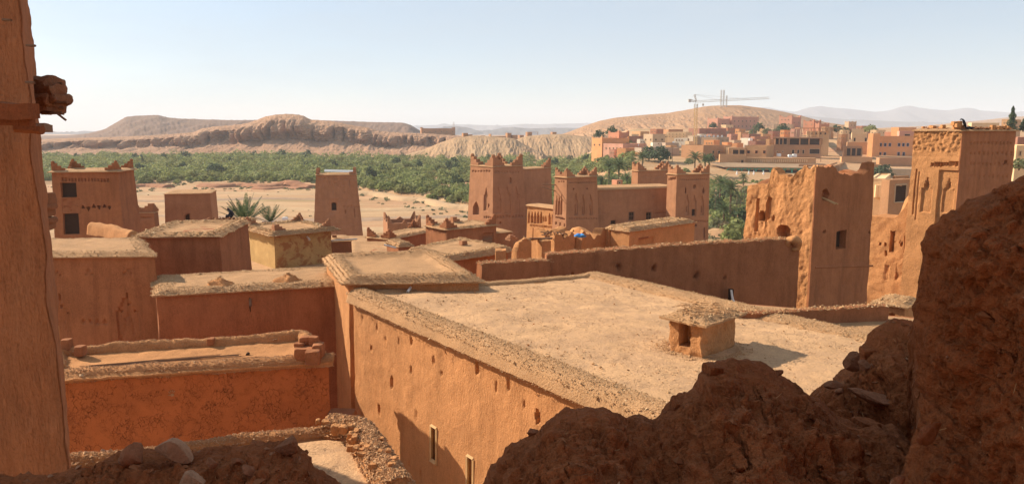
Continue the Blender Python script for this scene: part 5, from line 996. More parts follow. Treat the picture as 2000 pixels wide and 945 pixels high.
# crackled house
zH = 18.2
h0 = L2(88, 741, zH); h1 = L2(641, 706, zH); hb1 = L2(606, 668, zH) ; hb0 = L2(92, 700, zH)
H = thing('crackled_house', 'red house with finely cracked shaded wall and gutter roof at lower left', 'house', (*h1, 12)); Hb = Blk([h0, h1, hb1, hb0], 9.5, zH, .005); Hb.build('wall', M['crackle'], H, .09, .03, .9, backres=.5)
roof_slab([h0, h1, hb1, hb0], zH, .12, .12, H, M['rough'], res=.07, amp=.05, seed=12, dish=.04, freq=2.5)
hd = (h1 - h0) / np.linalg.norm(h1 - h0)
berm('roof_edge', [flat(h0 + [0, .28], zH + .0), flat(h1 + [.1, .25], zH + .0)], .62, .17, H, M['rough'], .055, .06, 9000, .011, 14, drop=.12, pm='clod')
berm('roof_edge', [flat(h0 + [.1, .5], zH + .02), flat(hb0 + [.3, .0], zH + .05), flat(hb0 * .7 + hb1 * .3, zH + .10), flat(hb0 * .3 + hb1 * .7, zH + .05), flat(hb1 + [-.25, -.02], zH + .12), flat(hb1 * .4 + h1 * .6 + [-.2, 0], zH + .14), flat(h1 + [-.25, .3], zH + .02)], .46, .28, H, M['rough'], .05, .10, 7000, .011, 15, drop=.3, pm='clod')
for k, (x, y, w, h) in enumerate([(132, 678, .26, .42), (158, 684, .26, .3), (413, 663, .2, .22)]):
    pz = zH + .25 + h / 2 - .08; lump('merlon', ptz(x, y + 8, zH + .2)[:2].tolist() + [pz], (w, w, h), M['smooth'], H, .03, k)
cx, cy = ptz(600, 688, zH + .3)[:2]
for k, (dx, dy, dz, s3) in enumerate([(.0, .1, .12, (.75, .5, .35)), (.25, -.3, .1, (.42, .3, .42)), (-.15, .35, .42, (.3, .25, .25)), (.12, .3, .42, (.25, .25, .28)), (-.28, .2, .3, (.28, .25, .2)), (.32, .05, .2, (.3, .5, .4))]):
    lump('merlon', (cx + dx, cy + dy, zH + .15 + dz), s3, M['smooth'], H, .05, 20 + k)
mb = MB(); g = np.random.default_rng(17)
wires = thing('wire_bundle', 'bundle of thin wires and reeds lying along the crackled house roof gutter', 'wires', ptz(300, 708, zH + .1))
for k in range(14):
    a0 = ptz(175 + g.uniform(-20, 40), 716 + g.uniform(-3, 3), zH + .14); a1 = ptz(470 + g.uniform(-60, 40), 694 + g.uniform(-3, 3), zH + .14); mid = (a0 + a1) / 2 + [0, 0, g.uniform(0, .03)]; mb.bar(a0, mid, .007, 4); mb.bar(mid, a1, .007, 4)
mb.build('wires', M['wood'], wires)['kind'] = 'stuff'
mb = MB(); hh = ptz(484, 692, zH + .1); mb.bar(hh + [0, .05, .02], hh + [0, -.05, 0], .05, 8); mb.build('gutter_hole', M['dark'], H)

# pale hand print on the crackled wall
u, v = Hb.uv(0, 337, 770); hp = Hb.at(0, u, v, .02); mb = MB(); hx = np.array([*hd, 0]); up_ = np.array([0, 0, 1.])
def dab(c, a, L_, w_):
    d_ = hx * math.cos(a) + up_ * math.sin(a); s2 = hx * -math.sin(a) + up_ * math.cos(a); n3 = np.array([*Hb.nrm[0], 0]) * .012; V = []
    for dn_ in (0, 1):
        for j in range(10): t_ = j * math.pi / 5; V.append(c + d_ * math.cos(t_) * L_ + s2 * math.sin(t_) * w_ + n3 * dn_)
    k0 = list(range(10)); mb.add(np.array(V + [c + n3]), [[j, (j + 1) % 10, 10 + (j + 1) % 10, 10 + j] for j in k0], [[20, 10 + j, 10 + (j + 1) % 10] for j in k0])
dab(hp, .2, .055, .045)
for k in range(4): a = 2.3 - k * .42; dab(hp + (hx * math.cos(a) + up_ * math.sin(a)) * (.11 + .012 * (k in (1, 2))), a, .035, .012)
dab(hp + hx * -.085 - up_ * .0, 3.0, .03, .013); mb.build('hand_print', M['roof'], H)
# the seated person on the rubble
u, v = pb.uv(1, 450, 432); pz = pb.z1 + .18; pe = ptd(452, 425, 57.5); pe[2] = pz
per = thing('person', 'person in dark hooded clothes sitting hunched on the rubble roof, seen from behind', 'person', pe)
def R_(l): return [(pe[0] + a, pe[1] + b_, pe[2] + c_, *r) for a, b_, c_, *r in l]
J = [(.12, 0, .12, .19), (.10, -.02, .32, .19), (.02, -.05, .52, .185), (-.06, -.07, .64, .13), (-.12, -.08, .72, .07), (-.17, -.09, .80, .085), (-.19, -.09, .88, .075),
     (.02, -.27, .54, .08), (-.10, -.30, .34, .062), (-.25, -.22, .28, .045), (.02, .17, .54, .08), (-.10, .22, .34, .062), (-.25, .15, .28, .045),
     (-.05, -.14, .14, .11), (-.30, -.17, .36, .08), (-.38, -.16, .02, .06), (-.47, -.17, -.04, .045), (-.05, .14, .14, .11), (-.30, .15, .36, .08), (-.38, .15, .02, .06), (-.47, .15, -.04, .045)]
Ed = [(0, 1), (1, 2), (2, 3), (3, 4), (4, 5), (5, 6), (3, 7), (7, 8), (8, 9), (3, 10), (10, 11), (11, 12), (0, 13), (13, 14), (14, 15), (15, 16), (0, 17), (17, 18), (18, 19), (19, 20)]
skin_body('body', R_(J), Ed, M['cloth'], per)
mb = MB(); sphere(mb, np.array(R_([(-.235, -.09, .81)])[0]), (.05, .07, .09)); mb.build('face', M['skin'], per, True)
for sy in (-.21, .15):
    for f_ in range(5): skin_body('hand' if f_ == 0 else 'finger', R_([(-.27, sy, .27, .035), (-.33 - .01 * f_, sy - .03 + .015 * f_, .26, .012)]), [(0, 1)], M['skin'], per, 1)
clod = [pe + g.normal(size=3) * [.75, .35, .04] + [-.5, -.3, -.05] for k in range(130)]
t = thing('rubble_heap', 'heap of reddish clods beside the seated person', 'rubble', pe - [.7, .3, .1]); pebbles('clods', np.array([[p[0], p[1], pz - .12 + abs(g.normal()) * .12] for p in clod]), .10, M['rubble'], t, seed=71)
# young palms behind
YP = [palm_proto(40, .1, 30, 3.3, 1.1, .1, M['agave'], .20, .75), palm_proto(41, .1, 18, 2.3, 1.15, .1, M['agave'], .26, .8)]
for px, py, d, s, k, lab in [(478, 436, 66, .85, 0, 'tall young palm with upright fronds behind the ochre house'), (528, 436, 60, .72, 1, 'lower young palm whose frond tips show over the ochre house roof'), (807, 462, 84, .6, 1, 'small green agave beside the stepped gable hut'), (829, 464, 80, .5, 1, 'agave tip between the stepped gable huts')]:
    p = ptd(px, py, d); plant_at('young_palm', lab, 'palm', tuple(p), YP[k], s, px, None)
p = ptd(520, 434, 59.5); mb = MB(); mb.bar(ptd(462, 431, 60), ptd(486, 433, 60), .07, 6); mb.bar(ptd(512, 433, 60), ptd(546, 433, 60), .06, 6)
o = mb.build('white_rail', M['white']); tag(o, 'low white rail at the foot of the young palms', 'rail')
o = lump('white_sack', ptd(557, 427, 58), (.4, .3, .22), M['white'], None, .03, 5, 5); tag(o, 'small white sack behind the ochre house roof', 'sack')
# grit and small debris lying on the big roof
g = np.random.default_rng(91); s_ = g.uniform(0, 1, (9000, 2)); kk = fbm(np.column_stack([s_ * 5, s_[:, :1] * 0]), 3); s_ = s_[(kk > .02) & (s_[:, 1] < .75)]
pp = (A * (1 - s_[:, :1]) + Bf * s_[:, :1]) * (1 - s_[:, 1:]) + (Dn * (1 - s_[:, :1]) + C3 * s_[:, :1]) * s_[:, 1:]; pebbles('grit', np.column_stack([pp, np.full(len(pp), RZ + .045)]), .008, M['roof'], big, seed=92, spread=.6)
g = np.random.default_rng(95)
for k in range(12):
    s1, s2 = g.uniform(.08, .9), g.uniform(.05, .6); p = (A * (1 - s1) + Bf * s1) * (1 - s2) + (Dn * (1 - s1) + C3 * s1) * s2
    o = lump('loose_stone', (p[0], p[1], RZ + .06), tuple(g.uniform(.02, .06, 3) * [1.3, 1, .7]), M['rough'], None, .015, k, 3); tag(o, 'small loose stone lying on the dusty big flat roof', 'stone', 'loose stones on the big flat roof')
# eroded red river bank and sandy levee
def along(px0, px1, off, n=14, dz=0):
    out = []
    for px in np.linspace(px0, px1, n): d = float(np.interp(px, EDGE_PX, EDGE_D)) + off + 3 * math.sin(px * .07); x = (px - 1000) / F * d; out.append((x, d, gz(x, d) + dz))
    return out
for k, (a_, b__, o_, h_) in enumerate([(150, 330, -9, 1.3), (395, 610, -5, 1.5), (500, 590, -14, .9)]): tag(berm('river_bank', along(a_, b__, o_), 7, h_, None, M['redsoil'], .8, .5, seed=60 + k), kind='structure')
tag(berm('sandy_levee', along(700, 930, -8, 18), 6, 1.3, None, M['sand'], .8, .35, seed=66), kind='structure')
# ------------------------------------------------------------------ the town across the river
TM = {'orange': (.72, .36, .17), 'pink': (.58, .32, .24), 'red': (.50, .245, .16), 'cream': (.78, .58, .36), 'beige': (.58, .44, .31), 'grey': (.44, .36, .29), 'brown': (.47, .27, .155), 'white': (.78, .72, .62), 'tan': (.58, .36, .20), 'darkred': (.38, .20, .15)}
for k_, c_ in TM.items(): M['t_' + k_] = mud('town_' + k_, (min(.95, c_[0] * 1.22), c_[1] * 1.12, c_[2] * 1.0), scale=.25, bump=.3, dark=.85, light=1.1)
M['pane'] = plain('window_glass', (.05, .06, .08), .25, spec=.5); M['paneblue'] = plain('blue_shutter', (.20, .27, .42), .5); M['green'] = plain('green_awning', (.07, .36, .25), .6); M['awn'] = mud('awning_roof', (.42, .28, .17), scale=.3, bump=.2)
def wingrid(b, i, x0, x1, ys_, n, w, h, mat='dark', frame=False, arch=False):
    """windows built as glazed units set in the wall"""
    for y in ys_:
        for k in range(n):
            x = x0 + (x1 - x0) * (k / max(1, n - 1)) if n > 1 else (x0 + x1) / 2
            u0, _ = b.uv(i, x - w / 2, y); u1, _ = b.uv(i, x + w / 2, y); _, v0 = b.uv(i, x, y + h / 2); _, v1 = b.uv(i, x, y - h / 2)
            n3 = np.array([*b.nrm[i], 0]); a, c, e, f = b.at(i, u0, v0), b.at(i, u1, v0), b.at(i, u1, v1), b.at(i, u0, v1); mb = MB(); o = n3 * .02; bk_ = n3 * -.12
            mb.hexa([a + bk_, c + bk_, c + o, a + o, f + bk_, e + bk_, e + o, f + o][::1]); w_ = mb.build('window', M[mat], b.t)
            fb = MB(); t = .09
            for p, q in ((a, c), (c, e), (e, f), (f, a)): fb.bar(p + n3 * .05, q + n3 * .05, t, 4)
            fb.build('frame', b.fm, w_)
def parapet(b, h=.5, t=.3):
    for i in range(4):
        p, q = b.q[i], b.q[(i + 1) % 4]; d = (q - p) / np.linalg.norm(q - p); mb = MB(); mb.obox(p + d * (0 if i % 2 == 0 else t), d, np.linalg.norm(q - p) - (0 if i % 2 == 0 else 2 * t), -b.nrm[i], t, b.z1 - .02, b.z1 + h, 1, .015); mb.build('parapet', b.m_, b.t)
def th_(label, xl, xc, xr, yt, yb, d, g, mat, par=.5, wins=(), L=None, Rr=None, name='town_house', cat='house', horns=0, fm=None, tanks=0):
    q, z1, aL, aR = quad(xl, xc, xr, yt, d, g, L, Rr); zb = (min(zat(yb, d), gz(*q[1])) if d < 640 else zat(yb, d)) - 1.0; t = thing(name, label, cat, (*q[1], zb)); b = Blk(q, zb, z1 - par, 0.004); b.t = t; b.m_ = M['t_' + mat]; b.fm = fm or M['t_beige']; b.aL, b.aR = aL, aR
    b.build('wall', b.m_, t, 3.0, .05, .5, smooth=False, backres=6)
    if par: parapet(b, par)
    for w in wins: wingrid(b, *w)
    if horns:
        for i in range(4):
            a_, b__ = {0: (-aL, aR), 1: (aL, aR), 2: (-aR, aL), 3: (-aR, -aL)}[i]; merlon(b.q[i], a_, b__, horns, z1 - .1, t, b.m_, knob=False, steps=2)
    return b
th_('orange house with two dark windows at the left end of the town', 1156, 1176, 1229, 270, 292, 400, 62, 'orange', wins=[(0, 1161, 1171, (283,), 2, 2.2, 3.5)], horns=1.2)
th_('red orange tower house rising behind the leftmost orange house', 1188, 1209, 1229, 259, 280, 412, 62, 'red', horns=1.6, wins=[(0, 1193, 1203, (268,), 2, 1.5, 2)])
th_('pink house with a row of windows and long dark red side wall', 1177, 1217, 1262, 281, 306, 385, 60, 'pink', wins=[(0, 1184, 1212, (290,), 5, 2, 4)])
th_('small orange house below the pink house beside the palms', 1216, 1222, 1244, 290, 316, 360, 40, 'orange', wins=[(1, 1226, 1240, (300,), 3, 1.6, 2.5)], L=5)
th_('orange brown house behind the grey beige one', 1234, 1251, 1268, 257, 275, 440, 60, 'tan', wins=[(0, 1238, 1247, (264,), 2, 1.6, 2)])
th_('narrow dark house between the red tower house and the grey beige house', 1215, 1226, 1256, 266, 285, 430, 66, 'darkred')
th_('grey beige two-storey house with paired windows', 1257, 1275, 1299, 262, 290, 405, 62, 'beige', wins=[(1, 1281, 1293, (273,), 2, 3.2, 3.5), (0, 1261, 1271, (273,), 2, 2, 4)])
th_('small whitewashed house in front of the grey beige house', 1274, 1275, 1299, 279, 293, 385, 85, 'white', L=4, wins=[(1, 1286, 1293, (281,), 2, 1.4, 1.6)])
th_('long grey brown wall house above the dark trees', 1250, 1253, 1327, 289, 318, 355, 75, 'grey', wins=[(1, 1262, 1310, (300,), 4, 1.8, 3)], L=8)
th_('dark grey house directly behind the whitewashed one', 1299, 1300, 1326, 279, 296, 380, 80, 'grey', L=6, wins=[(1, 1306, 1320, (285,), 3, 1.6, 2)])
th_('cream house with two rows of small windows left of the crane', 1302, 1340, 1352, 258, 274, 430, 30, 'cream', wins=[(0, 1307, 1335, (262.5, 267), 5, 1.6, 1.8)])
th_('brown house with flat roof behind the cream house', 1303, 1306, 1334, 253, 270, 455, 70, 'brown', L=6)
th_('grey white house with three windows below the cream house', 1317, 1343, 1358, 270, 290, 405, 35, 'white', wins=[(0, 1321, 1332, (274,), 3, 1.8, 3.6)])
th_('pale cement house directly left of the crane mast', 1343, 1356, 1366, 265, 285, 415, 40, 'beige', wins=[(0, 1348, 1353, (272,), 2, 1.4, 2)])
th_('large house with lit grey brown front and long purple brown side', 1331, 1374, 1414, 284, 318, 340, 52, 'brown', wins=[(1, 1393, 1404, (297,), 2, 4, 5)])
th_('dark house on the slope behind the crane mast', 1345, 1366, 1419, 251, 275, 455, 60, 'darkred', wins=[(1, 1380, 1410, (260,), 4, 1.8, 2)])
th_('long grey building crowded with rooftop dishes right of the crane', 1352, 1354, 1419, 267, 284, 400, 78, 'grey', L=6, wins=[(1, 1362, 1412, (275,), 6, 1.8, 2.2)])
th_('small orange house with brown side right below the crane', 1375, 1394, 1406, 274, 288, 375, 45, 'orange', wins=[(0, 1380, 1390, (280,), 3, 1.6, 3)])
th_('beige low house with bright parapet beside the small orange house', 1370, 1398, 1402, 269, 280, 388, 30, 'beige')
th_('pink palace wing with dark side at the left of the hilltop palace', 1382, 1402, 1426, 232, 256, 560, 50, 'pink', horns=1.2, wins=[(0, 1386, 1398, (242,), 2, 1.6, 2), (1, 1405, 1417, (242.5,), 3, 1.8, 2.2)])
th_('pink palace main block on the hill with rows of small windows', 1413, 1430, 1482, 228, 258, 570, 55, 'pink', horns=1.2, wins=[(1, 1435, 1473, (237, 247), 6, 2, 2.4)])
th_('dark pink house below the hilltop palace', 1408, 1421, 1446, 250, 272, 500, 55, 'red', wins=[(1, 1426, 1440, (257,), 3, 1.6, 2)])
for i_, (xl, xc, xr, yt, yb, d, m, lab) in enumerate([(1420, 1428, 1441, 262, 280, 430, 'pink', 'small pink house left of the cement cubes'), (1441, 1447, 1462, 258, 276, 440, 'tan', 'tan house with bright side below the palace'), (1404, 1416, 1424, 268, 284, 410, 'grey', 'grey cube house with bright top'), (1424, 1434, 1448, 274, 292, 395, 'beige', 'beige cube house behind the orange terrace'),
        (1446, 1461, 1470, 270, 290, 398, 'white', 'pale cement house with jagged edge left of the hotel'), (1450, 1463, 1486, 262, 280, 425, 'darkred', 'dark red flat roofed house behind the pale cement house'), (1466, 1474, 1500, 267, 286, 400, 'red', 'red brown house with dark side left of the hotel'), (1478, 1486, 1514, 272, 292, 380, 'brown', 'long dark roofed house touching the hotel'), (1410, 1421, 1430, 278, 296, 372, 'orange', 'small orange block behind the terrace awning'),
        (1362, 1370, 1380, 262, 274, 435, 'white', 'small pale rooftop room beside the crane'), (1482, 1490, 1506, 262, 276, 440, 'tan', 'tan stepped house among bushes below the palace'), (1288, 1298, 1304, 262, 280, 420, 'cream', 'narrow cream house between beige and cream houses'), (1244, 1250, 1258, 272, 290, 402, 'white', 'narrow pale house left of the grey beige house'), (1408, 1418, 1432, 244, 256, 540, 'cream', 'cream gatehouse between the palace wings'), (1326, 1334, 1346, 262, 274, 445, 'tan', 'tan upper storey behind the cement house')]):
    th_(lab, xl, xc, xr, yt, yb, d, 52, m, wins=[(1, xc + (xr - xc) * .3, xc + (xr - xc) * .75, ((yt + 5.5),), 2, 1.6, 2)])
th_('pink fortified house with battlements and dark side on the skyline', 1522, 1547, 1565, 229, 262, 520, 45, 'pink', horns=2.2, wins=[(0, 1527, 1540, (234, 242), 3, 1.6, 2.4), (1, 1551, 1560, (240, 250), 2, 1.4, 2)])
th_('pale low wall house in front of the pink fortified house', 1512, 1546, 1550, 243, 254, 500, 30, 'beige')
th_('reddish fortified house with rooftop turret right of the pink one', 1569, 1590, 1604, 237, 256, 510, 50, 'red', horns=1.6, wins=[(0, 1574, 1585, (243,), 2, 1.6, 2.2)])
th_('lower reddish house at the right of the turreted house', 1592, 1600, 1620, 242, 258, 500, 60, 'red', horns=1.2)
th_('beige wall house on the skyline left of the square beige house', 1628, 1648, 1654, 244, 256, 490, 35, 'beige')
th_('square beige house with dark side alone on the skyline', 1650, 1658, 1673, 238, 258, 480, 62, 'beige', wins=[(1, 1663, 1669, (245,), 2, 1.6, 2)], horns=.8)
th_('small pink house below the square beige house', 1646, 1655, 1668, 250, 264, 460, 55, 'pink')
# main hotel, three storeys with open gallery
b = th_('three-storey brown hotel with open columned gallery on top', 1511, 1604, 1643, 268, 322, 345, 24, 'brown', par=.4, wins=[(0, 1518, 1529, (296.5,), 2, 2.4, 3.5), (0, 1559, 1569, (296.5,), 2, 4, 8), (1, 1607, 1618, (296,), 1, 8, 9), (1, 1621, 1630, (296,), 1, 7, 9), (1, 1634, 1638, (296,), 1, 3, 5), (0, 1591, 1591, (296,), 1, 20, 10), (0, 1549, 1549, (297,), 1, 5, 9), (1, 1614, 1618, (311,), 1, 4, 8), (1, 1606, 1608, (311,), 1, 2, 3), (0, 1580, 1580, (310,), 1, 2.5, 2.5)], L=None)
def gallery(b, side, xs, y0, y1, pmat=None):
    """open gallery: flat dark panels paint the shade of the bays between columns"""
    for xa, xb in zip(xs, xs[1:]):
        u0, _ = b.uv(side, xa + 1, y0); u1, _ = b.uv(side, xb - 1, y0); _, v0 = b.uv(side, (xa + xb) / 2, y1); _, v1 = b.uv(side, (xa + xb) / 2, y0); n3 = np.array([*b.nrm[side], 0]); a, c, e, f = b.at(side, u0, v0), b.at(side, u1, v0), b.at(side, u1, v1), b.at(side, u0, v1)
        mb = MB(); mb.hexa([a - n3 * .1, c - n3 * .1, c + n3 * .03, a + n3 * .03, f - n3 * .1, e - n3 * .1, e + n3 * .03, f + n3 * .03]); mb.build('gallery_shade', M['dark'], b.t)  # painted shade: dark panel set on the wall face, no real recess
    for x in xs:
        u0, v0 = b.uv(side, x, y1 + 1); _, v1 = b.uv(side, x, y0 - 1); n3 = np.array([*b.nrm[side], 0]); mb = MB(); mb.bar(b.at(side, u0, v0, .25), b.at(side, u0, v1, .25), .28, 6); mb.build('column', b.m_, b.t)
gallery(b, 0, (1514, 1522, 1529, 1538), 271, 282); gallery(b, 0, (1541, 1562, 1580, 1602), 271, 283); gallery(b, 1, (1604, 1613, 1622, 1630), 271, 281)
p0 = b.at(0, 0, .99, .5); p1 = b.at(0, 1, .99, .5); mb = MB(); mb.bar(p0, p1, .25, 4); mb.build('roof_beam', M['wood'], b.t)
pg = thing('pergola', 'rooftop pergola frame on the three-storey hotel', 'pergola', (*b.q[0], b.z1)); mb = MB(); A0 = ptd(1564, 251, 352); A1 = ptd(1637, 252, 352)
for t in np.linspace(0, 1, 6):
    p = A0 * (1 - t) + A1 * t
    for dy in (0, 5): mb = MB(); mb.bar((p[0], p[1] + dy, b.z1 - .5), (p[0], p[1] + dy, A0[2]), .16, 5); mb.build('post', M['t_beige'], pg)
mb = MB(); mb.box((A0[0] + A1[0]) / 2, 354.5, A0[2] + .1, A1[0] - A0[0] + 1.5, 6.5, .3); mb.build('roof', M['t_brown'], pg)
th_('low rooftop room under the pergola of the hotel', 1576, 1620, 1634, 256, 270, 356, 20, 'cream', wins=[(0, 1585, 1612, (261,), 4, 3, 4)])
b = th_('orange brown house with three square windows left of the hotel', 1456, 1497, 1512, 285, 316, 335, 30, 'tan', wins=[(0, 1462, 1493, (297,), 3, 5.5, 6)], fm=M['t_red'])
b = th_('low house with dark open porch left of the three-window house', 1423, 1456, 1460, 289, 314, 338, 14, 'tan'); gallery(b, 0, (1430, 1443, 1455), 293, 303)
# balustrade terrace
b = th_('long terrace wall with a balustrade of narrow openings under the hotel', 1458, 1594, 1600, 309, 336, 322, 12, 'tan', par=0, name='terrace_wall', cat='terrace wall')
for k in range(27):
    x = 1469 + k * 4.1; u0, v0 = b.uv(0, x, 317); _, v1 = b.uv(0, x, 312); n3 = np.array([*b.nrm[0], 0]); mb = MB(); mb.bar(b.at(0, u0, v0, .12), b.at(0, u0, v1, .12), .26, 5); mb.build('baluster', M['t_cream'], b.t)
b = th_('tan terrace wall with small arch at the left of the balustrade', 1406, 1458, 1462, 302, 330, 326, 10, 'tan', par=.3, name='terrace_wall', cat='terrace wall'); gallery(b, 0, (1446, 1453), 313, 319)
# restaurant arcade with green awning
b = th_('restaurant arcade with dark arched openings under a green awning', 1418, 1592, 1600, 329, 346, 300, 14, 'tan', par=0, name='restaurant_arcade', cat='arcade'); b.m_ = M['green']
gallery(b, 0, [1420 + 14 * k for k in range(13)], 332, 342)
for k in range(12):
    x = 1427 + 14 * k; u0, v0 = b.uv(0, x - 6, 333.5); u1, _ = b.uv(0, x + 6, 333.5); _, v1 = b.uv(0, x, 328.5); mb = MB(); n = 9
    for j in range(n):
        ua = u0 + (u1 - u0) * j / n; ub = u0 + (u1 - u0) * (j + 1) / n; h = lambda t: v0 + (v1 - v0) * (.25 + .55 * (1 - (2 * t - 1) ** 2)); lo0, lo1 = h(j / n), h((j + 1) / n); n3 = np.array([*b.nrm[0], 0])
        a, c, e, f = b.at(0, ua, lo0, .3), b.at(0, ub, lo1, .3), b.at(0, ub, v1, .3), b.at(0, ua, v1, .3); mb.hexa([a, c, c + n3 * .12, a + n3 * .12, f, e, e + n3 * .12, f + n3 * .12])
    mb.build('awning_arch', M['green'], b.t)
mb = MB(); p0 = b.at(0, -.02, 1, .9); p1 = b.at(0, 1.02, 1, .9); p2 = ptd(1598, 322, 315); p3 = ptd(1384, 318, 318); mb.hexa([p0, p1, p2, p3, p0 + [0, 0, .25], p1 + [0, 0, .25], p2 + [0, 0, .25], p3 + [0, 0, .25]]); mb.build('roof', M['awn'], b.t)
for k, x in enumerate((1439, 1462, 1472, 1491)):
    p = ptd(x, 343, 292); t = thing('folded_parasol', ['leftmost folded white parasol before the green arcade', 'second folded white parasol before the green arcade', 'third folded white parasol, close beside the second', 'rightmost folded white parasol before the green arcade'][k], 'parasol', p, 'folded parasols of the restaurant'); mb = MB(); mb.bar(p, p + [0, 0, .6], .06, 5); mb.build('pole', M['white'], t); mb = MB(); mb.bar(p + [0, 0, .5], p + [0, 0, 2.0], .42, 8, .05); mb.build('canopy', M['white'], t)
# cream house with arches, porch, garden walls
b = th_('cream house with arched windows right of the three-storey hotel', 1664, 1694, 1702, 261, 290, 380, 20, 'cream', wins=[(0, 1669, 1691, (273,), 2, 4, 7)], horns=1.2)
b = th_('upper storey with red tiled edge behind the cream arched house', 1664, 1688, 1694, 252, 264, 400, 25, 'cream')
b = th_('low brown porch house with open columned front', 1648, 1684, 1696, 286, 314, 345, 22, 'brown', par=.3); gallery(b, 0, (1652, 1662, 1672, 1683), 290, 304)
th_('tan wall and room behind the porch house', 1655, 1694, 1698, 278, 292, 365, 20, 'tan')
th_('tall tapering orange stair tower beside the orange hotel', 1696, 1706, 1720, 261, 312, 355, 60, 'orange', par=.2)
th_('bright orange hotel with blue framed windows', 1717, 1790, 1800, 266, 314, 358, 12, 'orange', wins=[(0, 1720, 1738, (283,), 3, 4.4, 6), (0, 1756, 1773, (283,), 3, 4.4, 6), (0, 1719, 1728, (301,), 2, 4.4, 6), (0, 1755, 1765, (301,), 2, 4.4, 7)], fm=M['paneblue'])
th_('reddish upper floor of the orange hotel with wide window', 1757, 1790, 1796, 256, 270, 372, 12, 'pink', wins=[(0, 1772, 1772, (264,), 1, 11, 4)])
th_('orange rooftop block behind the orange hotel', 1741, 1756, 1790, 249, 268, 400, 60, 'orange')
th_('dark red roofed house behind the rooftop block', 1728, 1742, 1760, 258, 270, 410, 50, 'red')
th_('long garden wall below porch house, sunlit brown', 1644, 1704, 1716, 307, 336, 325, 14, 'tan', name='garden_wall', cat='wall')
th_('long garden wall below the orange hotel with darker panel', 1718, 1790, 1800, 309, 345, 318, 8, 'brown', name='garden_wall', cat='wall')
th_('dark shaded lower wall left of the garden wall', 1560, 1640, 1705, 323, 342, 300, 24, 'brown', name='garden_wall', cat='wall')
for xl, xc, xr, yt, lab, m in [(1985, 1988, 2030, 268, 'dark roofed house at the right edge of the photo', 'darkred'), (1984, 1986, 2040, 284, 'cream house with arched window at the right edge of the photo', 'cream')]: th_(lab, xl, xc, xr, yt, 330, 120 if m == 'cream' else 160, 82, m, L=6, wins=[(1, 1989, 1995, (300,), 1, 4, 9)] if m == 'cream' else ())
th_('long cream wall building on the skyline behind the tall tower', 1898, 1952, 1958, 240, 262, 300, 12, 'cream', par=.3)
th_('brown house with dark side behind the conifer on the skyline', 1957, 1975, 1995, 233, 262, 330, 45, 'tan', wins=[(0, 1961, 1971, (240,), 2, 2, 3)])
th_('pale small house left of the bird on the skyline', 1846, 1862, 1870, 244, 262, 320, 40, 'cream'); th_('tan small house far behind the tall tower roof', 1812, 1822, 1834, 246, 260, 420, 50, 'tan')
# rocky retaining wall and mid-distance yellow house
th_('pale rocky retaining wall below the orange hotel', 1700, 1788, 1795, 330, 362, 285, 12, 'beige', par=0, name='retaining_wall', cat='wall')
b = th_('sunlit yellow house with dark doorways between the ruined tower and the patterned wing', 1700, 1729, 1740, 349, 430, 95, 30, 'cream', par=.15); gallery(b, 0, (1712, 1718, 1728), 362, 384)
b = th_('tan house with deep shaded porch between the two big ruined towers', 1722, 1738, 1784, 352, 440, 90, 60, 'brown', par=.25, wins=[(1, 1758, 1758, (378,), 1, 22, 34)])  # the wide window unit is a dark panel painting the porch shade
th_('small dark rooftop block behind the porch between the towers', 1744, 1748, 1776, 344, 380, 105, 70, 'brown')
# crane
cr = thing('tower_crane', 'yellow tower crane with pale horizontal jib standing in the town', 'crane', (*ptd(1358.5, 290, 395)[:2], 14)); D_ = 395
def lattice(mb, p, q, w, n, r=.07, tri=False):
    p = np.array(p, float); q = np.array(q, float); d = (q - p) / np.linalg.norm(q - p); u = np.cross(d, (0, 1, 0)); u /= np.linalg.norm(u); v = np.cross(d, u); cs = [u * w / 2 + v * w / 2, u * w / 2 - v * w / 2, -u * w / 2 - v * w / 2, -u * w / 2 + v * w / 2] if not tri else [u * w * .6, -u * w * .4 + v * w / 2, -u * w * .4 - v * w / 2]
    for c in cs: mb.bar(p + c, q + c, r, 4)
    m = len(cs)
    for k in range(n):
        a = p + (q - p) * k / n; b_ = p + (q - p) * (k + 1) / n
        for j in range(m): mb.bar(a + cs[j], b_ + cs[(j + 1) % m], r * .7, 3); 
base = ptd(1358.5, 290, D_); top = ptd(1359.5, 203, D_)
mb = MB(); lattice(mb, base, ptd(1359, 212, D_), 1.3, 16, .10); mb.build('mast', plain('crane_yellow', (.55, .37, .16), .5), cr)
gm = plain('crane_grey', (.52, .50, .46), .5); piv = ptd(1360, 199, D_); end = ptd(1502, 192, D_ + 8); mb = MB(); lattice(mb, ptd(1359, 212, D_), top, 1.5, 3, .13); mb.build('slewing_unit', gm, cr)
mb = MB(); lattice(mb, piv, end, .95, 34, .07, True); mb.build('jib', gm, cr); mb = MB(); lattice(mb, piv, ptd(1347, 196, D_), .8, 4, .1); mb.box(*ptd(1347, 197, D_), 1.5, 1.2, 1.6); mb.build('counter_jib', gm, cr)
ap = ptd(1356.5, 185, D_); mb = MB(); lattice(mb, piv, ap, .6, 4, .09); mb.build('apex', gm, cr); mb = MB(); mb.bar(ap, ptd(1412, 197, D_ + 3), .045, 4); mb.bar(ap, ptd(1466, 194, D_ + 6), .045, 4); mb.bar(ap, ptd(1347, 196, D_), .045, 4); mb.build('cable', gm, cr)
mb = MB(); mb.bar(ptd(1373, 199, D_), ptd(1373, 204, D_), .05, 4); mb.box(*ptd(1373, 205, D_), .9, .6, 1.1); mb.build('hook_block', gm, cr)
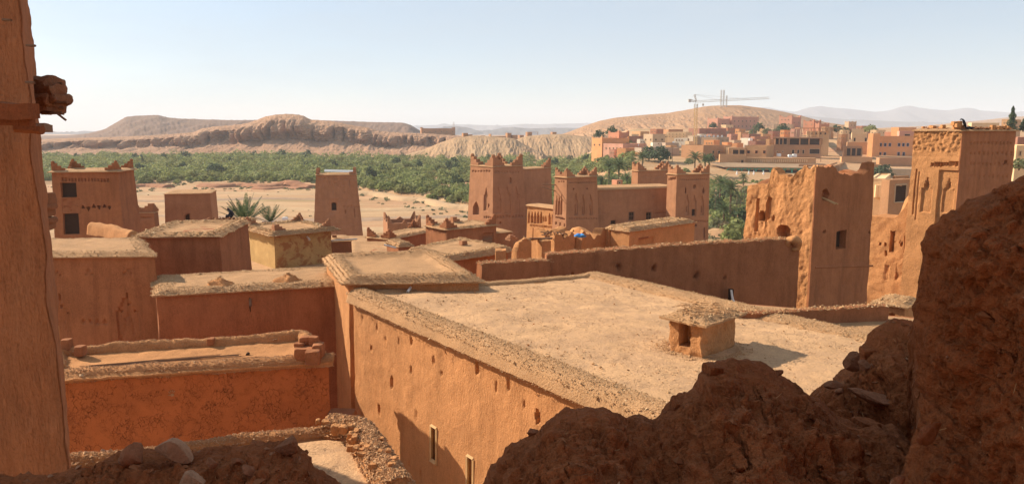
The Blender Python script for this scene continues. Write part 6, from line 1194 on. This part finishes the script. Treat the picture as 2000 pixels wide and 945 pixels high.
for px, py, h, lab in [(1409, 176, 0, 'left lattice radio mast on the hilltop'), (1414, 176, 0, 'right lattice radio mast on the hilltop'), (1419.5, 187, 0, 'short radio mast right of the pair on the hilltop')]:
    p = ptd(px, py, 985); zb = zat(208, 985); t = thing('radio_mast', lab, 'mast', (p[0], p[1], zb), 'radio masts on the hilltop'); mb = MB(); lattice(mb, (p[0], p[1], zb - 2), p, 1.3, 12, .22); mb.build('mast', gm, t)
p = ptd(886, 238, 1500); t = thing('pylon', 'faint distant pylon behind the long cliff-top building', 'pylon', (p[0], p[1], zat(250, 1500))); mb = MB(); lattice(mb, (p[0], p[1], zat(253, 1500)), p, 2, 8, .2); mb.build('mast', gm, t)
# ruins on the cliff top
b = th_('long low fortified building with corner towers on the cliff edge', 819, 823, 889, 251, 264, 800, 78, 'brown', L=14, horns=2.0, wins=[(1, 829, 884, (257.5,), 6, 1.5, 2.5)], cat='fort', name='hilltop_fort')
for xl, xc, xr, yt, yb, lab in [(903, 905, 914, 260, 268, 'small dark ruin block right of the cliff-edge fort'), (914, 916, 923, 263, 268, 'low ruin wall right of the small dark block'), (938, 940, 948, 265, 271, 'first low ruin block of the hill-crest row'), (957, 958, 960, 262, 270, 'thin standing ruin pillar on the crest'), (962, 964, 990, 266, 271, 'long broken ruin wall on the crest'), (990, 991, 999, 260, 270, 'square ruin tower on the crest'), (1000, 1001, 1011, 264, 270, 'low ruin right of the square ruin tower'), (1013, 1015, 1023, 264, 268, 'tiny low ruin between the crest towers'), (1029, 1030, 1039, 258, 268, 'dark ruin block with a flat canopy beside it'), (1078, 1079, 1087, 258, 263, 'tiny hut at the foot of the hill')]:
    th_(lab, xl, xc, xr, yt, yb, 650 if xc < 1003 else 728, 70, 'brown', par=.2, L=5, name='ruin', cat='ruin')
c = ptd(1045, 258.5, 728); t = thing('canopy', 'flat canopy on posts beside the crest ruin block', 'canopy', c); mb = MB(); mb.box(*c, 6, 4, .3); mb.build('roof', M['t_brown'], t); mb = MB(); mb.bar(c + [2.6, 0, 0], c + [2.6, 0, -4], .2, 4); mb.build('post', M['t_brown'], t)
# small roofless hut in the grove
th_('tiny red hut with one window in the palm grove', 1203, 1205, 1216, 352, 364, 200, 70, 'red', L=3, par=.2, wins=[(1, 1210, 1210, (357,), 1, 4, 4)], name='grove_hut', cat='hut')
# conifer and town trees
def conifer(px, pyb, d, h, lab, r=1.5):
    p = ptd(px, pyb, d); t = thing('conifer_tree', lab, 'tree', p); mb = MB(); mb.bar(p, p + [0, 0, h], .2, 6, .03); mb.build('trunk', M['trunk'], t); gg = np.random.default_rng(int(px)); q = []
    for k in range(2200):
        u = gg.uniform(0, 1) ** .8; z = h * (.12 + .88 * u); rr = r * (1 - u) ** .7 * (.85 + .2 * math.sin(u * 23)) * gg.uniform(.1, 1.05); a = gg.uniform(0, 6.28); c = p + [math.cos(a) * rr, math.sin(a) * rr, z]; s = .3 * (1.1 - .6 * u); t1 = gg.normal(size=3); t1 /= np.linalg.norm(t1); t2 = np.cross(t1, gg.normal(size=3)); t2 /= np.linalg.norm(t2); q += [c - t1 * s, c - t2 * s * .5, c + t1 * s, c + t2 * s * .5]
    link('crown', mesh_np(np.array(q), np.arange(len(q)).reshape(-1, 4)), M['dkleaf'], t)
conifer(1974, 262, 230, 8.6, 'tall dark conifer with ragged top above the tall tower roof', 1.9); conifer(1998, 258, 230, 4.2, 'smaller conifer cut off by the right edge of the photo', 1.6)
for px, py, d, s, pr, lab in [(1393, 250, 545, 1.6, DB, 'dark bush at the foot of the pink palace'), (1482, 256, 500, 2.2, DB, 'dark trees right below the hilltop palace'), (1498, 262, 480, 2.4, OB, 'grey green scrub on the slope below the palace'), (1512, 264, 470, 2.4, OB, 'scrub left of the hotel pergola'), (1528, 262, 480, 2.6, DB, 'dark bush below the pale wall house'), (1548, 266, 470, 2.4, OB, 'scrub under the pink fortified house'), (1470, 262, 470, 2, OB, 'scrub below the left palace side'), (1633, 258, 470, 1.8, DB, 'bush below the skyline beige wall'), (1652, 262, 440, 1.6, DB, 'bush left of the cream arched house'), (1700, 258, 440, 2.0, TB, 'green tree behind the cream arched house'),
        (1710, 346, 282, 1.5, DB, 'round green bush in front of the retaining wall'), (1724, 345, 280, 1.8, DB, 'large round green bush beside the garden wall'), (1775, 342, 300, 1.4, OB, 'olive scrub on the retaining slope'), (1195, 262, 470, 2, DB, 'dark tree behind the red tower house'), (1170, 268, 460, 1.8, DB, 'dark bush behind the orange house'), (1268, 310, 335, 2.2, DB, 'dense dark tree below the grey brown wall'), (1290, 312, 330, 2.4, DB, 'second dense dark tree below the grey wall'), (1345, 320, 300, 1.4, OB, 'olive bush below the purple brown house'), (1385, 316, 320, 1.4, DB, 'dark bush at the corner of the purple brown house'), (1990, 330, 105, .9, OB, 'olive foliage at the right edge behind the tall tower')]:
    p = ptd(px, py, d); plant_at('bushy_tree', lab, 'tree', tuple(p), pr[int(px) % len(pr)], s * .8, px)
# rooftop clutter: dishes and tanks
g = np.random.default_rng(77)
for k, (px, py, d) in enumerate([(1360, 267, 400), (1368, 266.5, 400), (1377, 267, 400), (1385, 266.5, 400), (1394, 267, 400), (1402, 267, 400), (1410, 267, 400), (1330, 284, 385), (1315, 279, 385), (1246, 284, 390)]):
    p = ptd(px, py, d); t = thing('satellite_dish', ['pale rooftop satellite dish on the long grey building', 'white rooftop dish on a lower town roof'][k > 6], 'dish', p, 'rooftop dishes on the long grey building' if k <= 6 else 'rooftop dishes on lower roofs'); mb = MB(); mb.bar(p - [0, 0, .8], p, .06, 4); mb.build('pole', gm, t); mb = MB(); V = []; n = 12
    for j in range(4):
        for i in range(n): a = i * 2 * math.pi / n; r = .6 * j / 3; V.append((p[0] + r * math.cos(a), p[1] - .25 * (1 - (j / 3) ** 2) * -1 - .1, p[2] + .3 + r * math.sin(a)))
    mb.add(np.array(V), gridf(n, 4, True)); mb.add(np.array(V) + [0, .05, 0], gridf(n, 4, True)[:, ::-1]); mb.build('dish', M['white'], t)
for px, py, d, lab in [(1521, 303, 338, 'white air conditioner unit on the roof before the hotel'), (1543, 305, 338, 'white tank on the roof before the hotel'), (1552, 304, 338, 'second white tank beside the first'), (1466, 273, 388, 'round white water tank on a cement house')]:
    p = ptd(px, py, d); o = lump('roof_tank', p, (1.8, 1.4, 1.4), M['white'], None, .02, 1, 5); tag(o, lab, 'tank')
# more of the crowded town
for xl, xc, xr, yt, yb, d, g_, m, lab, wn_ in [
 (1462, 1476, 1496, 276, 296, 370, 45, 'darkred', 'dark red house squeezed behind the three-window house', 3), (1496, 1503, 1512, 272, 300, 360, 40, 'tan', 'narrow tan house touching the left end of the hotel', 1),
 (1430, 1440, 1452, 280, 300, 362, 40, 'orange', 'orange house above the open porch left of the hotel', 2), (1398, 1412, 1428, 284, 306, 352, 45, 'tan', 'tan house beside the purple brown side wall', 2),
 (1338, 1346, 1356, 276, 292, 378, 45, 'cream', 'cream room with dark side left of the crane foot', 2), (1300, 1310, 1322, 284, 300, 372, 45, 'tan', 'tan low house above the dark grey wall', 2),
 (1402, 1412, 1424, 256, 268, 470, 45, 'grey', 'grey unfinished house below the palace wing', 2), (1436, 1444, 1456, 252, 264, 478, 45, 'orange', 'small orange house just below the palace windows', 2),
 (1484, 1492, 1504, 252, 264, 490, 45, 'tan', 'tan house among the dark trees below the palace', 2), (1500, 1510, 1524, 256, 270, 450, 45, 'darkred', 'dark red house left of the hotel pergola', 2),
 (1524, 1532, 1544, 254, 268, 440, 45, 'orange', 'orange house rising behind the hotel roof at its left', 2), (1544, 1552, 1566, 252, 268, 430, 45, 'pink', 'pink house behind the hotel pergola', 2),
 (1636, 1644, 1656, 262, 280, 385, 45, 'brown', 'brown house between hotel and cream arched house', 2), (1640, 1646, 1660, 254, 264, 430, 45, 'cream', 'small cream house above the brown one right of the hotel', 1),
 (1604, 1612, 1628, 248, 258, 460, 45, 'tan', 'tan house on the skyline behind the hotel', 2), (1700, 1712, 1730, 254, 266, 430, 45, 'cream', 'cream skyline house left of the orange rooftop block', 2),
 (1672, 1684, 1700, 246, 256, 470, 45, 'red', 'reddish skyline house behind the cream arched house', 2), (1226, 1234, 1246, 262, 274, 432, 45, 'cream', 'small cream house behind the dark side of the tower house', 1),
 (1270, 1282, 1300, 252, 264, 470, 45, 'red', 'low red house on the slope left of the cream house', 2), (1380, 1390, 1404, 262, 272, 450, 45, 'pink', 'small pink house below the palace wing, right of the crane', 2),
 (1418, 1426, 1438, 288, 304, 345, 30, 'cream', 'small cream block at the left of the open porch', 1), (1700, 1722, 1742, 322, 340, 296, 20, 'tan', 'tan low house below the garden walls', 2),
 (1604, 1622, 1650, 326, 346, 286, 30, 'tan', 'low tan roofs right of the green arcade', 2), (1190, 1200, 1214, 292, 306, 372, 40, 'pink', 'pink lower wing under the windowed pink house', 2), (1240, 1252, 1262, 298, 314, 352, 45, 'orange', 'orange brown low house left of the dense dark trees', 1)]:
    th_(lab, xl, xc, xr, yt, yb, d, g_, m, wins=[(0, xl + (xc - xl) * .3, xl + (xc - xl) * .75, (yt + (yb - yt) * .45,), wn_, 1.5, 2.2), (1, xc + (xr - xc) * .25, xc + (xr - xc) * .75, (yt + (yb - yt) * .45,), wn_, 1.5, 2.2)])
# wooden utility poles in the town
for k, (px, py, h, lab) in enumerate([(1313, 320, 34, 'wooden utility pole in front of the grey town wall'), (1306, 322, 26, 'shorter utility pole left of the tall one'), (1603, 330, 46, 'utility pole at the corner of the hotel'), (1472, 262, 14, 'utility pole below the palace')]):
    d = 330 if k < 3 else 430; a = ptd(px, py, d); c = ptd(px, py - h, d); t = thing('utility_pole', lab, 'pole', a); mb = MB(); mb.bar(a, c, .14, 6, .1); mb.build('post', M['wood'], t); mb = MB(); mb.bar(c + [-.8, 0, -.5], c + [.8, 0, -.5], .07, 4); mb.build('crossarm', M['wood'], t)
# ------------------------------------------------------------------ near ruin the picture is taken from
def worley(p):
    """distance to the nearest scattered point"""
    i = np.floor(p).astype(np.int64); best = np.full(len(p), 9.0)
    for dx in (-1, 0, 1):
        for dy in (-1, 0, 1):
            for dz in (-1, 0, 1):
                c = i + np.array([dx, dy, dz]); h = _perm[_perm[_perm[c[:, 0] & 255] + (c[:, 1] & 255)] + (c[:, 2] & 255)]
                q = c + .5 + _g[h] * .45; best = np.minimum(best, ((p - q) ** 2).sum(1))
    return np.sqrt(best)
def mound(name, label, outline, d_out, core, d_core, mat, nu=260, nv=120, back=.7, amp=.12, freq=1.6, seed=0, cat='ruined wall', bulge=.5, fine=.03, kind=None, backdrop=1.2):
    """eroded thick wall: its crest follows outline, its face swells towards the viewer and down to core"""
    def samp(pts, dd, n):
        pts = np.array(pts, float); dd = np.full(len(pts), dd, float) if np.isscalar(dd) else np.array(dd, float); w = np.array([ptd(x, y, d) for (x, y), d in zip(pts, dd)]); s = np.concatenate([[0], np.cumsum(np.linalg.norm(np.diff(w, axis=0), axis=1))]); s /= s[-1]; t = np.linspace(0, 1, n); return np.stack([np.interp(t, s, w[:, i]) for i in range(3)], 1)
    O = samp(outline, d_out, nu); K = samp(core, d_core, nu); rows = []
    jj = np.column_stack([O[:, 0] * 7, O[:, 1] * 0 + seed, O[:, 2] * 7]); O[:, 2] += fbm(jj, 4, .65) * .035; O[:, 0] += fbm(jj + 40, 4, .65) * .03
    for t in np.linspace(1, 0, nv): 
        p = O * (1 - t) + K * t; e = math.sin(t * math.pi / 2) ** .8; p[:, 1] = O[:, 1] * (1 - e) + K[:, 1] * e; rows.append(p)
    for t in np.linspace(.04, 1, 26):
        f_ = 1 + back * math.sin(t * math.pi / 2) / O[:, 1]; p = O.copy(); p[:, :2] *= f_[:, None]; p[:, 2] = EYE + (p[:, 2] - EYE) * f_ - backdrop * t ** 1.6; rows.append(p)
    m = len(rows); Q = np.array(rows); du = np.gradient(Q, axis=1); dv = np.gradient(Q, axis=0); nn = np.cross(du, dv).reshape(-1, 3); nn /= np.linalg.norm(nn, axis=1)[:, None] + 1e-9; Q = Q.reshape(-1, 3)
    if nn[(nv // 2) * nu + nu // 2][1] > 0: nn = -nn
    v = np.repeat(np.arange(m), nu); att = np.clip(np.abs(v - nv + 1) / (nv * .10), .22, 1)
    w1 = worley(Q * np.array([9, 9, 6]) + seed); w2 = worley(Q * np.array([24, 24, 18]) + seed + 5 + vfbm(Q * 10, 2) * .6)
    h = fbm(Q * freq + seed, 5, .55) * amp + (np.abs(fbm(Q * freq * 2.2 + seed * 2, 4, .6)) - .2) * amp * .9
    h = h + fbm(Q * np.array([7, 7, 2.2]) + seed, 4, .6, True) * amp * .16
    gate = sstep(-.1, .25, fbm(Q * 3 + seed * 3, 3)); h = h + (.5 - w1) * .075 * gate + (.45 - w2) * .026 + fbm(Q * 30 + seed, 3, .7) * fine * .6
    st = np.floor(h / .03 + fbm(Q * 6, 2)) * .03; h = h * .7 + st * .3
    Q = Q + nn * (h * att)[:, None]; Q[:, 2] += ((fbm(Q * 13, 2) * .012))
    o = link(name, mesh_np(Q, gridf(nu, m), name), mat, None, True); tag(o, label, cat, None, kind); o['_n'] = 0; del o['_n']; return o, Q.reshape(m, nu, 3)
# big lump centre right
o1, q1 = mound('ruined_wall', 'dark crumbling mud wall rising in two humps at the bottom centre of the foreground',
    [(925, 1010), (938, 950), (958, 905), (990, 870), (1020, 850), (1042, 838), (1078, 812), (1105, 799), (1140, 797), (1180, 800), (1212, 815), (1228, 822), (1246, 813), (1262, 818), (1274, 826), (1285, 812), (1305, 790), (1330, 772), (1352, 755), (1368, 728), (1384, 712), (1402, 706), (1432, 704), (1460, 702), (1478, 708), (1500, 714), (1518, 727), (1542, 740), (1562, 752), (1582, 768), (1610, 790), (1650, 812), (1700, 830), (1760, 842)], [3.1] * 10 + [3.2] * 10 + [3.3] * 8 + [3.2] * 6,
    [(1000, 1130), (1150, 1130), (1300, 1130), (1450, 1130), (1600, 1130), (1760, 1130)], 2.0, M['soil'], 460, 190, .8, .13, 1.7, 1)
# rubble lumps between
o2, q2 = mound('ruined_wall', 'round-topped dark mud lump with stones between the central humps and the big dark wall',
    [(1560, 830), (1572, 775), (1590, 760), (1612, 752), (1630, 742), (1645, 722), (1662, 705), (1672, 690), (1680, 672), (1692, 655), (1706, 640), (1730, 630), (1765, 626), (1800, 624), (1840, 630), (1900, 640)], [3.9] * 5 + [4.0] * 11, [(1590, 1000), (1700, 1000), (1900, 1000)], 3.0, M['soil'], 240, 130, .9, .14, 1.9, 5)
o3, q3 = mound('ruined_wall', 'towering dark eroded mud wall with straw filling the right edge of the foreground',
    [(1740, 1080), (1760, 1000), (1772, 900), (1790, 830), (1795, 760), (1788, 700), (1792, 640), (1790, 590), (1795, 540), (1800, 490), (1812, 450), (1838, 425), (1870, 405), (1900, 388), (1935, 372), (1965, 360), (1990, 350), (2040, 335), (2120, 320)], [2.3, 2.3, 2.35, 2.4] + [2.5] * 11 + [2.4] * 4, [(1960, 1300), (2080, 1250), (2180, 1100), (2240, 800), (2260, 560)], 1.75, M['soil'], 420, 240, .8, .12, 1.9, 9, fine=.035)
# stones stuck in and lying on the ruin
def stone(name, label, cat, px, py, d, size, seed, mat='rock', group=None, ang=0, parent=None, squash=(1, .8, .6)):
    r_ = np.random.default_rng(seed); n, m = 22, 14; V = np.array([(math.sin(math.pi * j / (m - 1)) * math.cos(2 * math.pi * k / n), math.sin(math.pi * j / (m - 1)) * math.sin(2 * math.pi * k / n), math.cos(math.pi * j / (m - 1))) for j in range(m) for k in range(n)])
    for k in range(12):
        a = r_.normal(size=3); a /= np.linalg.norm(a); c = r_.uniform(.38, .75); s_ = V @ a; V = V - np.outer(np.clip(s_ - c, 0, 1), a) * .95
    V *= np.array(squash) * size; c_, s_ = math.cos(ang), math.sin(ang); x = V[:, 0] * c_ - V[:, 2] * s_; z = V[:, 0] * s_ + V[:, 2] * c_; V[:, 0] = x; V[:, 2] = z
    P_ = V + ptd(px, py, d); P_ += vfbm(P_ * (.9 / size) + seed, 4) * size * .1; o = link(name, mesh_np(P_, gridf(n, m, True)), M[mat], parent, True, 35)
    if label: tag(o, label, cat, group)
    return o
M['paler'] = mud('pale_rock', (.50, .29, .17), scale=2.5, bump=1.0, grain=1.5, dark=.6)
# lower left rubble bank
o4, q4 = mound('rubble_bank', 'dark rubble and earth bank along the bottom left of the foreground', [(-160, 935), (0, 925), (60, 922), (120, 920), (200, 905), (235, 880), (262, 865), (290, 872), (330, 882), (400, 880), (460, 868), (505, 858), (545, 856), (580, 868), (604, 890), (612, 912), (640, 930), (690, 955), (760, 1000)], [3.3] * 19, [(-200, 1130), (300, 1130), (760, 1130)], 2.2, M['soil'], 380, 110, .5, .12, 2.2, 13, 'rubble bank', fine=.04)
for k, (px, py, d, s, an, lab, sq) in enumerate([(345, 884, 3.15, .155, -.55, 'large pale flat rock tilted on the bottom left rubble bank', (1, .7, .5)), (372, 940, 2.9, .13, .1, 'pale slab rock at the bottom edge of the photo', (1.1, .7, .45)), (560, 872, 3.2, .11, .3, 'rounded lump of stone at the right end of the rubble bank', (1, .9, .9)), (262, 893, 3.1, .13, .9, 'pointed dark clod left of the large flat rock', (1, .8, .8)), (415, 905, 3.0, .055, -.8, 'small rock wedged right of the large flat rock', (1, .7, .6)), (465, 900, 3.0, .05, .2, 'small rounded stone in the middle of the rubble bank', (1, .8, .7)), (488, 918, 2.95, .06, -.3, 'reddish clod below the small rounded stone', (1, .8, .6)),
        (1040, 842, 3.1, .045, 0, 'left of two round stones on the central hump edge', (1, .9, .8)), (1070, 846, 3.05, .05, 0, 'right of two round stones on the central hump edge', (1, .9, .7)), (1250, 824, 3.2, .06, 0, 'stone in the saddle between the two humps', (1.2, .8, .6)), (1522, 727, 3.2, .035, 0, 'small pale stone on the right shoulder of the tall hump', (1, .8, .8)), (1665, 705, 3.85, .08, .5, 'brick-like clod on the left of the round-topped lump', (1, .8, 1.1)), (1690, 716, 3.75, .07, 0, 'clod under the brick-like clod', (1, .8, .8)), (1630, 752, 3.7, .06, 0, 'rounded pebble lump left end of the rubble step', (1.4, .9, .6)), (1700, 775, 3.5, .17, -.15, 'flat slab sticking out below the round-topped lump', (1.5, .8, .35)), (1640, 765, 3.6, .05, 0, 'small stone beside the flat slab', (1, .8, .6)),
        (1655, 930, 2.6, .09, .1, 'reddish flat stone low in the dark foreground', (1, .7, .8)), (1752, 940, 2.2, .05, .7, 'pale stone tip at the bottom right edge', (1, .7, .8)), (1815, 850, 2.25, .07, .9, 'large angular rock face at the base of the towering wall', (1.4, .35, .9))]):
    stone('rock', lab, 'rock', px, py, d, s * (.72 if k in (0, 1) else .62 if k in (2, 3, 14, 18) else .7), 300 + k, 'paler' if k in (0, 1) else 'rock', None, an, None, sq)
# embedded small stones and straw
def embed(q, n, size, o, seed, v0=.0, v1=.85):
    r_ = np.random.default_rng(seed); m, nu_, _ = q.shape; j = r_.integers(int(m * v0), int(m * v1), n); i = r_.integers(2, nu_ - 2, n); pebbles('embedded_stones', q[j, i], size, M['rubble'], o, seed=seed, flat=.8, spread=.5)
    mb = MB()
    for k in range(n // 12):
        p = q[r_.integers(2, int(m * v1)), r_.integers(2, nu_ - 2)] + [0, -.01, 0]; e = r_.normal(size=3); e /= np.linalg.norm(e); mb.bar(p, p + e * r_.uniform(.015, .035), .0008, 3, cap=False)
    mb.build('straw', M['frame'], o)['kind'] = 'stuff'
embed(q1, 420, .006, o1, 1); embed(q2, 300, .010, o2, 2); embed(q3, 260, .004, o3, 3); embed(q4, 900, .009, o4, 4)
# sunlit gravelly wall top below the big wall, with a patch of earth roof
zB = 19.9
def B2(px, py): return ptz(px, py, zB)
bq = [B2(548, 958)[:2], B2(800, 1000)[:2], B2(708, 845)[:2], B2(560, 862)[:2]]
Bt = thing('gravel_topped_wall', 'sunlit gravel topped wall end with a small earth roof, bottom centre left', 'wall', (*bq[1], 14)); Blk(bq, 9.5, zB, .0).build('wall', M['straw'], Bt, .12, .06, 1.4); roof_slab(bq, zB - .03, .0, .05, Bt, M['roofnear'], .06, .03, seed=3)
berm('roof_edge', [B2(645, 842), B2(700, 850), B2(722, 880), B2(745, 920), B2(770, 965)], .62, .26, Bt, M['rough'], .035, .09, 12000, .012, 23, drop=.5, pm='clod')
berm('roof_edge', [B2(130, 905), B2(300, 890), B2(420, 872), B2(520, 860), B2(600, 852), B2(660, 846)], .34, .14, Bt, M['rough'], .04, .05, 5000, .010, 24, drop=.5, pm='clod')
wq3 = [B2(90, 925)[:2], B2(600, 862)[:2], B2(600, 850)[:2], B2(90, 905)[:2]]; Blk(wq3, 10, zB - .02, 0).build('wall', M['crackle'], Bt, .3, .02)
g = np.random.default_rng(5)
for k in range(14):
    px = 140 + k * 9 + g.uniform(-3, 3) if k < 9 else (445, 452, 470, 500, 515)[k - 9]; p = B2(px, 893 - (px - 130) * .09); o = stone('loose_stone', 'small loose sunlit stone on the thin wall top at lower left', 'stone', px, 892 - (px - 130) * .11, p[1], .05 + .03 * g.uniform(), 400 + k, 'paler', 'loose stones on the thin wall top at lower left', g.uniform(-1, 1))
mb = MB(); c = B2(190, 917); t = 1
o = lump('torn_paper', (c[0], c[1] - .12, zB - .02), (.42, .14, .03), M['white'], None, .03, 7, 5); tag(o, 'torn scrap of white paper beside the rubble at lower left', 'paper')
# street floor is part of the ground; a stone block in the alley
o = lump('stone_block', ptz(668, 815, 16.5), (.8, .6, .4), M['rock'], None, .05, 8, 6); tag(o, 'grey block lying in the narrow alley below the crackled house', 'block')
# near left tower with beams
zt = 34
def T2(px, py, d): return ptd(px, py, d)
tl = thing('near_tower', 'tall near mud tower wall with wooden beams filling the left edge', 'tower', T2(130, 920, 5.2)); dT = 5.2
pT = T2(62, -60, dT); pB = T2(132, 960, dT); H_ = pT[2] - pB[2]; nu, nv = 150, 260; V = []
TOPZ = 34.0; RY = 3.8
for j in range(nv):
    t = j / (nv - 1); z = pB[2] - .5 + (TOPZ - pB[2] + .5) * t; edge = pB[0] + (pT[0] - pB[0]) * (z - pB[2]) / H_ * (1 if z < 26.5 else 1)
    edge = max(min(edge, pB[0]), -9) if z < 27 else pB[0] + (pT[0] - pB[0]) * (27 - pB[2]) / H_ - (z - 27) * .03
    for i in range(nu):
        s_ = i / (nu - 1)
        if s_ < .68: x = edge - 7.5 * (1 - s_ / .68) ** 1.3; y = dT + .9 * (1 - s_ / .68)
        else: k_ = (s_ - .68) / .32; y = dT + k_ * RY; x = edge * (y / dT) ** .985 + .04 * math.sin(k_ * math.pi)
        V.append((x, y, z))
V = np.array(V); V += vfbm(V * 1.1, 4) * .06; V[:, 1] -= fbm(V * np.array([5, 5, 1.6]), 4) * .035; V[:, 0] += fbm(V * np.array([1, 3, 3.5]) + 4, 4) * .03
link('wall', mesh_np(V, gridf(nu, nv)), M['near'], tl, True)
mb = MB(); mb.obox((pB[0] * (1 + RY / dT) - 8, dT + RY), np.array([1, 0]), 7.4, np.array([0, 1]), .3, pB[2] - .5, TOPZ); mb.build('wall', M['smooth'], tl)
def beam(name, x0, y0, x1, y1, r, d0, d1, mat='woodred', n=10):
    p, q = T2(x0, y0, d0), T2(x1, y1, d1); m_ = 14; V = []; ax = (q - p) / np.linalg.norm(q - p); u = np.cross(ax, (0, 0, 1)); u /= np.linalg.norm(u); w = np.cross(u, ax); u, w = (u + w) / 1.414, (w - u) / 1.414
    for j in range(m_ + 1):
        for k in range(n): a = k * 2 * math.pi / n; V.append(p + (q - p) * j / m_ + (u * math.cos(a) + w * math.sin(a)) * r)
    V = np.array(V); V += vfbm(V * 5, 3) * r * .25; n0 = len(V); V = np.vstack([V, q, p]); f3 = [[n0, m_ * n + k, m_ * n + (k + 1) % n] for k in range(n)] + [[n0 + 1, (k + 1) % n, k] for k in range(n)]
    return link(name, mesh_np(V, [gridf(n, m_ + 1, True), f3]), M[mat], tl, True, 50)
beam('beam', -120, 213, 66, 217, .07, 4.8, 4.75, 'woodred', 4); beam('beam', -120, 234, 62, 236, .045, 4.85, 4.8, 'woodred', 4); beam('beam', 30, 250, 84, 254, .032, 4.95, 4.95, 'woodred', 6); beam('beam', 78, 247, 96, 252, .036, 5.1, 5.3, 'wood', 4)
for x, y in ((12, 38), (58, 88), (57, 160)): beam('peg', x - 6, y + 1, x + 10, y + 2, .009, 5.1, 5.0, 'wood', 6)
# thatched eave of the tower behind it
ev = thing('thatched_eave', 'broken rounded eave of clay and sticks jutting from behind the near left tower', 'eave', T2(95, 190, 6.5))
for k, (px, py, sx, sy, sz) in enumerate([(88, 172, .16, .18, .11), (102, 180, .14, .2, .08), (92, 195, .2, .22, .07), (106, 196, .15, .2, .045), (96, 210, .16, .2, .055)]):
    lump('clay', T2(px - 4, py, 6.5), (sx * 1.3, sy * 1.4, sz * 1.6), M['rock'], ev, .07, k, 9)
mb = MB(); g = np.random.default_rng(4)
for k in range(16): p = T2(76 + g.uniform(0, 10), 165 + k * 3.8, 6.4 + g.uniform(0, .4)); mb.bar(p, p + [.08 + g.uniform(0, .14), g.uniform(-.1, .1), g.uniform(-.03, .02)], .012, 5)
mb.bar(T2(112, 222, 6.4), T2(129, 235, 6.4), .01, 5); mb.build('sticks', M['wood'], ev)['kind'] = 'stuff'
# rubble edge of a lower building seen right of the near tower
o = ruin('broken_corner', 'narrow strip of broken masonry between the near tower and the two-storey house', [T2(20, 350, 13), T2(45, 360, 13), T2(60, 400, 13.2)], .5, M['rough'], .05, .09, 'ruined wall', 12, 77, .1)
for k, (px, py) in enumerate([(84, 382), (86, 392), (88, 404), (84, 415), (88, 430), (86, 440)]): lump('brick', T2(px, py, 12.7), (.28, .3, .1 + .05 * (k % 2)), M['rock'], o, .02, k, 5)
# unseen side and rear ruin walls, added to shade the near rubble
rq = thing('ruin_shell', 'roofless ruined room around the viewpoint', 'ruin', (0, -2, 22))
mb = MB(); mb.box(2.5, -2.2, 24.5, 13, .6, 9); mb.build('rear_shade_wall', M['smooth'], rq); mb = MB(); mb.box(6.2, 1.2, 24.5, .6, 7.4, 8); mb.build('side_shade_wall', M['smooth'], rq)
mb = MB(); mb.box(1.5, .2, 22.9, 12, 4.6, .3); mb.build('floor', M['roof'], rq)
# bigger broken clods lying on the sunlit wall top
g = np.random.default_rng(61)
for k in range(46):
    t = g.uniform(0, 1); px = 650 + 115 * t + g.normal() * 12; py = 845 + 95 * t ** 1.1 + g.normal() * 8; p = B2(px, py)
    o = lump('loose_clod', (p[0], p[1], zB + .22 + g.uniform(-.03, .03)), tuple(g.uniform(.05, .15, 3)), M['rough'], None, .03, k, 4); tag(o, 'loose mud clod lying on the sunlit gravelly wall end', 'clod', 'loose clods on the sunlit wall end')
# broken brick courses and blocks showing in the dark ruin
for k, (px, py, d, sx, sy, sz, an, lab) in enumerate([(1392, 722, 3.2, .07, .08, .05, .1, 'broken mud brick on the left shoulder of the tall hump'), (1702, 690, 3.93, .10, .1, .07, -.1, 'small mud brick in the side of the round-topped lump'), (1100, 822, 3.08, .07, .08, .04, .2, 'small mud brick in the low left hump'), (1330, 792, 3.12, .08, .08, .05, .3, 'mud brick in the saddle slope of the tall hump'), (1690, 830, 3.2, .10, .1, .05, .1, 'mud brick at the far right foot of the tall hump')]):
    p = ptd(px, py, d); o = lump('mud_brick', (0, 0, 0), (sx, sy, sz), M['soil'], None, .012, k, 8); o.location = tuple(p); o.rotation_euler = (g.uniform(-.2, .2), an, g.uniform(-.3, .3)); tag(o, lab, 'brick')
# ------------------------------------------------------------------ haze
mb = MB(); mb.box(0, 4500, 115, 26000, 11000, 290); hz = mb.build('haze', None); tag(hz, kind='stuff')
hm = bpy.data.materials.new('haze_air'); hm.use_nodes = True; nt = hm.node_tree; nt.nodes.clear(); ho = nt.nodes.new("ShaderNodeOutputMaterial"); pv = nt.nodes.new("ShaderNodeVolumePrincipled")
pv.inputs['Color'].default_value = (.84, .90, 1.0, 1); pv.inputs['Density'].default_value = 1.5e-4; pv.inputs['Anisotropy'].default_value = .0; nt.links.new(pv.outputs[0], ho.inputs['Volume']); hz.data.materials.append(hm)
